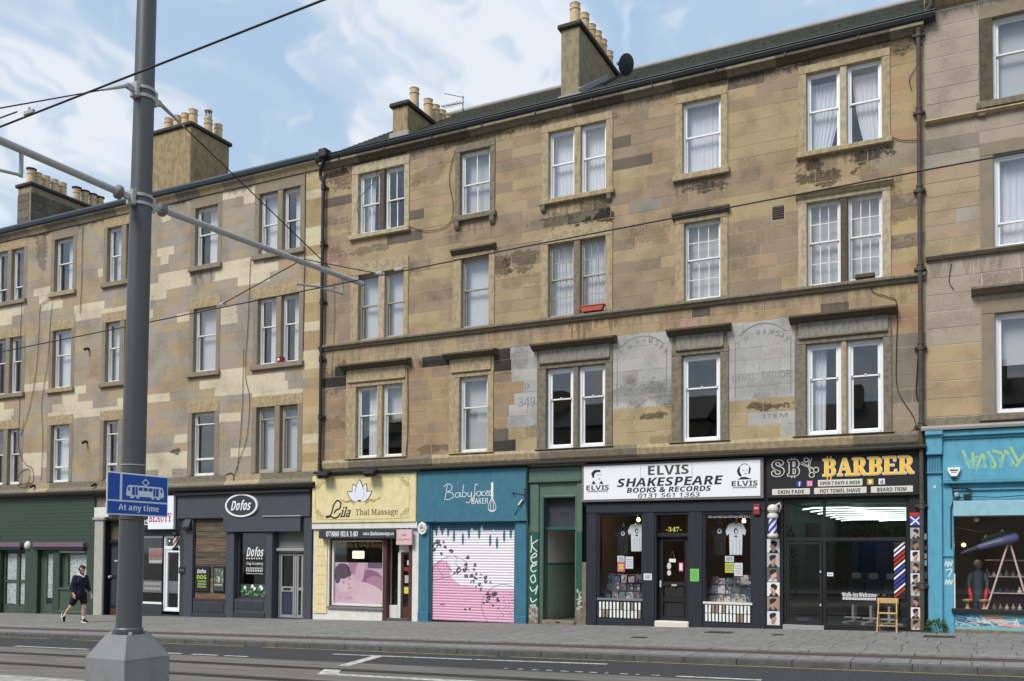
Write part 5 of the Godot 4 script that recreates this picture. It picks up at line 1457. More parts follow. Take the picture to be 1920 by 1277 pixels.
	obj("lettering", words("Dofos", -21.5, -20.74, 1.58, 1.9, -0.158, "Droid Sans", true, 0.2, 0.003), M.white, w)
	var sm := MB.new()
	words("Dog Grooming", -21.48, -20.78, 1.27, 1.4, -0.158, "Droid Sans", false, 0.0, 0.003, sm)
	for r in [[1.49, 7, 0.05], [1.17, 14, 0.05], [1.08, 10, 0.07], [1.0, 16, 0.03]]:
		for i in r[1]: sm.box(-21.5 + 0.74 * i / r[1], -21.5 + 0.74 * (i + 0.45) / r[1], r[0], r[0] + r[2], -0.158, -0.155)
	obj("small_lettering", sm, M.white, w)
	P(w, "backing_film", -21.78, -20.58, 0.26, 0.66, -0.19, -0.185, M.green_door)
	var lv := MB.new()
	var fl := MB.new()
	for i in 16:
		var cx := -21.65 + i * 0.068 + rng.randf_range(-0.03, 0.03)
		var cy := 0.42 + 0.12 * sin(i * 1.3) + rng.randf_range(-0.04, 0.06)
		lv.plate(ell(cx, cy, 0.075, 0.035, 8).map(func(q): return Vector2(cx, cy) + (q - Vector2(cx, cy)).rotated(i * 1.1)), -0.158, -0.154 + i * 0.0001)
		if i in [1, 6, 7, 11, 12, 15]: fl.plate(ell(cx + 0.03, cy + 0.05, 0.06, 0.055, 9), -0.153, -0.15 + i * 0.0001)
	obj("leaves", lv, M.leaf, w); obj("flowers", fl, M.white, w)
	for p in [[-23.64, -22.98, 0], [-22.82, -22.3, 1]]:
		var f := thing("framed_poster", ["black framed poster with white and lime lettering on the wood panel", "black framed picture poster beside the lime lettered one on the wood panel"][p[2]], "poster", Vector3((p[0] + p[1]) * 0.5, 0.38, -0.03))
		P(f, "frame", p[0], p[1], 0.38, 1.24, -0.04, 0.0, M.black)
		if p[2] == 0:
			obj("lettering", words("Dofos", p[0] + 0.1, p[1] - 0.14, 1.0, 1.14, 0.0, "Droid Sans", true, 0.2), M.white, f)
			obj("lime_lettering", words("DOG", p[0] + 0.1, p[1] - 0.14, 0.8, 0.94, 0.0, "Droid Sans", true), M.lime, f)
			for k in 5: obj("print_line", MB.new().box(p[0] + 0.12, p[1] - 0.14, 0.52 + k * 0.05, 0.545 + k * 0.05, 0.0, 0.003), M.lime if k % 2 == 0 else M.grey_text, f)
		else:
			var im := pic(48, 72, C(70, 84, 80))
			for i in 60: im.fill_rect(Rect2i(rng.randi() % 48, rng.randi() % 46, 2 + rng.randi() % 5, 2 + rng.randi() % 6), [C(96, 116, 104), C(60, 70, 70), C(150, 160, 150), C(120, 140, 128)][rng.randi() % 4])
			blob(im, 26, 36, 6, 10, C(190, 170, 166)); im.fill_rect(Rect2i(4, 52, 40, 5), C(176, 172, 110)); im.fill_rect(Rect2i(4, 60, 40, 8), C(56, 60, 64))
			card("picture", p[0] + 0.05, p[1] - 0.05, 0.44, 1.18, 0.0, pmat(im), f)

func massage_shop() -> void:
	var t := thing("shopfront", "cream and white massage shop front with oxblood posts", "shopfront", Vector3(-16.6, gy(-16.6), 0))
	front(t, -18.58, -14.66, 4.2, [[-17.96, -15.86, 0.0, 2.16], [-15.8, -14.9, -0.5, 2.16]], M.off_white, 0.0)
	P(t, "pilaster_panel", -18.52, -18.02, -0.18, 2.42, 0.0, 0.03, M.cream)
	for i in 7: P(t, "faded_line", -18.44, -18.1, 0.1 + i * 0.3, 0.13 + i * 0.3, 0.03, 0.033, M.cream_dark, 0.0)
	P(t, "white_ledge", -18.58, -14.66, 2.46, 2.66, 0.0, 0.1, M.off_white)
	var aw := P(t, "awning_box", -18.2, -15.36, 2.16, 2.43, 0.0, 0.24, M.grey_dark, 0.015)
	obj("lettering", words("07880 924 140", -17.9, -16.7, 2.22, 2.38, 0.24, "Droid Serif", true), M.white, aw)
	obj("lettering", words("www.lilathaimassage.co", -16.5, -15.38, 2.22, 2.36, 0.24, "Droid Serif", true), M.white, aw)
	obj("window_frame", rim(MB.new(), -17.96, -15.9, 0.02, 2.16, 0.06, -0.16, -0.06), M.oxblood, t)
	obj("inner_frame", rim(MB.new(), -17.9, -15.94, 0.08, 2.12, 0.06, -0.14, -0.07), M.off_white, t)
	glaze(t, -17.84, -15.98, 0.12, 2.08, -0.1)
	P(t, "cill", -17.98, -15.86, -0.02, 0.05, -0.1, 0.06, M.grey_text)
	P(t, "post", -15.93, -15.78, gy(-16) - 0.1, 2.16, -0.2, 0.02, M.oxblood, 0.01); P(t, "post", -15.0, -14.88, gy(-15) - 0.1, 2.0, -0.2, 0.02, M.oxblood, 0.01)
	P(t, "side_panel", -15.78, -15.46, -0.5, 0.14, -0.3, -0.12, M.off_white); glaze(t, -15.76, -15.48, 0.14, 2.1, -0.2)
	P(t, "door_head", -15.46, -14.98, 1.74, 2.16, -0.3, -0.16, M.off_white)
	P(t, "door_jamb", -15.48, -15.38, -0.3, 1.74, -0.3, -0.14, M.off_white)
	var d := obj("door", rim(MB.new(), -15.38, -14.98, -0.26, 1.72, 0.06, -0.26, -0.2), M.oxblood, t)
	obj("rail", MB.new().box(-15.32, -15.04, -0.2, 0.12, -0.26, -0.21), M.oxblood, d)
	glaze(d, -15.34, -15.02, 0.1, 1.68, -0.23)
	for q in [[-15.2, -15.08, 1.36, 1.5, M.paper], [-15.3, -15.0, 1.18, 1.3, M.red_dark], [-15.12, -14.99, 0.72, 1.12, M.pink_board], [-15.28, -15.12, 0.82, 1.05, M.steel], [-15.3, -15.1, 0.5, 0.7, M.paper_yellow]]: obj("door_notice", MB.new().box(q[0], q[1], q[2], q[3], -0.222, -0.216), q[4], d)
	P(t, "step", -15.8, -14.98, gy(-15.4) - 0.1, -0.24, -0.3, 0.0, M.joint)
	room(t, -18.4, -14.8, -0.4, 2.6, -0.3, -3.5, M.dark_room)
	var s := thing("shop_sign", "pale yellow signboard with a white lotus flower and black script", "sign", Vector3(-16.6, 2.66, 0.03))
	P(s, "board", -18.56, -14.68, 2.64, 4.12, 0.0, 0.14, M.cream, 0.02)
	var z := 0.14
	var rl := scrib("", s, [[[-18.3, 3.9], [-18.05, 4.02], [-15.2, 4.0], [-14.98, 3.86], [-14.92, 3.7], [-14.92, 3.05], [-15.0, 2.88], [-15.2, 2.76], [-18.1, 2.76], [-18.32, 2.9], [-18.4, 3.05], [-18.4, 3.72], [-18.3, 3.9]]], 0.012, z, M.gold)
	for c in [[-18.38, 3.94, 1, -1], [-14.94, 3.94, -1, -1], [-18.38, 2.84, 1, 1], [-14.94, 2.84, -1, 1]]:
		for k in 3:
			var p := []
			for i in 12: p.append(Vector2(c[0] + c[2] * (0.05 + 0.09 * k + (0.07 - i * 0.005) * cos(i * 0.75)), c[1] + c[3] * ((2 - k) * 0.08 + (0.07 - i * 0.005) * sin(i * 0.75))))
			rl.stroke(p, 0.016, z)
	obj("scroll_border", rl, M.gold, s)
	var lo := MB.new()
	var li := MB.new()
	var cx := -16.72
	for p in [[0.0, 0.6, 0.17, 0.0], [-0.15, 0.52, 0.15, 0.42], [0.15, 0.52, 0.15, -0.42], [-0.27, 0.46, 0.13, 1.0], [0.27, 0.46, 0.13, -1.0]]:
		var f := func(g: float, l: float) -> Array:
			var q := []
			for i in 16:
				var a := TAU * i / 16
				q.append(Vector2(g * 1.2 * sin(a) * sqrt(0.5 * (1.0 + cos(a)) + 0.02), l * 0.5 * (1.0 - cos(a))).rotated(p[3]) + Vector2(cx + p[0] * 0.2, 3.34))
			return q
		var dz: float = 0.008 - absf(p[0]) * 0.02
		lo.plate(f.call(p[2] + 0.022, p[1] + 0.04), z, z + 0.004 + dz)
		li.plate(f.call(p[2], p[1]), z + 0.002, z + 0.007 + dz)
	lo.box(cx - 0.05, cx + 0.05, 3.28, 3.38, z, z + 0.004)
	obj("lotus_outline", lo, M.brown_ink, s); obj("lotus", li, M.lotus, s)
	scrib("flourish", s, [[[-17.45, 3.36], [-17.25, 3.3], [-17.05, 3.33], [-16.9, 3.26]], [[-17.25, 3.27], [-17.05, 3.29], [-16.92, 3.2]], [[-15.95, 3.4], [-16.15, 3.32], [-16.35, 3.35], [-16.5, 3.27]], [[-16.15, 3.28], [-16.35, 3.3], [-16.5, 3.2]]], 0.03, z, M.gold)
	var lt := MB.new()
	scrib("", s, [[[-17.42, 3.26], [-17.56, 3.34], [-17.7, 3.2], [-17.76, 3.0], [-17.86, 2.84], [-18.0, 2.82]], [[-18.0, 2.84], [-17.84, 2.86], [-17.7, 2.8], [-17.55, 2.82], [-17.44, 2.94]], [[-17.42, 3.26], [-17.46, 3.1], [-17.6, 3.04], [-17.68, 2.95]]], 0.05, z, M.ink, lt)
	words("ila", -17.46, -16.98, 2.82, 3.14, z, "Droid Serif", true, 0.35, 0.006, lt)
	obj("script_lettering", lt, M.ink, s)
	obj("lettering", words("Thai Massage", -16.86, -15.32, 2.82, 3.06, z, "Droid Serif"), M.brown_ink, s)
	for x in [-17.9, -16.15]:
		var fl := thing("floodlight", "black floodlight over the yellow signboard, %s one" % ("left" if x < -17 else "right"), "lamp", Vector3(x, 4.12, 0.15), "floodlights over the yellow signboard")
		obj("housing", MB.new().box(-0.2, 0.2, -0.06, 0.1, 0.0, 0.26, 0.03, Transform3D(Basis(Vector3.RIGHT, 0.5), Vector3(0, 0.06, 0.1))), M.black, fl, true)
		obj("lamp_glass", MB.new().box(-0.17, 0.17, -0.075, -0.06, 0.03, 0.23, 0.0, Transform3D(Basis(Vector3.RIGHT, 0.5), Vector3(0, 0.06, 0.1))), M.grey_text, fl, true)
		obj("arm", MB.new().tube([Vector3(0, 0.06, 0.2), Vector3(0, 0.16, 0.02), Vector3(0, 0.18, -0.12)], 0.02, 6), M.black, fl, true)
	var pk := thing("hanging_sign", "small pale pink square sign above the massage shop door", "sign", Vector3(-15.1, 1.96, 0.0))
	P(pk, "board", -15.36, -14.8, 1.96, 2.42, 0.1, 0.16, M.pink_board, 0.01)
	obj("emblem", MB.new().plate([Vector2(-15.16, 2.28), Vector2(-15.1, 2.24), Vector2(-15.04, 2.24), Vector2(-14.98, 2.28), Vector2(-15.07, 2.26)], 0.16, 0.163), M.ink, pk)
	scrib("print", pk, [[[-15.3, 2.1], [-15.22, 2.14], [-15.14, 2.1], [-15.04, 2.14], [-14.94, 2.12], [-14.86, 2.14]]], 0.018, 0.16, M.red)
	for x in [-15.3, -15.1, -14.9]: obj("hook", MB.new().box(x - 0.015, x + 0.015, 2.4, 2.47, 0.1, 0.15), M.ink, pk)
	var im := pic(160, 132, C(206, 184, 204))
	for i in 500: blob(im, rng.randf() * 160, rng.randf() * 132, 3, 2, C(200 + rng.randi() % 12, 176 + rng.randi() % 14, 198 + rng.randi() % 12))
	im.fill_rect(Rect2i(108, 0, 52, 18), C(110, 100, 112)); im.fill_rect(Rect2i(60, 0, 48, 40), C(196, 170, 190))
	blob(im, 120, 50, 40, 26, C(156, 108, 140), 0.35); blob(im, 134, 66, 30, 24, C(186, 140, 166), 0.3)
	blob(im, 66, 6, 20, 36, C(176, 136, 158), -0.25); blob(im, 82, 34, 15, 40, C(214, 180, 192), 0.15); blob(im, 72, 66, 16, 11, C(220, 186, 196), 0.5)
	blob(im, 108, 88, 54, 22, C(226, 200, 208), 0.35); blob(im, 80, 82, 26, 22, C(222, 192, 202))
	blob(im, 40, 106, 46, 18, C(216, 182, 196), 0.05); blob(im, 104, 112, 54, 16, C(224, 196, 206), 0.1)
	blob(im, 36, 62, 27, 34, C(226, 194, 202), 0.35); blob(im, 26, 28, 25, 25, C(84, 68, 84), 0.3); blob(im, 10, 46, 10, 22, C(90, 74, 90)); blob(im, 42, 34, 14, 12, C(92, 74, 90), 0.3)
	for q in [[30, 66, 5, 1.2], [50, 54, 5, 1.2]]: blob(im, q[0], q[1], q[2], q[3], C(90, 64, 80), -0.45)
	for q in [[28, 61, 6, 1.0], [47, 49, 6, 1.0]]: blob(im, q[0], q[1], q[2], q[3], C(140, 104, 124), -0.5)
	blob(im, 47, 70, 3, 4, C(200, 158, 172), -0.5); blob(im, 50, 82, 6, 2.2, C(186, 120, 144), -0.4)
	for i in 26: blob(im, 16 + rng.randf() * 46, 104 + rng.randf() * 14, 1.8, 1.3, C(172, 132, 156))
	var po := thing("window_poster", "large pinkish poster of a person lying down for a massage", "poster", Vector3(-16.9, 0.14, -0.12))
	card("print", -17.84, -15.98, 0.14, 1.42, -0.14, pmat(im, 0.4), po)
	var hw := thing("window_lettering", "faint gold lettering across the top of the massage shop window", "sign", Vector3(-16.8, 1.86, -0.1))
	obj("lettering", words("Health & Well Being", -17.7, -15.98, 1.84, 2.04, -0.104, "Droid Serif", true, 0.0, 0.003), M.gold, hw)
	var op := thing("open_sign", "small lit white open sign in the massage shop window", "sign", Vector3(-17.0, 1.54, -0.16))
	P(op, "light_box", -17.2, -16.75, 1.54, 1.78, -0.2, -0.16, M.open_sign, 0.03)
	obj("lettering", words("OPEN", -17.14, -16.81, 1.61, 1.72, -0.16, "Droid Sans", true, 0.0, 0.003), M.yellow, op)
	var ol := OmniLight3D.new()
	ol.light_energy = 0.05; ol.light_size = 0.15; ol.omni_range = 5.0; ol.omni_attenuation = 2.0; ol.position = Vector3(0.02, 0.12, 0.03); ol.shadow_enabled = true; ol.light_color = Color(1, 0.94, 0.8)
	op.add_child(ol)
	var pp := thing("pot_plant", "green leafy plant behind the narrow side window of the massage shop", "plant", Vector3(-15.6, -0.3, -0.6))
	obj("pot", MB.new().lathe(Vector3.ZERO, [[0.0, 0.0], [0.12, 0.0], [0.16, 0.28], [0.14, 0.28], [0.0, 0.26]], 14), M.terracotta, pp, true)
	leaves(pp, "foliage", Vector3(0, 0.8, 0), Vector3(0.2, 0.55, 0.2), 90, 0.13)

func leaves(into: Node3D, called: String, at: Vector3, r: Vector3, n: int, s: float) -> void:
	var b := MB.new()
	for i in n:
		var d := Vector3(rng.randf_range(-1, 1), rng.randf_range(-1, 1), rng.randf_range(-1, 1)).limit_length(1.0)
		var p := at + d * r
		var dir := (d + Vector3(0, 0.5, 0) + Vector3(rng.randf_range(-0.5, 0.5), 0, rng.randf_range(-0.5, 0.5))).normalized()
		var side := dir.cross(Vector3(rng.randf_range(-1, 1), rng.randf_range(-1, 1), rng.randf_range(-1, 1)).normalized()).normalized() * s * 0.22
		var mid := p + dir * s * 0.5
		b.tri(p, mid + side, p + dir * s); b.tri(p, p + dir * s, mid - side)
	obj(called, b, M.leafy, into, true)

func bakery() -> void:
	var t := thing("shopfront", "teal bakery front with a painted roller shutter pulled down", "shopfront", Vector3(-12.9, gy(-12.9), 0))
	front(t, -14.66, -11.06, 4.2, [[-14.26, -11.46, -0.5, 2.6]], M.teal, 0.0)
	P(t, "fascia", -14.66, -11.04, 2.63, 4.14, 0.0, 0.12, M.teal, 0.012)
	P(t, "fascia_seam", -14.05, -14.03, 2.64, 3.2, 0.12, 0.124, M.teal_dark)
	for e in [[-14.64, -14.28], [-11.44, -11.08]]: P(t, "pilaster", e[0], e[1], gy(e[0]) - 0.1, 2.62, 0.0, 0.04, M.teal, 0.01)
	for e in [[-14.64, -14.28], [-11.44, -11.08]]: P(t, "pilaster_foot", e[0] - 0.005, e[1] + 0.005, gy(e[0]) - 0.1, -0.02, 0.0, 0.06, M.teal, 0.01)
	# the painting on the shutter
	var W := 560
	var H := 570
	var im := pic(W, H, C(230, 225, 230))
	var X := func(x: float) -> float: return (x + 14.26) / 2.8 * W
	var Y := func(y: float) -> float: return (2.6 - y) / 2.85 * H
	var pk := C(218, 168, 192)
	for i in W:                                           # pink below a rising and falling edge
		var x := -14.26 + i * 2.8 / W
		var e: float = 1.42 - smoothstep(-14.1, -13.2, x) * 0.62 - smoothstep(-13.2, -12.3, x) * 0.1
		im.fill_rect(Rect2i(i, int(Y.call(e)), 1, H), pk)
	blob(im, X.call(-13.85), Y.call(1.3), 56, 40, pk, 0.5)
	im.fill_rect(Rect2i(0, 0, W, 44), C(62, 112, 134))
	for d in [[-14.2, 2.36, 0], [-14.02, 2.46, 0], [-13.78, 2.42, 0], [-13.6, 2.34, 0], [-13.4, 2.2, 0], [-13.1, 2.34, 0], [-12.9, 2.42, 0], [-12.74, 2.3, 0], [-12.58, 2.48, 0], [-12.4, 2.2, 0], [-12.2, 2.36, 0], [-11.95, 2.14, 0], [-11.74, 2.22, 0], [-11.56, 2.34, 0]]:
		blob(im, X.call(d[0]), Y.call(d[1]) + 26, 10, 36, C(230, 225, 230))
	for d in [[-14.1, 2.28], [-13.9, 2.3], [-13.7, 2.26], [-13.5, 2.1], [-13.2, 2.02], [-13.0, 2.2], [-12.66, 2.2], [-12.3, 1.98], [-12.08, 1.9], [-11.85, 2.1], [-11.64, 2.2]]:
		blob(im, X.call(d[0]), Y.call(d[1]) - 24, 8, 36, C(62, 112, 134))
	var ink := C(42, 38, 42)
	rng.seed = 5
	for i in 74:
		var q := rng.randf()
		var bx := lerpf(-14.2, -12.2, q) + rng.randf_range(-0.26, 0.26)
		var by := lerpf(2.1, 0.55, q) + rng.randf_range(-0.34, 0.3)
		if q > 0.2 and q < 0.42: continue
		var r := 4.0 + rng.randf() * 10.0
		blob(im, X.call(bx), Y.call(by), r, r * 0.75, ink, rng.randf() * 3.0, 0.15)
		if r > 6.5: line(im, Vector2(X.call(bx) - r * 0.6, Y.call(by) + r * 0.3), Vector2(X.call(bx) + r * 0.6, Y.call(by) - r * 0.3), 2, C(206, 180, 196))
	for q in [[-12.5, 0.3], [-12.95, 0.12], [-13.1, 0.1]]: blob(im, X.call(q[0]), Y.call(q[1]), 7, 6, ink)
	var cur := func(p: Array) -> void:
		for i in p.size() - 1:
			for k in 10:
				var a = Vector2(p[maxi(i - 1, 0)][0], p[maxi(i - 1, 0)][1]); var e = Vector2(p[mini(i + 2, p.size() - 1)][0], p[mini(i + 2, p.size() - 1)][1])
				var u := Vector2(p[i][0], p[i][1]).cubic_interpolate(Vector2(p[i + 1][0], p[i + 1][1]), a, e, k / 10.0)
				var v := Vector2(p[i][0], p[i][1]).cubic_interpolate(Vector2(p[i + 1][0], p[i + 1][1]), a, e, (k + 1) / 10.0)
				line(im, Vector2(X.call(u.x), Y.call(u.y)), Vector2(X.call(v.x), Y.call(v.y)), 2.0, ink)
	cur.call([[-14.26, 1.1], [-14.1, 1.4], [-13.7, 1.62], [-13.3, 1.58], [-13.05, 1.42], [-13.2, 1.26], [-13.5, 1.1], [-13.9, 0.98], [-14.25, 0.9]])
	cur.call([[-14.0, 1.48], [-14.05, 1.3], [-13.85, 1.04]]); cur.call([[-13.72, 1.6], [-13.72, 1.35], [-13.45, 1.12]]); cur.call([[-13.4, 1.58], [-13.42, 1.4], [-13.25, 1.28]])
	cur.call([[-12.35, -0.25], [-12.55, 0.1], [-12.5, 0.45], [-12.2, 0.75], [-11.9, 0.84], [-11.6, 0.8], [-11.47, 0.74]])
	for i in 30: line(im, Vector2(X.call(lerpf(-12.4, -11.5, rng.randf())), Y.call(lerpf(-0.15, 0.7, rng.randf()))), Vector2.ZERO, 0, ink) if false else blob(im, X.call(lerpf(-12.35, -11.52, rng.randf())), Y.call(lerpf(-0.15, 0.6, rng.randf())), 5, 2, ink, rng.randf() * 3.0)
	im.fill_rect(Rect2i(int(X.call(-13.95)), int(Y.call(0.22)), 30, 4), ink)
	var sm := pmat(im, 0.45)
	sm.uv1_scale = Vector3(1 / 2.8, 1 / 2.85, 1)
	sm.uv1_offset = Vector3(14.26 / 2.8, 2.6 / 2.85, 0)
	var sh := obj("shutter", MB.new().box(-14.26, -11.46, -0.26, 2.6, -0.14, -0.12), M.teal_dark, t)
	var y := -0.24
	while y < 2.58:
		var b := MB.new()
		var p := [[y, -0.105], [y + 0.006, -0.092], [y + 0.03, -0.084], [y + 0.054, -0.086], [y + 0.07, -0.096], [y + 0.078, -0.105]]
		for i in p.size() - 1: b.quad(Vector3(-14.26, p[i][0], p[i][1]), Vector3(-11.46, p[i][0], p[i][1]), Vector3(-11.46, p[i + 1][0], p[i + 1][1]), Vector3(-14.26, p[i + 1][0], p[i + 1][1]))
		for i in b.n.size(): b.u[i] = Vector2(b.v[i].x, -b.v[i].y)
		obj("slat", b, sm, sh)
		y += 0.078
	for e in [-14.28, -11.5]: P(t, "shutter_guide", e, e + 0.06, -0.3, 2.6, -0.14, -0.03, M.teal_dark)
	var s := thing("shop_lettering", "white handwritten lettering and a drawn whisk on the teal fascia", "sign", Vector3(-12.9, 2.9, 0.12))
	var k := MB.new()
	var z := 0.12
	scrib("", s, [[[-13.62, 3.7], [-13.66, 3.45], [-13.7, 3.28]], [[-13.74, 3.66], [-13.6, 3.74], [-13.46, 3.68], [-13.48, 3.56], [-13.62, 3.5], [-13.46, 3.48], [-13.4, 3.38], [-13.5, 3.3], [-13.66, 3.28]],
		[[-13.2, 3.48], [-13.32, 3.46], [-13.34, 3.36], [-13.24, 3.35], [-13.18, 3.47], [-13.18, 3.36], [-13.12, 3.37]], [[-13.06, 3.7], [-13.1, 3.5], [-13.1, 3.36], [-13.0, 3.37], [-12.98, 3.46], [-13.08, 3.48]], [[-12.92, 3.48], [-12.92, 3.38], [-12.84, 3.36], [-12.8, 3.49], [-12.82, 3.28], [-12.9, 3.18], [-12.98, 3.2]],
		[[-12.6, 3.68], [-12.68, 3.7], [-12.7, 3.5], [-12.72, 3.25], [-12.78, 3.22], [-12.74, 3.36], [-12.62, 3.46]], [[-12.5, 3.5], [-12.62, 3.48], [-12.62, 3.38], [-12.54, 3.37], [-12.5, 3.48], [-12.48, 3.38]], [[-12.38, 3.5], [-12.46, 3.46], [-12.46, 3.38], [-12.36, 3.38]], [[-12.34, 3.43], [-12.26, 3.47], [-12.28, 3.51], [-12.34, 3.47], [-12.32, 3.38], [-12.24, 3.38]], [[-12.1, 3.7], [-12.14, 3.5], [-12.2, 3.5], [-12.24, 3.42], [-12.18, 3.37], [-12.13, 3.48], [-12.1, 3.38]]], 0.017, z, M.white, k)
	words("BAKER", -12.8, -12.26, 3.14, 3.3, z, "Droid Sans", false, 0.0, 0.005, k)
	obj("lettering", k, M.white, s)
	var wk := MB.new()
	wk.box(-12.17, -12.1, 3.32, 3.74, z, z + 0.006)
	scrib("", s, [[[-12.14, 3.32], [-12.22, 3.16], [-12.26, 3.03], [-12.22, 2.94], [-12.13, 2.91], [-12.04, 2.94], [-12.01, 3.03], [-12.05, 3.16], [-12.13, 3.32]], [[-12.14, 3.3], [-12.18, 3.1], [-12.17, 2.95], [-12.13, 2.92]], [[-12.13, 3.3], [-12.09, 3.1], [-12.1, 2.95], [-12.13, 2.92]], [[-12.24, 2.97], [-12.13, 2.93], [-12.03, 2.97]]], 0.016, z, M.white, wk)
	obj("drawn_whisk", wk, M.white, s)
	var a := thing("alarm_box", "round white alarm box on the teal pilaster", "alarm", Vector3(-14.47, 2.46, 0.04))
	obj("case", MB.new().plate(ell(0, 0, 0.15, 0.19, 8), 0.0, 0.09), M.white, a, true)
	obj("cover", MB.new().plate(ell(0, 0.02, 0.1, 0.12, 16), 0.09, 0.11), M.bone, a, true)
	obj("print", MB.new().box(-0.06, 0.06, -0.02, 0.03, 0.11, 0.113).plate(ell(0, 0.07, 0.03, 0.025, 10), 0.11, 0.112), M.grey_text, a, true)
	var br := MB.new()
	br.tube([Vector3(-11.5, 3.42, 0.12), Vector3(-11.08, 3.36, 0.13)], 0.012, 5).tube([Vector3(-11.45, 3.46, 0.12), Vector3(-11.45, 3.32, 0.16)], 0.01, 5).tube([Vector3(-11.1, 3.55, 0.13), Vector3(-11.1, 3.2, 0.13)], 0.012, 5)
	br.tube([Vector3(-11.1, 3.2, 0.14), Vector3(-11.3, 2.98, 0.16), Vector3(-11.42, 2.8, 0.13)], 0.009, 5)
	var hw := thing("wall_bracket", "rusty wire bracket left at the right end of the teal fascia", "bracket", Vector3(-11.2, 3.2, 0.12))
	obj("rods", br, M.cable, hw)
	obj("white_tie", MB.new().tube([Vector3(-11.28, 3.08, 0.15), Vector3(-11.17, 3.22, 0.15)], 0.025, 6), M.white, hw)
	obj("conduit", MB.new().tube([Vector3(-11.05, 4.0, 0.14), Vector3(-11.05, 3.3, 0.16), Vector3(-11.02, 2.5, 0.1), Vector3(-11.0, 2.2, 0.06)], 0.02, 6), M.pipe_grey, hw)

func close_entry() -> void:
	var t := thing("close_entrance", "green painted open passage entrance between the teal shutter and the bookshop", "entrance", Vector3(-10.2, gy(-10.2), 0))
	front(t, -11.04, -9.42, 4.2, [[-10.58, -9.64, -0.24, 3.26]], M.close_green, -0.02)
	P(t, "lintel", -11.02, -9.44, 3.74, 4.1, -0.1, 0.06, M.close_green, 0.01); P(t, "lintel_trim", -11.02, -9.44, 3.7, 3.74, -0.1, 0.09, M.close_green, 0.01)
	for e in [[-11.0, -10.72], [-9.58, -9.42]]:
		P(t, "pilaster", e[0], e[1], gy(e[0]) - 0.1, 2.32, -0.1, 0.03, M.close_green_dark, 0.01)
		P(t, "pilaster_upper", e[0], e[1], 2.32, 3.7, -0.1, 0.028, M.close_green, 0.01)
		P(t, "worn_foot", e[0] - 0.01, e[1] + 0.01, gy(e[0]) - 0.1, 0.22, -0.1, 0.04, M.dressed_grey, 0.01)
	obj("arch_trim", rim(MB.new(), -10.66, -9.56, -0.3, 3.34, 0.08, -0.1, 0.02, 0.03), M.close_green, t)
	P(t, "fanlight", -10.58, -9.64, 2.47, 3.26, -0.3, -0.24, M.grey_dark); P(t, "transom", -10.58, -9.64, 2.38, 2.47, -0.3, -0.14, M.close_green_dark)
	obj("number", words("349", -10.2, -9.92, 2.78, 2.88, -0.24, "Droid Sans"), M.ink, t)
	var b := MB.new()
	b.box(-11.0, -10.62, -0.3, 3.3, -5.0, -0.3); b.box(-9.6, -9.45, -0.3, 3.3, -5.0, -0.3); b.box(-11.0, -9.45, -0.3, 3.3, -5.2, -5.0); b.box(-10.7, -9.5, 3.0, 3.3, -5.0, -0.3)
	obj("passage_wall", b, M.off_white, t)
	P(t, "dado", -10.625, -10.6, -0.2, 1.42, -4.99, -0.31, M.close_pale); P(t, "dado_line", -10.625, -10.598, 1.42, 1.46, -4.99, -0.31, M.close_green_dark)
	P(t, "passage_floor", -10.62, -9.58, -0.32, -0.12, -5.0, -0.05, M.joint)
	P(t, "step", -10.6, -9.62, -0.4, -0.1, -0.3, 0.1, M.dressed_grey, 0.02)
	P(t, "boot_hole", -10.16, -10.04, -0.17, -0.12, 0.09, 0.103, M.ink)
	var z := 0.033
	var g := thing("graffiti", "white sprayed graffiti letters running down the green pilaster", "graffiti", Vector3(-10.86, 0.6, 0.03))
	scrib("spray", g, [[[-10.94, 2.22], [-10.93, 1.9], [-10.95, 1.76]], [[-10.74, 2.1], [-10.92, 1.96], [-10.76, 1.78]], [[-10.92, 1.6], [-10.78, 1.66], [-10.82, 1.74], [-10.94, 1.62], [-10.9, 1.48], [-10.76, 1.5]], [[-10.92, 1.36], [-10.78, 1.42], [-10.86, 1.46], [-10.95, 1.32], [-10.88, 1.22], [-10.78, 1.26]], [[-10.84, 1.14], [-10.95, 1.06], [-10.9, 0.92], [-10.8, 0.98], [-10.84, 1.14]], [[-10.97, 0.8], [-10.9, 0.68], [-10.78, 0.76], [-10.74, 0.84], [-10.8, 0.6]], [[-10.95, 0.5], [-10.9, 0.38], [-10.76, 0.46]], [[-10.96, 0.28], [-10.8, 0.3], [-10.93, 0.2], [-10.78, 0.22], [-10.94, 0.12], [-10.78, 0.12]]], 0.035, z, M.graffiti)
	var pe := MB.new()
	for i in 40: pe.plate(ell(-9.5 + rng.randf_range(-0.06, 0.07), rng.randf_range(-0.1, 0.75), rng.randf_range(0.01, 0.05), rng.randf_range(0.015, 0.06), 6), z, z + 0.002 + i * 0.00005)
	for i in 26: pe.plate(ell(-10.86 + rng.randf_range(-0.12, 0.12), rng.randf_range(-0.15, 0.3), rng.randf_range(0.01, 0.04), rng.randf_range(0.015, 0.05), 6), z + 0.012, z + 0.014 + i * 0.00005)
	obj("peeled_paint", pe, M.stone_paint, t)
	P(t, "bare_strip", -9.44, -9.3, gy(-9.4) - 0.1, 1.5, -0.1, 0.02, M.dressed_grey, 0.01)

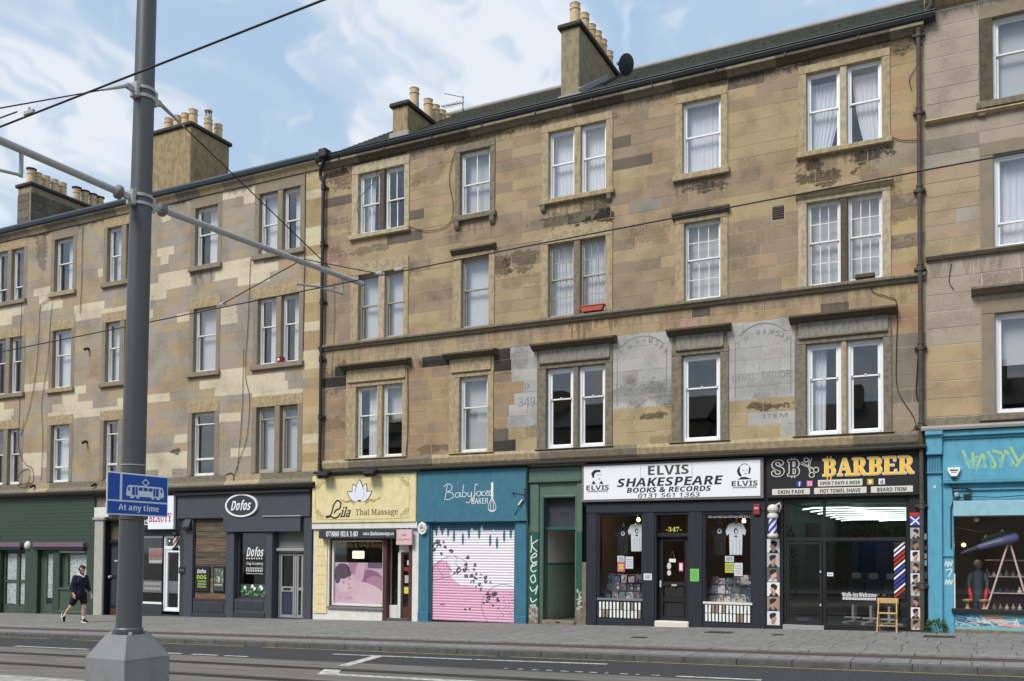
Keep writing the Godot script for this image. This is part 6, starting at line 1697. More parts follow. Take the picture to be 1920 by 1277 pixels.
func bookshop() -> void:
	var t := thing("shopfront", "dark navy book and record shop front with two display windows", "shopfront", Vector3(-7, gy(-7), 0))
	var z := 0.0
	front(t, -9.3, -4.52, 4.2, [[-8.96, -7.72, 0.52, 2.78], [-7.34, -6.5, -0.06, 2.76], [-6.08, -4.88, 0.5, 2.76]], M.navy, z)
	P(t, "head_rail", -9.3, -4.54, 2.82, 3.08, 0.0, 0.04, M.navy, 0.01)
	for e in [[-9.28, -9.0], [-7.7, -7.38], [-6.46, -6.12], [-4.86, -4.54]]: P(t, "pilaster", e[0], e[1], gy(e[0]) - 0.1, 2.82, 0.0, 0.03, M.navy, 0.01)
	for e in [[-7.7, -7.38], [-6.46, -6.12]]: P(t, "pilaster_band", e[0] - 0.005, e[1] + 0.005, 2.2, 2.215, 0.0, 0.034, M.navy_light)
	for w in [[-8.96, -7.72, 0.52, 2.78], [-6.08, -4.88, 0.5, 2.76]]:
		obj("window_frame", rim(MB.new(), w[0], w[1], w[2], w[3], 0.03, -0.1, -0.02), M.navy_light, t)
		glaze(t, w[0] + 0.03, w[1] - 0.03, w[2] + 0.03, w[3] - 0.03, -0.06)
		P(t, "cill", w[0] - 0.02, w[1] + 0.02, w[2] - 0.03, w[2] + 0.03, -0.08, 0.03, M.grey_text if w[0] < -8 else M.bone)
		P(t, "shelf", w[0], w[1], 0.46, 0.5, -1.0, -0.08, M.bone)
		P(t, "stall_riser", w[0] - 0.02, w[1] + 0.02, gy(w[0]) - 0.1, -0.02, 0.0, 0.02, M.navy)
		P(t, "book_recess", w[0], w[1], 0.02, 0.46, 0.0, 0.004, M.black)
		var n := 12 if w[0] < -8 else 13
		for r in 2:
			for i in n:
				var x := lerpf(w[0] + 0.02, w[1] - 0.02, (i + 0.5) / n)
				var lean := rng.randf_range(-0.05, 0.05) if w[0] > -8 else 0.0
				var tan := ((i in [6, 9] and r == 1) or (i in [1, 2, 11] and r == 0)) if w[0] < -8 else ((i in [2, 3, 5] and r == 1) or (i in [9, 10] and r == 0))
				obj("painted_book_spine", MB.new().box(-0.028, 0.028, -0.1, 0.1, 0.0, 0.022, 0.004, Transform3D(Basis(Vector3.BACK, lean), Vector3(x, 0.35 - 0.215 * (1 - r), 0.004))), M.tan_book if tan else M.white, t)
	# the door
	P(t, "fanlight_rail", -7.34, -6.5, 2.18, 2.28, -0.26, -0.08, M.black)
	glaze(t, -7.34, -6.5, 2.28, 2.76, -0.2)
	obj("number", words("-347-", -7.14, -6.72, 2.32, 2.44, -0.198, "Droid Serif", true, 0.0, 0.003), M.paper_yellow, t)
	var d := obj("door", rim(MB.new(), -7.33, -6.51, -0.02, 2.18, 0.12, -0.26, -0.18), M.black, t)
	for y in [[0.0, 0.1], [0.48, 0.6], [0.9, 1.0]]: obj("rail", MB.new().box(-7.21, -6.63, y[0], y[1], -0.25, -0.19, 0.005), M.black, d)
	for y in [[0.1, 0.48], [0.6, 0.9]]: obj("door_panel", MB.new().box(-7.19, -6.65, y[0], y[1], -0.24, -0.215, 0.012), M.ink, d)
	glaze(d, -7.21, -6.63, 1.0, 2.06, -0.22)
	obj("handle", MB.new().box(-7.29, -7.25, 0.86, 1.04, -0.17, -0.13, 0.01), M.white, d); obj("letter_slot", MB.new().box(-6.98, -6.84, 0.9, 0.95, -0.19, -0.17), M.steel, d)
	for q in [[-7.06, -6.88, 1.52, 1.61, M.white], [-6.8, -6.68, 1.28, 1.52, M.red], [-6.78, -6.7, 1.31, 1.49, M.paper]]: obj("door_notice", MB.new().box(q[0], q[1], q[2], q[3], -0.215, -0.21 + (0.003 if q[0] == -6.78 else 0.0)), q[4], d)
	obj("hanging_string", MB.new().tube([Vector3(-7.04, 1.6, -0.21), Vector3(-6.97, 1.82, -0.21), Vector3(-6.9, 1.6, -0.21)], 0.005, 4), M.grey_text, d)
	obj("round_sticker", MB.new().plate(ell(-7.06, 1.42, 0.055, 0.09, 14), -0.215, -0.211).plate(ell(-7.06, 1.24, 0.055, 0.07, 14), -0.215, -0.2105), M.bone, d)
	P(t, "step", -7.36, -6.46, gy(-7) - 0.1, 0.0, -0.3, 0.1, M.bone, 0.02)
	room(t, -9.2, -4.6, -0.05, 2.95, -0.3, -4.5, M.dark_room)
	P(t, "back_shelf", -9.0, -7.6, 1.3, 1.36, -2.6, -2.3, M.oxblood)
	for e in [[-8.9, 0.5, 1.2, M.pink_board], [-8.75, 0.5, 1.2, M.paper]]: P(t, "display_back", -8.93, -7.75, 0.5, 1.17, -0.62, -0.6, M.paper)
	P(t, "display_back", -6.05, -4.9, 0.5, 1.05, -0.66, -0.64, M.steel)
	# sign
	var s := thing("shop_sign", "long white signboard of the book and record shop with two black stencil portraits", "sign", Vector3(-7, 3.12, 0))
	P(s, "frame", -9.4, -4.56, 3.12, 4.14, 0.0, 0.13, M.rim_grey, 0.01)
	var pn := [-9.33, -7.72, -6.35, -4.63]
	for i in 3: P(s, "panel", pn[i] + 0.004, pn[i + 1] - 0.004, 3.18, 4.08, 0.1, 0.145, M.pvc, 0.002)
	z = 0.145
	obj("green_lettering", words("ELVIS", -7.52, -6.44, 3.79, 4.03, z, "Droid Sans", true), M.ink_green, s)
	var k := MB.new()
	words("SHAKESPEARE", -8.38, -5.56, 3.5, 3.72, z, "Droid Sans", true, 0.22, 0.006, k)
	words("BOOKS & RECORDS", -8.1, -5.86, 3.34, 3.47, z, "Droid Sans", true, 0.2, 0.006, k)
	words("0131 561 1363", -7.8, -6.14, 3.2, 3.31, z, "Droid Sans", false, 0.2, 0.006, k)
	obj("lettering", k, M.ink, s)
	for e in [[-8.94, 0], [-5.03, 1]]:
		var cx: float = e[0]
		var q := MB.new()
		if e[1] == 0:                                      # a quiff, brow and shirt collar
			q.plate([Vector2(cx - 0.14, 3.78), Vector2(cx - 0.17, 3.9), Vector2(cx - 0.08, 3.98), Vector2(cx + 0.08, 3.98), Vector2(cx + 0.1, 3.92), Vector2(cx - 0.04, 3.91), Vector2(cx - 0.08, 3.86), Vector2(cx - 0.09, 3.76)], z, z + 0.004)
			q.plate(ell(cx + 0.02, 3.845, 0.03, 0.008, 8), z, z + 0.004); q.plate(ell(cx + 0.1, 3.845, 0.025, 0.008, 8), z, z + 0.004)
			q.plate([Vector2(cx + 0.02, 3.74), Vector2(cx + 0.1, 3.745), Vector2(cx + 0.09, 3.73), Vector2(cx + 0.03, 3.725)], z, z + 0.004)
			q.plate([Vector2(cx - 0.16, 3.6), Vector2(cx - 0.1, 3.7), Vector2(cx - 0.04, 3.6)], z, z + 0.004); q.plate([Vector2(cx + 0.06, 3.6), Vector2(cx + 0.12, 3.69), Vector2(cx + 0.18, 3.6)], z, z + 0.004)
		else:                                              # a high forehead, side hair, moustache and collar
			q.plate([Vector2(cx - 0.15, 3.72), Vector2(cx - 0.18, 3.82), Vector2(cx - 0.12, 3.94), Vector2(cx - 0.1, 3.9), Vector2(cx - 0.11, 3.8), Vector2(cx - 0.06, 3.7), Vector2(cx - 0.08, 3.66)], z, z + 0.004)
			q.plate([Vector2(cx + 0.14, 3.74), Vector2(cx + 0.17, 3.86), Vector2(cx + 0.12, 3.93), Vector2(cx + 0.12, 3.84), Vector2(cx + 0.1, 3.74)], z, z + 0.004)
			q.plate(ell(cx - 0.02, 3.83, 0.03, 0.007, 8), z, z + 0.004); q.plate(ell(cx + 0.07, 3.83, 0.025, 0.007, 8), z, z + 0.004)
			q.plate([Vector2(cx, 3.74), Vector2(cx + 0.04, 3.755), Vector2(cx + 0.08, 3.74), Vector2(cx + 0.05, 3.735), Vector2(cx + 0.02, 3.735)], z, z + 0.004)
			q.plate([Vector2(cx - 0.16, 3.6), Vector2(cx - 0.06, 3.66), Vector2(cx + 0.04, 3.66), Vector2(cx + 0.2, 3.6)], z, z + 0.004)
			q.stroke([Vector2(cx - 0.1, 3.93), Vector2(cx, 3.99), Vector2(cx + 0.1, 3.95)], 0.012, z)
		obj("stencil_portrait", q, M.ink, s)
		words("ELVIS", cx - 0.3, cx + 0.32, 3.44, 3.56, z, "Droid Sans", true)
		obj("small_lettering", words("SHAKESPEARE", cx - 0.28, cx + 0.3, 3.385, 3.42, z, "Droid Sans", true, 0.0, 0.005, words("ELVIS", cx - 0.31, cx + 0.33, 3.44, 3.565, z, "Droid Sans", true)), M.ink_green, s)
	var al := thing("alarm_box", "small red box on the navy pilaster below the white signboard", "alarm", Vector3(-4.74, 2.72, 0.03))
	P(al, "case", -4.82, -4.66, 2.72, 2.98, 0.03, 0.1, M.red_dark, 0.01)
	obj("print", MB.new().box(-4.79, -4.69, 2.86, 2.9, 0.1, 0.103), M.pink_board, al)
	# things in the windows
	shirt("white t shirt hung high in the left bookshop window", Vector3(-7.98, 1.8, -0.3), 0.5, 0.74, M.paper, true)
	shirt("white t shirt hung in the right bookshop window", Vector3(-5.34, 1.72, -0.3), 0.52, 0.82, M.paper, true)
	shirt("black t shirt with a round white print, left bookshop window", Vector3(-8.4, 1.72, -0.4), 0.46, 0.74, M.ink, false)
	shirt("black t shirt with a round white print, right bookshop window", Vector3(-5.78, 1.72, -0.4), 0.5, 0.8, M.ink, false)
	for q in [[-8.44, -8.24, 1.52, 1.68, M.paper, "white printed notice above the pink flyer in the left bookshop window"], [-8.44, -8.23, 1.25, 1.51, M.pink, "pink and yellow flyer in the left bookshop window"], [-8.21, -8.0, 1.34, 1.66, M.paper, "tall white notice beside the pink flyer in the bookshop window"], [-5.56, -5.34, 1.54, 1.69, M.paper, "small white notice at the top in the right bookshop window"], [-5.56, -5.34, 1.27, 1.52, M.paper_yellow, "yellow green flyer in the right bookshop window"], [-5.33, -5.12, 1.19, 1.52, M.paper, "tall white notice beside the yellow flyer in the bookshop window"]]:
		var p := thing("window_notice", q[5], "notice", Vector3(q[0], q[2], -0.09))
		P(p, "sheet", q[0], q[1], q[2], q[3], -0.085, -0.075, q[4], 0.0)
		for i in 4: obj("print_line", MB.new().box(q[0] + 0.03, q[1] - 0.03, lerpf(q[2], q[3], 0.2 + i * 0.18), lerpf(q[2], q[3], 0.2 + i * 0.18) + 0.012, -0.075, -0.073), M.grey_text, p)
		if q[4] == M.pink: obj("flyer_picture", MB.new().box(q[0] + 0.035, q[1] - 0.035, q[2] + 0.05, q[3] - 0.05, -0.073, -0.071), M.paper_yellow, p)
	for q in [[-7.67, -7.45, 1.05, 1.22, M.paper, "white notice fixed on the left navy pilaster by the door"], [-6.43, -6.2, 1.04, 1.36, M.post_green, "bright green notice fixed on the navy pilaster right of the door"]]:
		var p := thing("pilaster_notice", q[5], "notice", Vector3(q[0], q[2], 0.03))
		P(p, "sheet", q[0], q[1], q[2], q[3], 0.03, 0.036, q[4], 0.0)
		for i in 5: obj("print_line", MB.new().box(q[0] + 0.03, q[1] - 0.03, lerpf(q[2], q[3], 0.16 + i * 0.15), lerpf(q[2], q[3], 0.16 + i * 0.15) + 0.012, 0.036, 0.038), M.grey_text, p)
	var kinds := []
	for i in 12: kinds.append(sleeve(100 + i))
	rng.seed = 77
	var cols := ["left", "second from left", "middle left", "middle right", "second from right", "right"]
	for wi in 2:
		for r in 3:
			for i in 6:
				var x0 := lerpf(-8.9, -7.9, i / 5.0) if wi == 0 else lerpf(-6.02, -5.1, i / 5.0)
				var o := thing("record_sleeve", "record sleeve in the %s row of the %s bookshop window, %s" % [["bottom", "middle", "top"][r], ["left", "right"][wi], cols[i]], "record", Vector3(x0, 0.51 + r * 0.23, -0.4), "records shown in the bookshop windows")
				var w := rng.randf_range(0.15, 0.2)
				card("cover", x0, x0 + w, 0.5 + r * 0.23, 0.5 + r * 0.23 + w * rng.randf_range(1.0, 1.3), -0.36 - r * 0.1 - i * 0.004, kinds[rng.randi() % 12], o, 0.012)
	var pl := MB.new()
	for i in 9: pl.box(-6.0 + i * 0.13, -5.89 + i * 0.13, 2.66, 2.73 - 0.02 * (i % 2), -0.09, -0.085)
	tag(obj("postcard_row", pl, M.paper), "row of small white cards along the top of the right bookshop window", "cards")
	for q in [[-8.0, 2.66, -0.5, "left"], [-5.2, 2.6, -0.6, "right"]]:
		var l := thing("spot_lamp", "warm spot lamp glowing at the top of the %s bookshop window" % q[3], "lamp", Vector3(q[0], q[1], q[2]))
		obj("bulb", MB.new().lathe(Vector3.ZERO, [[0.0, -0.06], [0.045, -0.05], [0.05, 0.0], [0.03, 0.05], [0.0, 0.06]], 12), M.bulb, l, true)
		obj("stem", MB.new().tube([Vector3(0, 0.05, 0), Vector3(0, 0.34, -0.05)], 0.012, 6), M.ink, l, true)
		var o := OmniLight3D.new()
		o.light_energy = 0.16; o.light_size = 0.04; o.light_color = Color(1, 0.72, 0.4); o.omni_range = 8.0; o.omni_attenuation = 2.0; o.shadow_enabled = true
		l.add_child(o)

func shirt(label: String, at: Vector3, w: float, h: float, m: Material, pale: bool) -> void:
	var t := thing("t_shirt", label, "t-shirt", at)
	var b := MB.new()
	var s := w * 0.3
	b.plate([Vector2(-s, 0), Vector2(s, 0), Vector2(s * 1.08, h * 0.66), Vector2(w * 0.44, h * 0.6), Vector2(w * 0.5, h * 0.74), Vector2(w * 0.34, h * 0.96), Vector2(s * 0.4, h), Vector2(0, h * 0.955), Vector2(-s * 0.4, h), Vector2(-w * 0.34, h * 0.96), Vector2(-w * 0.5, h * 0.74), Vector2(-w * 0.44, h * 0.6), Vector2(-s * 1.08, h * 0.66)], -0.03, 0.0)
	for i in 3: b.tube([Vector3((i - 1) * s * 0.6, 0.01, 0.0), Vector3((i - 1) * s * 0.5, h * 0.5, 0.004)], 0.014, 6)
	obj("cloth", b, m, t, true)
	if pale:
		obj("print", MB.new().plate(ell(0, h * 0.74, w * 0.09, h * 0.09, 12), 0.0, 0.012).plate(ell(0, h * 0.58, w * 0.08, h * 0.02, 8), 0.0, 0.012), M.ink, t, true)
		obj("print_face", MB.new().plate(ell(0.01, h * 0.72, w * 0.055, h * 0.06, 12), 0.012, 0.014), M.paper, t, true)
	else:
		obj("print", MB.new().plate(ell(0, h * 0.76, w * 0.12, h * 0.085, 14), 0.0, 0.012), M.paper, t, true)
		obj("print_face", MB.new().plate(ell(0, h * 0.77, w * 0.06, h * 0.04, 10), 0.012, 0.014), M.ink, t, true)
	obj("hanger", MB.new().tube([Vector3(-w * 0.28, h * 0.95, -0.015), Vector3(0, h * 1.04, -0.015), Vector3(w * 0.28, h * 0.95, -0.015)], 0.008, 5).tube([Vector3(0, h * 1.04, -0.015), Vector3(0.01, h * 1.16, -0.015)], 0.006, 5), M.steel, t, true)

func halo(b: MB, s: String, x0: float, x1: float, y0: float, y1: float, z: float, w: float) -> void:   # a letter widened all round
	for k in 8: words(s, x0 + w * cos(k * PI / 4), x1 + w * cos(k * PI / 4), y0 + w * sin(k * PI / 4), y1 + w * sin(k * PI / 4), z, "Droid Serif", true, 0.0, 0.016 + k * 0.0005, b)

func barber() -> void:
	var t := thing("shopfront", "black glazed barber shop front with a big lit interior", "shopfront", Vector3(-2.7, gy(-2.7), 0))
	front(t, -4.52, -1.06, 4.2, [[-4.12, -1.27, -0.04, 3.14]], M.black, 0.0)
	P(t, "cornice", -4.54, -0.9, 4.16, 4.26, -0.05, 0.16, M.ink, 0.02)
	var f := MB.new()
	rim(f, -4.12, -1.27, 0.0, 3.14, 0.07, -0.16, -0.06); f.box(-4.05, -1.34, 2.06, 2.15, -0.16, -0.06, 0.005); f.box(-3.2, -3.12, 0.07, 2.06, -0.16, -0.06, 0.005); f.box(-3.19, -3.13, 2.15, 3.07, -0.16, -0.06, 0.005)
	obj("window_frame", f, M.black, t)
	for q in [[-4.05, -3.19, 2.15, 3.07], [-3.13, -1.34, 2.15, 3.07], [-3.12, -1.34, 0.07, 2.06]]: glaze(t, q[0], q[1], q[2], q[3], -0.1)
	var d := obj("door", rim(MB.new(), -4.05, -3.21, 0.04, 2.05, 0.07, -0.13, -0.07), M.black, t)
	glaze(d, -3.98, -3.28, 0.1, 1.98, -0.1); obj("kick_plate", MB.new().box(-3.98, -3.28, 0.1, 0.2, -0.12, -0.08), M.ink, d); obj("closer", MB.new().box(-3.8, -3.5, 0.12, 0.2, -0.08, -0.06), M.grey_dark, d)
	for y in [0.5, 1.3]: obj("lock", MB.new().box(-3.27, -3.23, y, y + 0.05, -0.07, -0.055), M.steel, d)
	P(t, "threshold", -4.12, -3.16, gy(-3.6) - 0.1, 0.03, -0.2, 0.06, M.aluminium, 0.006)
	room(t, -4.4, -1.15, -0.06, 3.14, -0.3, -13.0, M.dark_room, M.grey_dark)
	P(t, "far_wall_panel", -4.39, -1.16, 1.9, 3.12, -12.99, -12.94, M.ceil_green)
	P(t, "ceiling_panel", -4.39, -1.16, 3.1, 3.135, -12.9, -0.4, M.ceil_green)
	P(t, "side_panel", -4.395, -4.36, 2.1, 3.1, -12.9, -0.4, M.ceil_green)
	var iv := thing("ivy_panel", "green artificial ivy hung along the back wall of the barber shop", "plants", Vector3(-2.6, 2.3, -11.9))
	leaves(iv, "foliage", Vector3(0, 0, 0), Vector3(1.5, 0.5, 0.15), 700, 0.16)
	var iv2 := thing("ivy_panel", "green artificial ivy down the wall inside the barber door", "plants", Vector3(-4.25, 1.3, -1.6))
	leaves(iv2, "foliage", Vector3(0, 0, 0), Vector3(0.14, 1.2, 0.5), 420, 0.1)
	P(t, "wall_panel", -4.0, -3.6, 1.0, 2.6, -2.62, -2.6, M.grey_text)
	var mu := MB.new()
	mu.box(-3.6, -1.4, 0.7, 2.2, -9.9, -9.88)
	obj("blue_mural", mu, M.mural, t)
	P(t, "counter", -3.1, -2.4, -0.06, 1.0, -4.4, -3.9, M.black); P(t, "mirror", -1.22, -1.2, 0.9, 1.9, -4.2, -0.9, M.steel)
	var fa := P(t, "fascia", -4.5, -1.02, 3.12, 4.16, 0.0, 0.08, M.black, 0.01)
	var s := thing("shop_sign", "black barber sign with gold and white outlined letters and pale label strips", "sign", Vector3(-2.8, 3.15, 0.08))
	var z := 0.08
	var wh := MB.new()
	var bk := MB.new()
	var ye := MB.new()
	for a in [["S", -4.38, -4.06], ["B", -4.0, -3.7]]:
		halo(wh, a[0], a[1] + 0.02, a[2] - 0.02, 3.66, 4.04, z, 0.024)
		words(a[0], a[1] + 0.02, a[2] - 0.02, 3.66, 4.04, z + 0.022, "Droid Serif", true, 0.0, 0.004, bk)
	for q in [-3.89, -3.82]:
		for y in [[3.6, 3.7], [4.0, 4.1]]: wh.box(q - 0.012, q + 0.012, y[0], y[1], z, z + 0.02)
	for i in 6:
		var xa: float = [-3.17, -2.84, -2.5, -2.16, -1.83, -1.5][i]
		var xb: float = xa + [0.3, 0.35, 0.33, 0.32, 0.31, 0.35][i]
		var y0 := 3.6
		halo(wh, "BARBER"[i], xa + 0.01, xb - 0.01, y0 + 0.02, 4.03, z, 0.02)
		words("BARBER"[i], xa + 0.01, xb - 0.01, y0 + 0.02, 4.03, z + 0.022, "Droid Serif", true, 0.0, 0.006, ye)
	for q in [-3.06, -2.98]:
		for y in [[3.53, 3.62], [4.02, 4.1]]: ye.box(q - 0.014, q + 0.014, y[0], y[1], z, z + 0.024)
	# scissors
	for c in [[-3.55, 4.03, 0.05], [-3.32, 3.78, 0.06], [-3.42, 3.66, 0.06]]:
		var pts := ell(c[0], c[1], c[2], c[2], 12)
		pts.append(pts[0])
		wh.stroke(pts, 0.02, z, 0.02)
	for l in [[[-3.66, 3.98], [-3.5, 3.88], [-3.38, 3.82]], [[-3.42, 4.06], [-3.47, 3.88], [-3.45, 3.72]], [[-3.68, 3.94], [-3.5, 3.85], [-3.37, 3.8]], [[-3.46, 4.06], [-3.5, 3.88], [-3.46, 3.72]]]:
		wh.stroke(l.map(func(q): return Vector2(q[0], q[1])), 0.014, z, 0.018)
	obj("outline_lettering", wh, M.bone, s); obj("letter_face", bk, M.black, s); obj("gold_lettering", ye, M.yellow, s)
	for q in [["SKIN FADE", -4.36, -3.46], ["HOT TOWEL SHAVE", -3.37, -2.18], ["BEARD TRIM", -2.09, -1.18]]:
		P(s, "label_strip", q[1], q[2], 3.19, 3.34, z, z + 0.02, M.bone, 0.018)
		obj("label_lettering", words(q[0], q[1] + 0.14, q[2] - 0.14, 3.22, 3.31, z + 0.02, "Droid Sans", true, 0.0, 0.004), M.ink, s)
	P(s, "label_strip", -3.28, -2.27, 3.37, 3.53, z, z + 0.02, M.bone, 0.018)
	obj("label_lettering", words("OPEN 7 DAYS A WEEK", -3.23, -2.32, 3.41, 3.49, z + 0.02, "Droid Sans", true, 0.0, 0.004), M.ink, s)
	for q in [[-3.78, M.fb, 0], [-3.54, M.ig, 1], [-2.17, M.snap, 2], [-1.92, M.paper, 3]]:
		P(s, "icon", q[0], q[0] + 0.14, 3.38, 3.52, z, z + 0.02, q[1], 0.01)
		var g := MB.new()
		match q[2]:
			0: words("f", q[0] + 0.05, q[0] + 0.1, 3.39, 3.5, z + 0.02, "Droid Sans", true, 0.0, 0.003, g)
			1: rim(g, q[0] + 0.03, q[0] + 0.11, 3.41, 3.49, 0.012, z + 0.02, z + 0.023, 0.0)
			2: g.plate(ell(q[0] + 0.07, 3.455, 0.035, 0.045, 10), z + 0.02, z + 0.023)
			3: words("d", q[0] + 0.04, q[0] + 0.1, 3.4, 3.5, z + 0.02, "Droid Sans", true, 0.0, 0.003, g)
		obj("icon_mark", g, M.ink if q[2] == 3 else M.white, s)
	barber_pole("barber_pole", "blue and white barber pole with a white globe above the haircut photos", Vector3(-4.33, 2.14, 0.16), 0.6, 0.13, false, 1)
	var gl := thing("pole_globe", "white round globe lamp on a curled arm over the barber pole", "lamp", Vector3(-4.33, 2.72, 0.16))
	obj("globe", MB.new().lathe(Vector3.ZERO, [[0.0, 0.02], [0.08, 0.03], [0.13, 0.1], [0.13, 0.16], [0.09, 0.22], [0.0, 0.25]], 16), M.bone, gl, true)
	obj("arm", MB.new().tube([Vector3(0.05, 0.2, 0), Vector3(0.16, 0.27, 0), Vector3(0.18, 0.18, -0.06), Vector3(0.12, 0.06, -0.14)], 0.025, 8), M.bone, gl, true)
	var hm := []
	for i in 15: hm.append(haircut(i))
	for i in 6:
		var y := 0.0 + (5 - i) * 0.356
		var o := thing("haircut_photo", "haircut photo on the left side of the barber front, %s" % ["at the top of the six", "second from the top", "third from the top", "fourth from the top", "fifth from the top", "lowest of the six"][i], "photo", Vector3(-4.36, y, 0.01))
		card("print", -4.5, -4.2, y + 0.0, y + 0.34, 0.0, hm[i], o, 0.012)
	for i in 9:
		var y := 0.02 + (8 - i) * 0.262
		var o := thing("haircut_photo", "haircut photo on the right side of the barber front, %s" % ["highest, under the saltire", "second from the top", "third from the top", "fourth from the top", "fifth, at the middle", "sixth from the top", "seventh from the top", "eighth from the top", "lowest of the nine"][i], "photo", Vector3(-1.14, y, 0.01))
		card("print", -1.25, -1.03, y, y + 0.255, 0.0, hm[6 + i], o, 0.012)
	var fl := thing("flag_photo", "blue and white saltire panel with a red top above the haircut photos", "sign", Vector3(-1.14, 2.4, 0.01))
	P(fl, "panel", -1.25, -1.03, 2.42, 2.64, 0.0, 0.012, M.royal, 0.0); P(fl, "red_strip", -1.26, -1.02, 2.64, 2.72, 0.0, 0.014, M.red, 0.0)
	obj("saltire", MB.new().stroke([Vector2(-1.24, 2.44), Vector2(-1.04, 2.62)], 0.035, 0.012).stroke([Vector2(-1.24, 2.62), Vector2(-1.04, 2.44)], 0.035, 0.0125), M.white, fl)
	# the lit ceiling grid: six-sided cells of light tubes
	var lg := thing("ceiling_light", "bright white grid of light tubes on the barber shop ceiling", "light", Vector3(-2.7, 3.0, -6.0))
	var r := 0.8
	for i in 2:
		for j in 7:
			var c := Vector2(-3.3 + i * r * 1.5, -2.9 - j * r * 1.732 - (i % 2) * r * 0.866)
			for k in 3:
				var a := c + Vector2(cos(k * PI / 3), sin(k * PI / 3)) * r
				var b := c + Vector2(cos((k + 1) * PI / 3), sin((k + 1) * PI / 3)) * r
				obj("light_tube", MB.new().tube([Vector3(a.x, 2.98, a.y), Vector3(b.x, 2.98, b.y)], 0.02, 6), M.led, lg)
	var al := AreaLight3D.new()
	al.light_energy = 0.3
	al.area_size = Vector2(2.4, 9.0)
	al.area_range = 10.0
	al.area_attenuation = 2.0
	al.shadow_enabled = true
	al.position = Vector3(0, -0.08, 0)
	al.rotation.x = -PI / 2
	lg.add_child(al)
	for i in 3:
		var c := thing("barber_chair", "black barber chair in the shop, %s" % ["left one", "middle one", "right one by the window"][i], "chair", Vector3(-2.75 + i * 0.45, -0.06, -2.6 + i * 0.2), "barber chairs")
		obj("seat", MB.new().box(-0.26, 0.26, 0.5, 0.62, -0.26, 0.26, 0.05), M.black, c, true)
		obj("backrest", MB.new().box(-0.24, 0.24, 0.6, 1.12, -0.06, 0.06, 0.05, Transform3D(Basis(Vector3.RIGHT, -0.25), Vector3(0, 0.05, -0.12))), M.black, c, true)
		obj("headrest", MB.new().box(-0.12, 0.12, 1.16, 1.32, -0.45, -0.37, 0.03), M.steel, c, true)
		for s2 in [-1, 1]: obj("armrest", MB.new().box(s2 * 0.3 - 0.04, s2 * 0.3 + 0.04, 0.74, 0.8, -0.25, 0.22, 0.02), M.steel, c, true)
		obj("pedestal", MB.new().lathe(Vector3.ZERO, [[0.32, 0.0], [0.3, 0.05], [0.07, 0.09], [0.06, 0.5]], 16), M.steel, c, true)
		obj("footrest", MB.new().box(-0.2, 0.2, 0.16, 0.2, 0.36, 0.5, 0.01).box(-0.03, 0.03, 0.18, 0.5, 0.22, 0.42, 0.01), M.steel, c, true)
	var wl := thing("window_lettering", "white block lettering on the barber window glass", "sign", Vector3(-2.4, 0.66, -0.1))
	obj("lettering", words("Walk-ins Welcome", -2.76, -2.0, 0.74, 0.85, -0.099, "Droid Sans", true, 0.0, 0.003), M.white, wl)
	P(wl, "strip", -2.75, -2.01, 0.67, 0.72, -0.1, -0.097, M.white, 0.0)
	for i in 10: obj("strip_print", MB.new().box(-2.72 + i * 0.07, -2.67 + i * 0.07, 0.685, 0.705, -0.097, -0.095), M.grey_text, wl)
	var bp := thing("window_stripes", "tall red, white and blue barber stripes on the barber window glass", "decal", Vector3(-1.5, 0.7, -0.1))
	for k in 11:
		var y := 0.72 + k * 0.108
		var c: Material = [M.red, M.white, M.royal, M.royal, M.white, M.royal, M.white, M.red, M.red, M.white, M.white][k]
		obj("stripe", MB.new().plate([Vector2(-1.61, y), Vector2(-1.37, y + 0.22), Vector2(-1.37, y + 0.275), Vector2(-1.61, y + 0.055)], -0.099, -0.095), c, bp)
	obj("cap", MB.new().plate([Vector2(-1.64, 2.0), Vector2(-1.34, 2.0), Vector2(-1.4, 2.06), Vector2(-1.49, 2.1), Vector2(-1.58, 2.06)], -0.099, -0.096), M.grey_dark, bp)
	P(bp, "dark_ground", -1.61, -1.37, 0.72, 2.0, -0.1055, -0.1025, M.ink, 0.0)
	var lab := thing("door_label", "tiny pale label on the barber door post", "sign", Vector3(-3.1, 1.23, -0.06))
	P(lab, "plate", -3.1, -2.96, 1.22, 1.31, -0.1, -0.094, M.paper, 0.0)
	obj("print", MB.new().box(-3.08, -2.98, 1.26, 1.275, -0.094, -0.092), M.grey_text, lab)
	# wooden folding chair on the footway
	var fc := thing("folding_chair", "pale wooden folding chair standing on the footway before the barber window", "chair", Vector3(-1.72, gy(-1.72), 0.42))
	for x in [-0.21, 0.21]:
		obj("leg", MB.new().tube([Vector3(x, 0.0, 0.2), Vector3(x * 0.9, 0.76, -0.1)], 0.017, 6), M.skin_wood, fc, true)
		obj("leg", MB.new().tube([Vector3(x * 0.82, 0.0, -0.18), Vector3(x * 0.82, 0.46, 0.16)], 0.017, 6), M.skin_wood, fc, true)
	obj("backrest", MB.new().box(-0.23, 0.23, 0.66, 0.78, -0.12, -0.09, 0.008), M.skin_wood, fc, true)
	for i in 5: obj("seat_slat", MB.new().box(-0.19, 0.19, 0.43, 0.45, -0.18 + i * 0.075, -0.125 + i * 0.075, 0.005), M.skin_wood, fc, true)
	for q in [[0.16, 0.16], [0.2, -0.08]]: obj("stretcher", MB.new().box(-0.2, 0.2, q[0] - 0.012, q[0] + 0.012, q[1] - 0.01, q[1] + 0.01, 0.004), M.skin_wood, fc, true)

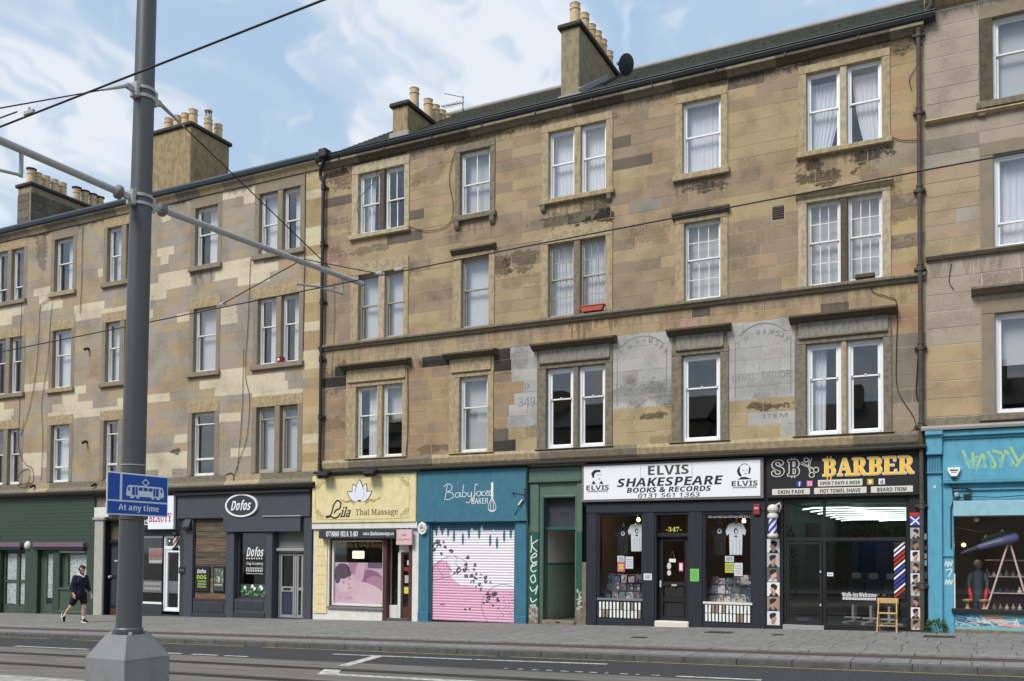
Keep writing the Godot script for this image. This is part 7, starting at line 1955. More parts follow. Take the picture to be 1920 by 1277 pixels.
func blue_shop() -> void:
	var t := thing("shopfront", "bright blue painted shop front at the far right with a crowded window", "shopfront", Vector3(1, gy(1), 0))
	front(t, -0.88, 8.0, 4.5, [[-0.34, 3.4, 0.5, 2.62]], M.sky_blue, 0.0)
	P(t, "cornice", -0.9, 8.0, 4.42, 4.56, -0.05, 0.2, M.sky_blue, 0.02); P(t, "cornice_trim", -0.88, 8.0, 4.36, 4.42, -0.05, 0.14, M.blue_mid, 0.01)
	P(t, "fascia", -0.56, 8.0, 3.42, 4.36, -0.05, 0.1, M.sky_blue, 0.01)
	P(t, "fascia_foot", -0.56, 8.0, 3.36, 3.42, -0.05, 0.13, M.blue_mid, 0.01)
	P(t, "pilaster", -0.88, -0.58, gy(-0.7) - 0.1, 4.0, -0.05, 0.07, M.sky_blue, 0.012)
	P(t, "pilaster_cap", -0.92, -0.54, 4.46, 4.58, -0.05, 0.26, M.sky_blue, 0.02); P(t, "pilaster_block", -0.9, -0.56, 4.02, 4.46, -0.05, 0.18, M.sky_blue, 0.02)
	for i in 5: P(t, "flute", -0.86 + i * 0.055, -0.83 + i * 0.055, 3.64, 3.94, 0.06, 0.11, M.blue_mid, 0.008)
	P(t, "pilaster_rib", -0.89, -0.57, 3.6, 3.64, 0.0, 0.13, M.blue_mid, 0.01)
	P(t, "inner_post", -0.55, -0.35, gy(-0.4) - 0.1, 3.36, -0.05, 0.03, M.sky_blue, 0.01); P(t, "post_band", -0.57, -0.34, 1.7, 1.75, -0.02, 0.06, M.blue_mid, 0.01)
	P(t, "head_rail", -0.35, 8.0, 3.2, 3.24, 0.0, 0.05, M.blue_mid)
	P(t, "shutter_box", -0.35, 3.5, 2.62, 2.96, -0.05, 0.14, M.blue_pale, 0.01)
	var im := pic(128, 32, C(196, 112, 120))
	im.fill(C(116, 172, 176))
	rng.seed = 9
	for i in 26: blob(im, rng.randf() * 128, rng.randf() * 32, 4 + rng.randf() * 8, 3 + rng.randf() * 4, [C(94, 150, 190), C(120, 190, 176), C(206, 156, 156), C(196, 200, 176), C(70, 130, 170)][rng.randi() % 5])
	for i in 30: line(im, Vector2(rng.randf() * 44, 4 + rng.randf() * 24), Vector2(rng.randf() * 44, 4 + rng.randf() * 24), 1, C(214, 214, 206) if i % 3 else C(60, 66, 70))
	var mm := pmat(im, 0.8)
	card("mural_panel", -0.32, 3.4, 0.08, 0.44, 0.0, mm, t, 0.012)
	P(t, "cill", -0.4, 3.5, 0.44, 0.54, -0.05, 0.1, M.ink, 0.01); P(t, "plinth", -0.36, 3.5, gy(0) - 0.1, 0.08, -0.05, 0.03, M.dressed_grey, 0.01)
	P(t, "white_bead", -0.36, -0.32, 0.54, 1.32, -0.06, 0.02, M.bone)
	glaze(t, -0.34, 3.4, 0.54, 2.62, -0.08)
	room(t, -0.8, 3.6, 0.0, 3.0, -0.3, -3.2, M.dark_room)
	P(t, "window_bed", -0.34, 3.4, 0.42, 0.5, -1.5, -0.1, M.oxblood)
	for y in [1.62, 1.24, 0.86]: P(t, "glass_shelf", 0.3, 2.4, y, y + 0.025, -1.15, -0.85, M.steel)
	var n := 0
	for y in [0.5, 0.885, 1.265]:
		for i in 7:
			var x := 0.34 + i * 0.13
			var h := rng.randf_range(0.08, 0.17)
			var o := thing("glass_jar", "small glass vessel on the %s shelf of the blue shop window, %s" % [["lowest", "middle", "upper"][n], ["first from the left", "second", "third", "fourth", "fifth", "sixth", "seventh"][i]], "vessel", Vector3(x, y, -0.95), "glassware in the blue shop window")
			obj("vessel", MB.new().lathe(Vector3.ZERO, [[0.0, 0.0], [0.045, 0.0], [0.05, h * 0.35], [0.02, h * 0.6], [0.016, h], [0.0, h]], 10), [M.steel, M.grey_text, M.bone, M.lilac_dark, M.tan_book][rng.randi() % 5], o, true)
		n += 1
	var st := MB.new()
	for l in [[[-0.05, 4.15], [0.1, 3.75]], [[0.02, 3.85], [0.25, 4.0]], [[0.15, 4.1], [0.2, 3.72], [0.35, 4.05], [0.4, 3.75]], [[0.45, 4.1], [0.6, 3.8], [0.5, 3.72]], [[0.55, 4.12], [0.75, 4.05]], [[0.7, 3.75], [0.8, 4.1], [0.95, 3.8]], [[0.9, 4.18], [1.05, 3.85]], [[1.0, 3.75], [1.2, 4.05]]]: st.stroke(l.map(func(q): return Vector2(q[0] - 0.1, q[1] - 0.05)), 0.06, 0.1, 0.003)
	tag(obj("graffiti", st, M.scribble), "yellow green graffiti scrawled over the blue fascia", "graffiti")
	var s2 := MB.new()
	for l in [[[0.0, 4.0], [0.15, 3.7], [0.2, 3.95]], [[0.3, 3.7], [0.45, 4.0], [0.5, 3.7]], [[0.62, 3.98], [0.72, 3.7]], [[0.85, 4.0], [0.9, 3.72]]]: s2.stroke(l.map(func(q): return Vector2(q[0] - 0.08, q[1] - 0.03)), 0.05, 0.104, 0.003)
	tag(obj("graffiti", s2, M.scribble_blue), "pale blue graffiti strokes beneath the yellow ones on the blue fascia", "graffiti")
	var s3 := thing("graffiti", "white scribbled tags and a figure 7 on the narrow blue post", "graffiti", Vector3(-0.45, 1.2, 0.03))
	scrib("spray", s3, [[[-0.53, 1.5], [-0.5, 1.6], [-0.47, 1.48], [-0.44, 1.6], [-0.41, 1.5], [-0.38, 1.6]], [[-0.51, 1.4], [-0.39, 1.42], [-0.46, 1.25]], [[-0.53, 1.08], [-0.5, 1.18], [-0.47, 1.08], [-0.44, 1.18], [-0.41, 1.08], [-0.38, 1.18]]], 0.028, 0.03, M.graffiti)
	var al := thing("alarm_box", "white tapered alarm box with a black base on the blue fascia", "alarm", Vector3(-0.33, 3.5, 0.1))
	obj("case", MB.new().plate([Vector2(-0.13, 0.22), Vector2(0.13, 0.22), Vector2(0.13, 0.16), Vector2(0.06, 0.02), Vector2(-0.06, 0.02), Vector2(-0.13, 0.16)], 0.0, 0.09), M.white, al, true)
	obj("base", MB.new().plate([Vector2(-0.07, 0.03), Vector2(0.07, 0.03), Vector2(0.03, -0.04), Vector2(-0.03, -0.04)], 0.0, 0.07), M.ink, al, true)
	obj("print", MB.new().box(-0.08, 0.08, 0.14, 0.17, 0.09, 0.092).box(-0.05, 0.05, 0.1, 0.115, 0.09, 0.092), M.ink, al, true)
	var cb := thing("junction_box", "small black cable box with looped wires above the blue shop window", "box", Vector3(-0.1, 3.04, 0.05))
	P(cb, "case", -0.14, 0.0, 3.0, 3.12, 0.0, 0.1, M.ink, 0.01)
	obj("cable", MB.new().tube([Vector3(-0.42, 3.35, 0.06), Vector3(-0.36, 3.26, 0.06), Vector3(-0.1, 3.26, 0.07), Vector3(0.02, 3.2, 0.07), Vector3(0.0, 3.1, 0.06), Vector3(-0.14, 3.05, 0.06), Vector3(-0.34, 3.0, 0.05), Vector3(-0.4, 2.8, 0.05), Vector3(-0.4, 1.9, 0.05)], 0.014, 6), M.ink, cb)
	obj("cable", MB.new().tube([Vector3(0.0, 3.06, 0.06), Vector3(0.5, 3.03, 0.06), Vector3(1.2, 3.07, 0.06), Vector3(3.0, 3.07, 0.06)], 0.01, 5), M.ink, cb)
	obj("cable", MB.new().tube([Vector3(-0.36, 3.25, 0.06), Vector3(-0.36, 3.1, 0.07), Vector3(-0.2, 3.04, 0.08)], 0.012, 6), M.ink, cb)
	obj("old_bracket", MB.new().lathe(Vector3(-0.28, 3.05, 0.06), [[0.0, 0.0], [0.05, 0.02], [0.06, 0.08], [0.0, 0.12]], 10), M.steel, cb)
	tag(obj("sticker", MB.new().plate(ell(-0.73, 3.3, 0.03, 0.035, 10), 0.07, 0.074), M.bone), "small round pale sticker on the blue pilaster", "sticker")
	# in the window
	var bd := thing("skateboard", "green decked skateboard propped high in the blue shop window", "skateboard", Vector3(0.5, 2.16, -0.5), "", 0.0)
	var tf := Transform3D(Basis(Vector3.BACK, 0.36) * Basis(Vector3.RIGHT, 0.9), Vector3.ZERO)
	obj("deck", MB.new().plate([Vector2(-0.3, -0.06), Vector2(-0.2, -0.1), Vector2(0.2, -0.1), Vector2(0.32, 0.0), Vector2(0.2, 0.1), Vector2(-0.2, 0.1), Vector2(-0.3, 0.06)], -0.008, 0.008, tf), M.board_green, bd, true)
	for x in [-0.18, 0.18]:
		for y in [-0.07, 0.07]: obj("wheel", MB.new().tube([tf * Vector3(x, y - 0.02, -0.045), tf * Vector3(x, y + 0.02, -0.045)], 0.027, 10), M.bone, bd, true)
	var lb := thing("long_lilac_cone", "long lilac cone shaped display piece slanting across the blue shop window", "display", Vector3(0.35, 1.98, -0.35))
	obj("cone", MB.new().tube([Vector3(-0.55, -0.2, 0), Vector3(-0.2, -0.06, 0), Vector3(0.5, 0.16, 0), Vector3(0.58, 0.19, 0), Vector3(0.61, 0.2, 0)], [0.03, 0.065, 0.115, 0.1, 0.02], 14), M.lilac, lb, true)
	obj("grip", MB.new().tube([Vector3(-0.552, -0.2, 0), Vector3(-0.2, -0.06, 0)], [0.034, 0.07], 14), M.lilac_dark, lb, true)
	obj("print", MB.new().tube([Vector3(-0.05, 0.0, 0.078), Vector3(0.1, 0.05, 0.09), Vector3(0.3, 0.11, 0.1)], 0.012, 5), M.scribble, lb, true)
	var al2 := thing("trestle", "pair of pinkish wooden poles leaning together as a trestle in the blue shop window", "trestle", Vector3(0.6, 0.5, -0.3))
	for x in [[0.3, 0.74], [1.16, 0.8]]: obj("leg", MB.new().tube([Vector3(x[0], 0.5, -0.28), Vector3(x[1], 1.98, -0.42)], 0.022, 8), M.pink_board, al2)
	var mq := thing("mannequin", "dark haired mannequin in a tie dyed shirt with red gloves in the blue shop window", "mannequin", Vector3(0.14, 0.5, -0.75))
	obj("body", MB.new().tube([Vector3(0, 0.2, 0), Vector3(0, 0.45, 0), Vector3(0, 0.7, 0), Vector3(0, 0.86, 0), Vector3(0, 0.9, 0), Vector3(0, 0.95, 0)], [0.11, 0.12, 0.14, 0.15, 0.06, 0.05], 14), M.tie_dye, mq, true)
	obj("head", MB.new().lathe(Vector3(0, 0.92, 0), [[0.0, 0.0], [0.05, 0.02], [0.085, 0.1], [0.08, 0.18], [0.0, 0.23]], 14), M.grey_text, mq, true)
	obj("legs", MB.new().tube([Vector3(-0.06, 0.0, 0), Vector3(-0.06, 0.25, 0)], [0.05, 0.08], 10).tube([Vector3(0.06, 0.0, 0), Vector3(0.06, 0.25, 0)], [0.05, 0.08], 10), M.lilac_dark, mq, true)
	for s in [-1, 1]:
		obj("sleeve", MB.new().tube([Vector3(s * 0.13, 0.82, 0), Vector3(s * 0.19, 0.62, 0.04), Vector3(s * 0.18, 0.46, 0.08)], [0.06, 0.05, 0.04], 10), M.tie_dye, mq, true)
		obj("glove", MB.new().tube([Vector3(s * 0.18, 0.47, 0.08), Vector3(s * 0.16, 0.34, 0.12), Vector3(s * 0.14, 0.22, 0.14)], [0.042, 0.048, 0.03], 10), M.red, mq, true)
	for q in [[-0.08, "left"], [0.26, "right"]]:
		var ms := thing("wooden_stool", "little wooden mushroom shaped stool in the blue shop window, %s one" % q[1], "stool", Vector3(q[0], 0.5, -0.32))
		obj("top", MB.new().lathe(Vector3.ZERO, [[0.0, 0.2], [0.11, 0.2], [0.12, 0.23], [0.0, 0.25]], 14), M.skin_wood, ms, true)
		obj("stem", MB.new().lathe(Vector3.ZERO, [[0.07, 0.0], [0.035, 0.06], [0.03, 0.2]], 12), M.skin_wood, ms, true)
	var lp := thing("warm_lamp", "small warm bulb glowing on the left wall of the blue shop window", "lamp", Vector3(-0.15, 1.98, -0.6))
	obj("bulb", MB.new().lathe(Vector3.ZERO, [[0.0, -0.05], [0.045, -0.02], [0.045, 0.02], [0.0, 0.05]], 12), M.bulb, lp, true)
	obj("bracket", MB.new().tube([Vector3(0, 0.03, -0.01), Vector3(-0.1, 0.1, -0.05), Vector3(-0.63, 0.1, -0.1)], 0.01, 5), M.ink, lp, true)
	var o := OmniLight3D.new()
	o.light_energy = 0.15; o.light_size = 0.04; o.light_color = Color(1, 0.75, 0.45); o.omni_range = 8.0; o.omni_attenuation = 2.0; o.shadow_enabled = true
	lp.add_child(o)
	tag(obj("camera_dome", MB.new().lathe(Vector3(0.12, 2.5, -0.3), [[0.0, 0.0], [0.05, 0.02], [0.06, 0.07], [0.0, 0.12]], 12), M.bone), "small pale security camera dome at the top of the blue shop window", "camera")
	tag(obj("string_lights", MB.new().tube([Vector3(-0.3, 2.4, -0.7), Vector3(0.2, 2.28, -0.7), Vector3(0.7, 2.44, -0.7), Vector3(1.2, 2.3, -0.7), Vector3(2.0, 2.45, -0.7)], 0.006, 4), M.lilac), "thin string of violet fairy lights at the top of the blue shop window", "lights")
	var we := thing("weed", "green weed growing from the foot of the blue pilaster", "plant", Vector3(-0.72, gy(-0.7), 0.16))
	leaves(we, "foliage", Vector3(0, 0.12, 0), Vector3(0.2, 0.14, 0.08), 120, 0.1)

# ------------------------------------------------------------------ street furniture and small things on the walls
func street_furniture() -> void:
	var bx := -8.97
	var bz := 15.3
	var g := gy(bx) - 0.1
	var t := thing("tram_pole", "thick grey tram pole on a pyramid topped square base in the foreground", "pole", Vector3(bx, g, bz))
	var b := MB.new()
	b.box(bx - 0.33, bx + 0.33, g - 0.1, 0.44, bz - 0.33, bz + 0.33, 0.008)
	for k in 4:
		var c := [Vector2(1, 1), Vector2(1, -1), Vector2(-1, -1), Vector2(-1, 1)]
		var p: Vector2 = c[k]
		var q: Vector2 = c[(k + 1) % 4]
		b.quad(Vector3(bx + p.x * 0.33, 0.44, bz + p.y * 0.33), Vector3(bx + q.x * 0.33, 0.44, bz + q.y * 0.33), Vector3(bx + q.x * 0.175, 0.71, bz + q.y * 0.175), Vector3(bx + p.x * 0.175, 0.71, bz + p.y * 0.175))
	b.box(bx - 0.175, bx + 0.175, 0.68, 0.71, bz - 0.175, bz + 0.175)
	obj("base", b, M.plinth, t)
	var sh := MB.new()
	var pts := []
	var rr := []
	for i in 9:
		pts.append(Vector3(lerpf(bx, bx + 0.12, i / 8.0), lerpf(0.7, 9.2, i / 8.0), bz))
		rr.append(lerpf(0.148, 0.108, i / 8.0))
	sh.tube(pts, rr, 32)
	obj("shaft", sh, M.pole, t)
	obj("flange", MB.new().lathe(Vector3(bx, 0.71, bz), [[0.16, 0.0], [0.165, 0.02], [0.165, 0.06], [0.15, 0.08]], 24), M.pole, t)
	for i in 4: obj("bolt", MB.new().lathe(Vector3(bx + 0.19 * cos(i * PI / 2 + 0.6), 0.71, bz + 0.19 * sin(i * PI / 2 + 0.6)), [[0.02, 0.0], [0.02, 0.03], [0.0, 0.035]], 8), M.galv, t)
	obj("strap", MB.new().lathe(Vector3(bx + 0.028, 2.72, bz), [[0.142, -0.006], [0.145, -0.006], [0.145, 0.006], [0.142, 0.006]], 24), M.galv, t)
	for y in [[7.2, bx + 0.092, 0.118], [5.9, bx + 0.073, 0.126]]:
		var cl := MB.new()
		for dy in [-0.05, 0.05]: cl.lathe(Vector3(y[1], y[0] + dy, bz), [[y[2], -0.018], [y[2] + 0.012, -0.018], [y[2] + 0.012, 0.018], [y[2], 0.018]], 24)
		for s in [-1, 1]:
			cl.box(y[1] - 0.06, y[1] + 0.06, y[0] - 0.09, y[0] + 0.09, bz + s * (y[2] - 0.01), bz + s * (y[2] + 0.05), 0.01)
			cl.box(y[1] - 0.02, y[1] + 0.02, y[0] - 0.04, y[0] + 0.04, bz + s * (y[2] + 0.03), bz + s * (y[2] + 0.14), 0.01)
		obj("clamp", cl, M.galv, t)
	var ax := bx + 0.073
	for s in [-1, 1]:
		var e := 4.48 if s < 0 else 3.9
		var rise := 0.21 if s < 0 else 0.02
		var y0 := 5.9
		var at := func(d: float) -> Vector3: return Vector3(ax, y0 + rise * d / 4.48, bz + s * d)
		obj("arm", MB.new().tube([at.call(0.24), at.call(0.34), at.call(0.36), at.call(e)], [0.022, 0.024, 0.042, 0.042], 14), M.galv, t)
		var ins := MB.new()
		for d in [0.3, 0.33]: ins.tube([at.call(d), at.call(d + 0.008), at.call(d + 0.016)], [0.04, 0.085, 0.04], 16)
		obj("insulator", ins, M.insulator, t)
		obj("arm_collar", MB.new().tube([at.call(e - 0.5), at.call(e - 0.44)], 0.05, 12).tube([at.call(2.9), at.call(2.96)], 0.05, 12), M.galv, t)
		# registration arm: a short drop and a tube back towards the pole, holding the contact wire
		var dr: float = 3.95 if s < 0 else 1.55
		obj("registration_arm", MB.new().tube([at.call(dr), at.call(dr) + Vector3(0, -0.29, 0)], 0.022, 8).tube([at.call(dr) + Vector3(0, -0.27, 0), at.call(dr) + Vector3(-0.05, -0.3, -s * 0.55 if s < 0 else 0.3), at.call(dr) + Vector3(-0.1, -0.37, -s * 1.0 if s < 0 else 0.6)], 0.018, 8), M.galv, t)
		# stay from the upper clamp
		var top := Vector3(bx + 0.092, 7.2, bz + s * 0.25)
		var tip: Vector3 = at.call(3.64 if s < 0 else 3.6) + Vector3(0, 0.06, 0)
		if s > 0: tip = Vector3(ax, 5.96, bz + 2.25)
		obj("stay", MB.new().tube([top, tip], 0.008, 6), M.wire, t)
		obj("stay_socket", MB.new().tube([top, top.lerp(tip, 0.4 / top.distance_to(tip))], [0.026, 0.012], 8), M.galv, t)
	# tram sign
	var sx := -8.74
	var s := thing("tram_sign", "blue tram only sign with a white tram and lettering strapped to the pole", "sign", Vector3(sx, 2.11, 15.4))
	var tf := Transform3D(Basis(Vector3(0, 0, -1), Vector3.UP, Vector3(1, 0, 0)), Vector3(sx, 0, 15.835))   # x to the right on the sign, y up, facing +x
	obj("plate", MB.new().box(0.0, 0.885, 2.11, 2.6, -0.012, 0.0, 0.004, tf), M.sign_white, s)
	for q in [[0.015, 0.175, 2.285, 2.585], [0.21, 0.87, 2.285, 2.585], [0.015, 0.87, 2.125, 2.265]]: obj("blue_panel", MB.new().box(q[0], q[1], q[2], q[3], 0.0, 0.002, 0.0, tf), M.sign_blue, s)
	obj("back_channel", MB.new().box(0.02, 0.86, 2.2, 2.24, -0.05, -0.012, 0.0, tf).box(0.02, 0.86, 2.48, 2.52, -0.05, -0.012, 0.0, tf), M.galv, s)
	obj("bracket", MB.new().box(0.1, 0.2, 2.06, 2.12, -0.1, -0.02, 0.01, tf).lathe(Vector3(bx + 0.02, 2.09, bz), [[0.143, -0.02], [0.15, -0.02], [0.15, 0.02], [0.143, 0.02]], 24), M.pole, s)
	var tr := MB.new()
	tr.plate([Vector2(0.265, 2.34), Vector2(0.265, 2.4), Vector2(0.285, 2.455), Vector2(0.32, 2.465), Vector2(0.76, 2.465), Vector2(0.795, 2.455), Vector2(0.815, 2.4), Vector2(0.815, 2.34), Vector2(0.765, 2.335), Vector2(0.315, 2.335)], 0.002, 0.004, tf)
	for x in [[0.315, 0.38], [0.405, 0.455], [0.625, 0.675], [0.7, 0.765]]: tr.plate([Vector2(x[0], 2.336), Vector2(x[1], 2.336), Vector2(x[1] - 0.012, 2.312), Vector2(x[0] + 0.012, 2.312)], 0.002, 0.004, tf)
	for l in [[Vector2(0.54, 2.468), Vector2(0.49, 2.505)], [Vector2(0.49, 2.505), Vector2(0.54, 2.545)], [Vector2(0.54, 2.545), Vector2(0.59, 2.505)], [Vector2(0.59, 2.505), Vector2(0.54, 2.468)]]: tr.stroke(l, 0.012, 0.002, 0.002, tf)
	obj("tram_symbol", tr, M.sign_white, s)
	var tw := MB.new()
	for x in [[0.345, 0.385, 2.35, 2.445], [0.395, 0.425, 2.35, 2.445], [0.44, 0.495, 2.405, 2.445], [0.51, 0.57, 2.405, 2.445], [0.585, 0.64, 2.405, 2.445], [0.655, 0.685, 2.35, 2.445], [0.695, 0.735, 2.35, 2.445]]: tw.box(x[0], x[1], x[2], x[3], 0.004, 0.006, 0.0, tf)
	for q in [[0.285, 1], [0.795, -1]]: tw.plate([Vector2(q[0], 2.4), Vector2(q[0] + q[1] * 0.03, 2.4), Vector2(q[0] + q[1] * 0.03, 2.44), Vector2(q[0] + q[1] * 0.012, 2.44)], 0.004, 0.006, tf)
	obj("tram_window", tw, M.sign_blue, s)
	obj("lettering", words("At any time", 0.16, 0.74, 2.145, 2.24, 0.002, "Droid Sans", true, 0.0, 0.003, null, tf), M.sign_white, s)
	# wires along the street
	var wire := func(called: String, label: String, p: Array, r: float) -> Node3D: return tag(obj(called, MB.new().tube(p, r, 6), M.wire), label, "wire") as Node3D
	wire.call("contact_wire", "dark overhead tram wire crossing the front of the tenements", [Vector3(-60, 4.6, 12.0), Vector3(-16.4, 5.46, 12.0), Vector3(-9.05, 5.72, 12.0), Vector3(-5.4, 5.85, 12.0), Vector3(-0.4, 5.98, 12.0), Vector3(12, 6.2, 12.0)], 0.0095)
	wire.call("contact_wire", "dark overhead tram wire rising across the top left sky", [Vector3(-50, 4.4, 17.4), Vector3(-8.43, 5.82, 17.4), Vector3(-4.5, 6.01, 17.4), Vector3(10, 6.4, 17.4)], 0.0095)
	wire.call("delta_cable", "thin slanting cable from the tram wire up to the right arm, left side", [Vector3(-10.85, 5.7, 12.0), Vector3(ax, 6.06, bz - 2.95)], 0.008)
	wire.call("delta_cable", "thin slanting cable from the right arm down to the tram wire, right side", [Vector3(ax, 6.08, bz - 2.95), Vector3(-7.75, 5.8, 12.0)], 0.008)
	wire.call("delta_cable", "thin cable tied to the upper wire at the left edge of the picture", [Vector3(-14.0, 5.8, 17.35), Vector3(-8.15, 5.9, 17.42)], 0.007)
	for q in [[Vector3(-10.8, 5.705, 12.0), "steel clip joining the slanting cable to the tram wire, left of the pole arm"], [Vector3(-7.75, 5.8, 12.0), "pale clip joining the slanting cable to the tram wire, right of the arm tip"], [Vector3(-7.4, 5.81, 12.0), "second pale clip on the tram wire, right of the arm tip"], [Vector3(-8.0, 5.86, 17.4), "small steel clip on the upper tram wire at the left"]]:
		var c := thing("wire_clip", q[1], "clip", q[0])
		obj("jaw", MB.new().box(-0.07, 0.07, -0.012, 0.03, -0.016, 0.016, 0.006), M.galv, c, true)
		obj("bolt", MB.new().lathe(Vector3(0, 0.02, 0), [[0.012, 0.0], [0.012, 0.04], [0.0, 0.045]], 8), M.galv, c, true)
	# small things on sills and roofs
	var fp := thing("window_box", "terracotta trough on the sill of a paired middle storey window", "planter", Vector3(-9.12, 8.3, 0.0))
	obj("trough", MB.new().plate([Vector2(-0.28, 0.0), Vector2(0.28, 0.0), Vector2(0.34, 0.14), Vector2(-0.34, 0.14)], 0.0, 0.15), M.terracotta, fp, true)
	obj("rim", MB.new().box(-0.36, 0.36, 0.13, 0.17, -0.01, 0.165, 0.01), M.terracotta, fp, true)
	obj("earth", MB.new().box(-0.32, 0.32, 0.12, 0.145, 0.01, 0.14), M.ink, fp, true)
	var rp := thing("red_tub", "small red and white tub on the left tenement sill", "tub", Vector3(-20.0, 7.89, 0.0))
	obj("tub", MB.new().lathe(Vector3.ZERO, [[0.0, 0.0], [0.1, 0.0], [0.13, 0.16], [0.12, 0.16], [0.0, 0.14]], 14), M.red_dark, rp, true)
	obj("label_patch", MB.new().box(-0.05, 0.03, 0.05, 0.12, 0.1, 0.125), M.white, rp, true)
	var sd := thing("satellite_dish", "dark oval satellite dish beside the tall chimney stack", "dish", Vector3(-8.6, 15.05, -1.2))
	var di := MB.new()
	var nn := Vector3(-0.88, 0.42, -0.36).normalized()
	var nz := nn.cross(Vector3(0, 0, 1)).cross(nn).normalized()
	var dt := Transform3D(Basis(nn.cross(nz), nn, nz), Vector3(0, 0.55, 0))
	for i in 5:
		for k in 20:
			var q := []
			for e in [[i, k], [i, k + 1], [i + 1, k + 1], [i + 1, k]]:
				var r: float = e[0] / 5.0 * 0.29
				var a: float = e[1] * TAU / 20
				q.append(dt * Vector3(cos(a) * r, r * r * 0.5, sin(a) * r * 1.05))
			di.quad(q[0], q[1], q[2], q[3])
	obj("reflector", di, M.grey_dark, sd, true)
	obj("feed_arm", MB.new().tube([dt * Vector3(0, 0.04, 0.27), dt * Vector3(0, 0.32, 0.05)], 0.014, 6), M.ink, sd, true)
	obj("receiver", MB.new().box(-0.04, 0.04, -0.04, 0.04, -0.06, 0.06, 0.01, dt * Transform3D(Basis.IDENTITY, Vector3(0, 0.33, 0.03))), M.grey_text, sd, true)
	obj("mount", MB.new().tube([dt * Vector3.ZERO, Vector3(-0.15, 0.35, -0.1), Vector3(-0.9, 0.35, -0.4)], 0.02, 6), M.ink, sd, true)
	var ar := thing("tv_aerial", "thin television aerial on the ridge behind the left chimney stack", "aerial", Vector3(-16.09, 17.2, -4.9))
	obj("mast", MB.new().tube([Vector3(0, 0, 0), Vector3(0, 0.86, 0)], 0.016, 6), M.pipe_grey, ar, true)
	obj("boom", MB.new().tube([Vector3(0.05, 0.62, 0), Vector3(-0.85, 0.62, 0.1)], 0.013, 6), M.pipe_grey, ar, true)
	obj("boom", MB.new().tube([Vector3(0.05, 0.8, 0), Vector3(-0.75, 1.1, 0.05)], 0.012, 6), M.pipe_grey, ar, true)
	for i in 8: obj("element", MB.new().tube([Vector3(-0.1 * i - 0.08, 0.62, -0.1), Vector3(-0.1 * i - 0.08, 0.62, 0.18)], 0.009, 5).tube([Vector3(-0.1 * i - 0.08, 0.57, 0.05), Vector3(-0.1 * i - 0.08, 0.67, 0.05)], 0.007, 5), M.pipe_grey, ar, true)

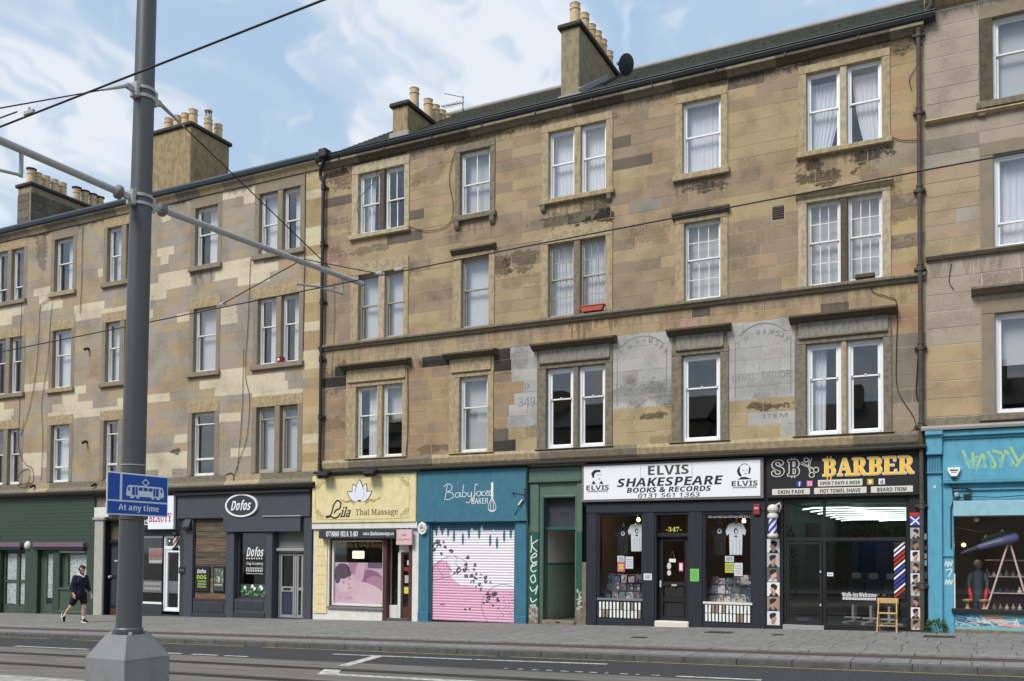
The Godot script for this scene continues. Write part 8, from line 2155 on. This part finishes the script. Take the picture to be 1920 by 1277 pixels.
# ------------------------------------------------------------------ the walking person
# Surface nets over a smooth union of tapered capsules: [a, b, radius a, radius b]
func field_mesh(bones: Array, cell: float, k: float) -> MB:
	var lo := Vector3(1e9, 1e9, 1e9)
	var hi := -lo
	for q in bones:
		var r := maxf(q[2], q[3]) + k + 2.0 * cell
		lo = lo.min(q[0].min(q[1]) - Vector3.ONE * r)
		hi = hi.max(q[0].max(q[1]) + Vector3.ONE * r)
	var n := Vector3i((hi - lo) / cell) + Vector3i.ONE * 2
	var f := PackedFloat32Array()
	f.resize(n.x * n.y * n.z)
	f.fill(1.0)
	for q in bones:
		var r := maxf(q[2], q[3]) + k + 2.0 * cell
		var a := Vector3i((q[0].min(q[1]) - Vector3.ONE * r - lo) / cell)
		var e := Vector3i((q[0].max(q[1]) + Vector3.ONE * r - lo) / cell)
		var ab: Vector3 = q[1] - q[0]
		var l2 := maxf(ab.length_squared(), 1e-8)
		for z in range(maxi(a.z, 0), mini(e.z + 1, n.z)):
			for y in range(maxi(a.y, 0), mini(e.y + 1, n.y)):
				for x in range(maxi(a.x, 0), mini(e.x + 1, n.x)):
					var p := lo + Vector3(x, y, z) * cell
					var t := clampf((p - q[0]).dot(ab) / l2, 0, 1)
					var d: float = p.distance_to(q[0] + ab * t) - lerpf(q[2], q[3], t)
					var i := x + n.x * (y + n.y * z)
					var o := f[i]
					var h := maxf(k - absf(o - d), 0.0) / k
					f[i] = minf(o, d) - h * h * k * 0.25
	var at := {}
	var b := MB.new()
	var sx := [1, n.x, n.x * n.y]
	for z in range(0, n.z - 1):
		for y in range(0, n.y - 1):
			for x in range(0, n.x - 1):
				var i := x + n.x * (y + n.y * z)
				var s := f[i] < 0
				var same := (f[i + 1] < 0) == s and (f[i + sx[1]] < 0) == s and (f[i + sx[2]] < 0) == s and (f[i + 1 + sx[1]] < 0) == s and (f[i + 1 + sx[2]] < 0) == s and (f[i + sx[1] + sx[2]] < 0) == s and (f[i + 1 + sx[1] + sx[2]] < 0) == s
				if same: continue
				var sum := Vector3.ZERO
				var c := 0
				for ax in 3:
					for u in 2:
						for w in 2:
							var o := [Vector3i(0, u, w), Vector3i(u, 0, w), Vector3i(u, w, 0)][ax] as Vector3i
							var j: int = i + o.x + o.y * sx[1] + o.z * sx[2]
							var g := f[j]; var h := f[j + sx[ax]]
							if (g < 0) != (h < 0):
								var p := Vector3(o)
								p[ax] += g / (g - h)
								sum += p
								c += 1
				at[i] = lo + (Vector3(x, y, z) + sum / c) * cell
	var grad := func(p: Vector3) -> Vector3:
		var q := ((p - lo) / cell).round()
		var i := clampi(int(q.x), 1, n.x - 2) + n.x * (clampi(int(q.y), 1, n.y - 2) + n.y * clampi(int(q.z), 1, n.z - 2))
		return Vector3(f[i + 1] - f[i - 1], f[i + sx[1]] - f[i - sx[1]], f[i + sx[2]] - f[i - sx[2]]).normalized()
	for i in at:
		for ax in 3:
			var g: float = f[i]
			var h: float = f[i + sx[ax]]
			if (g < 0) == (h < 0): continue
			var u: int = sx[(ax + 1) % 3]
			var w: int = sx[(ax + 2) % 3]
			if not (at.has(i - u) and at.has(i - w) and at.has(i - u - w)): continue
			var p := [at[i], at[i - u], at[i - u - w], at[i - w]]
			if g > 0: p.reverse()
			var m := p.map(func(q): return grad.call(q))
			b.squad(p[0], p[1], p[2], p[3], m[0], m[1], m[2], m[3])
	return b

func add_person() -> void:
	var px := -24.86
	var pz := 3.55
	var t := thing("person", "person in a navy jumper and black shorts walking right along the footway", "person", Vector3(px, gy(px) + 0.0, pz))
	var skin := mat("skin", C(206, 158, 136), 0.55)
	var navy := mat("jumper", C(30, 36, 56), 0.95, {"tex": "grain", "s": Vector3(3, 3, 3)})
	var shorts := mat("shorts", C(24, 25, 30), 0.9)
	var hair := mat("hair", C(44, 32, 26), 0.85)
	var V := func(x: float, y: float, z: float) -> Vector3: return Vector3(x, y, z)
	# +x is forward, +z the person's right
	var hipR := Vector3(-0.02, 0.9, 0.1); var hipL := Vector3(0.03, 0.9, -0.1)
	var knR := Vector3(-0.24, 0.49, 0.11); var anR := Vector3(-0.53, 0.2, 0.11)
	var knL := Vector3(0.1, 0.48, -0.1); var anL := Vector3(0.08, 0.1, -0.1)
	var ch := Vector3(0.04, 1.3, 0)
	var shR := Vector3(0.02, 1.41, 0.185); var shL := Vector3(0.04, 1.41, -0.185)
	var elR := Vector3(-0.03, 1.1, 0.25); var elL := Vector3(0.06, 1.1, -0.25)
	var wrR := Vector3(0.06, 0.9, 0.26); var wrL := Vector3(0.22, 0.88, -0.25)
	var neck := Vector3(0.06, 1.48, 0); var head := Vector3(0.11, 1.655, 0.01)
	var body := [[Vector3(0.0, 0.93, -0.06), Vector3(0.0, 0.93, 0.06), 0.12, 0.12], [Vector3(0, 0.95, 0), ch, 0.12, 0.13], [Vector3(0.03, 1.34, -0.1), Vector3(0.03, 1.34, 0.1), 0.09, 0.09], [neck + Vector3(-0.02, -0.05, 0), neck + Vector3(0.03, 0.08, 0), 0.058, 0.055],
		[hipR, knR, 0.095, 0.062], [knR, anR, 0.062, 0.04], [hipL, knL, 0.095, 0.062], [knL, anL, 0.062, 0.04], [knR.lerp(anR, 0.3) + Vector3(-0.02, -0.01, 0), knR.lerp(anR, 0.5), 0.056, 0.05], [knL.lerp(anL, 0.2) + Vector3(-0.02, 0, 0), knL.lerp(anL, 0.45) + Vector3(-0.015, 0, 0), 0.056, 0.052],
		[shR, elR, 0.055, 0.045], [elR, wrR, 0.044, 0.03], [shL, elL, 0.055, 0.045], [elL, wrL, 0.044, 0.03]]
	var bm := field_mesh(body, 0.014, 0.04)
	# head with brow, nose, chin, ears
	var f := Vector3(0.94, -0.3, 0.12).normalized()
	var r := Vector3(-0.12, 0, 0.99).normalized()
	var u := r.cross(f).normalized()
	if u.y < 0: u = -u
	var hd := [[head + u * 0.035 - f * 0.02, head + u * 0.025 + f * 0.02, 0.092, 0.088], [head - u * 0.04 + f * 0.035, head - u * 0.085 + f * 0.055, 0.066, 0.045], [head + f * 0.095 + u * 0.01, head + f * 0.118 - u * 0.03, 0.012, 0.018], [head + f * 0.088 + u * 0.03 - r * 0.035, head + f * 0.088 + u * 0.03 + r * 0.035, 0.016, 0.016], [head + f * 0.09 - u * 0.066 - r * 0.018, head + f * 0.09 - u * 0.066 + r * 0.018, 0.012, 0.012],
		[head + r * 0.083 - f * 0.005 + u * 0.015, head + r * 0.083 - f * 0.012 - u * 0.025, 0.018, 0.013], [head - r * 0.083 - f * 0.005 + u * 0.015, head - r * 0.083 - f * 0.012 - u * 0.025, 0.018, 0.013], [head - u * 0.06 - f * 0.02, neck + Vector3(0.01, 0.02, 0), 0.055, 0.056]]
	var hm := field_mesh(hd, 0.006, 0.018)
	bm.v.append_array(hm.v); bm.n.append_array(hm.n); bm.c.append_array(hm.c); bm.u.append_array(hm.u)
	for s in [[wrR, Vector3(0.25, -0.95, 0.0), 1.0], [wrL, Vector3(0.35, -0.93, 0.05), -1.0]]:   # hands: palm, four fingers, thumb
		var d: Vector3 = s[1].normalized()
		var fw := (Vector3(1, 0, 0) - d * d.x).normalized()        # across the palm, towards the thumb
		var inn := d.cross(fw) * 1.0
		if inn.z * s[2] > 0: inn = -inn                          # the palm faces the thigh
		var hb := [[s[0], s[0] + d * 0.03, 0.029, 0.027]]
		for i in 4:
			var o := fw * (0.03 - i * 0.02)
			var kn: Vector3 = s[0] + d * (0.095 - absf(i - 1.2) * 0.006) + o
			hb.append([s[0] + d * 0.03 + o * 0.7, kn, 0.015, 0.0125])
			var ln: float = [0.036, 0.042, 0.038, 0.03][i]
			var m1 := kn + (d + inn * 0.35).normalized() * ln
			var m2 := m1 + (d + inn * 1.1).normalized() * ln * 0.7
			hb.append([kn, m1, 0.0105, 0.0095]); hb.append([m1, m2, 0.0095, 0.0085])
		var th: Vector3 = s[0] + d * 0.025 + fw * 0.028
		hb.append([th, th + (d + fw * 0.8 + inn * 0.3).normalized() * 0.04, 0.014, 0.0115]); hb.append([th + (d + fw * 0.8 + inn * 0.3).normalized() * 0.04, th + (d * 1.7 + fw * 0.9 + inn * 0.5).normalized() * 0.072, 0.011, 0.009])
		var q := field_mesh(hb, 0.004, 0.008)
		bm.v.append_array(q.v); bm.n.append_array(q.n); bm.c.append_array(q.c); bm.u.append_array(q.u)
	obj("body", bm, skin, t, true)
	var up := Vector3.UP
	obj("jumper", field_mesh([[Vector3(0.0, 0.9, -0.05), Vector3(0.0, 0.9, 0.05), 0.145, 0.145], [Vector3(0, 0.93, 0), Vector3(0.045, 1.22, 0), 0.145, 0.15], [Vector3(0.035, 1.28, -0.09), Vector3(0.035, 1.28, 0.09), 0.135, 0.135], [Vector3(0.06, 1.34, -0.06), Vector3(0.06, 1.34, 0.06), 0.125, 0.125], [Vector3(0.03, 1.39, -0.15), Vector3(0.03, 1.39, 0.15), 0.075, 0.075], [shR, elR, 0.078, 0.066], [elR, elR.lerp(wrR, 0.62), 0.064, 0.05], [shL, elL, 0.078, 0.066], [elL, elL.lerp(wrL, 0.5), 0.064, 0.052], [Vector3(0.04, 1.42, 0), Vector3(0.05, 1.46, 0), 0.082, 0.07]], 0.012, 0.035), navy, t, true)
	obj("collar", MB.new().tube([Vector3(0.175, 1.42, 0.0), Vector3(0.145, 1.465, 0.05), Vector3(0.06, 1.5, 0.075), Vector3(-0.01, 1.52, 0.045), Vector3(-0.01, 1.52, -0.045), Vector3(0.06, 1.5, -0.075), Vector3(0.145, 1.465, -0.05), Vector3(0.175, 1.42, 0.0)], 0.018, 8), M.white, t, true)
	obj("shorts", field_mesh([[Vector3(0.0, 0.86, -0.06), Vector3(0.0, 0.86, 0.06), 0.148, 0.148], [hipR + up * -0.03, hipR.lerp(knR, 0.66), 0.122, 0.105], [hipL + up * -0.03, hipL.lerp(knL, 0.62), 0.122, 0.1]], 0.012, 0.03), shorts, t, true)
	obj("hair", field_mesh([[head + u * 0.075 - f * 0.03, head + u * 0.085 + f * 0.05, 0.072, 0.05], [head + u * 0.03 - f * 0.055, head - u * 0.02 - f * 0.06, 0.078, 0.05], [head + u * 0.06 + r * 0.05 - f * 0.01, head + u * 0.02 + r * 0.068 - f * 0.02, 0.045, 0.03], [head + u * 0.06 - r * 0.05 - f * 0.01, head + u * 0.02 - r * 0.068 - f * 0.02, 0.045, 0.03], [head + u * 0.085 + f * 0.06 - r * 0.03, head + u * 0.08 + f * 0.06 + r * 0.03, 0.04, 0.04]], 0.008, 0.02), hair, t, true)
	obj("beard", field_mesh([[head - u * 0.1 + f * 0.05 - r * 0.02, head - u * 0.1 + f * 0.05 + r * 0.02, 0.042, 0.042], [head - u * 0.03 + r * 0.066 + f * 0.0, head - u * 0.085 + r * 0.035 + f * 0.04, 0.016, 0.028], [head - u * 0.03 - r * 0.066 + f * 0.0, head - u * 0.085 - r * 0.035 + f * 0.04, 0.016, 0.028]], 0.006, 0.015), hair, t, true)
	for s in [-1, 1]:
		obj("eye", MB.new().lathe(head + f * 0.093 + r * 0.032 * s + u * 0.008 - up * 0.006, [[0.0, 0.0], [0.01, 0.003], [0.01, 0.008], [0.0, 0.011]], 8), M.ink, t, true)
	obj("mouth", MB.new().tube([head + f * 0.101 - u * 0.064 - r * 0.02, head + f * 0.105 - u * 0.064, head + f * 0.101 - u * 0.064 + r * 0.02], 0.005, 6), M.red_dark, t, true)
	for q in [[anR, Vector3(0.16, -0.98, 0), Vector3(0.98, 0.16, 0)], [anL, Vector3(0.99, -0.08, 0.02), Vector3(0.1, 1, 0)]]:
		var fd: Vector3 = q[1].normalized()
		var fu: Vector3 = q[2].normalized()
		var c: Vector3 = q[0] - fu * 0.035
		obj("sock", field_mesh([[q[0] + fu * 0.0, q[0] + (knR - anR if q[0] == anR else knL - anL).normalized() * 0.09, 0.047, 0.047]], 0.01, 0.02), M.white, t, true)
		obj("trainer", field_mesh([[c - fd * 0.055 + fu * 0.01, c + fd * 0.05 + fu * 0.005, 0.05, 0.046], [c + fd * 0.05, c + fd * 0.15 - fu * 0.012, 0.046, 0.036], [c - fd * 0.04 + fu * 0.05, c + fd * 0.01 + fu * 0.045, 0.04, 0.04]], 0.009, 0.02), shorts, t, true)
		obj("sole", field_mesh([[c - fd * 0.07 - fu * 0.045, c + fd * 0.03 - fu * 0.05, 0.034, 0.036], [c + fd * 0.03 - fu * 0.05, c + fd * 0.15 - fu * 0.042, 0.036, 0.03]], 0.009, 0.02), M.white, t, true)
		obj("trainer_stripe", MB.new().tube([c - fd * 0.02 + r * 0.052 - fu * 0.01, c + fd * 0.04 + r * 0.05 + fu * 0.02], 0.012, 6), M.white, t, true)
	obj("headphone", MB.new().tube([head + r * 0.09 + u * 0.01, head + r * 0.11 + u * 0.01], [0.04, 0.034], 14), M.ink, t, true)
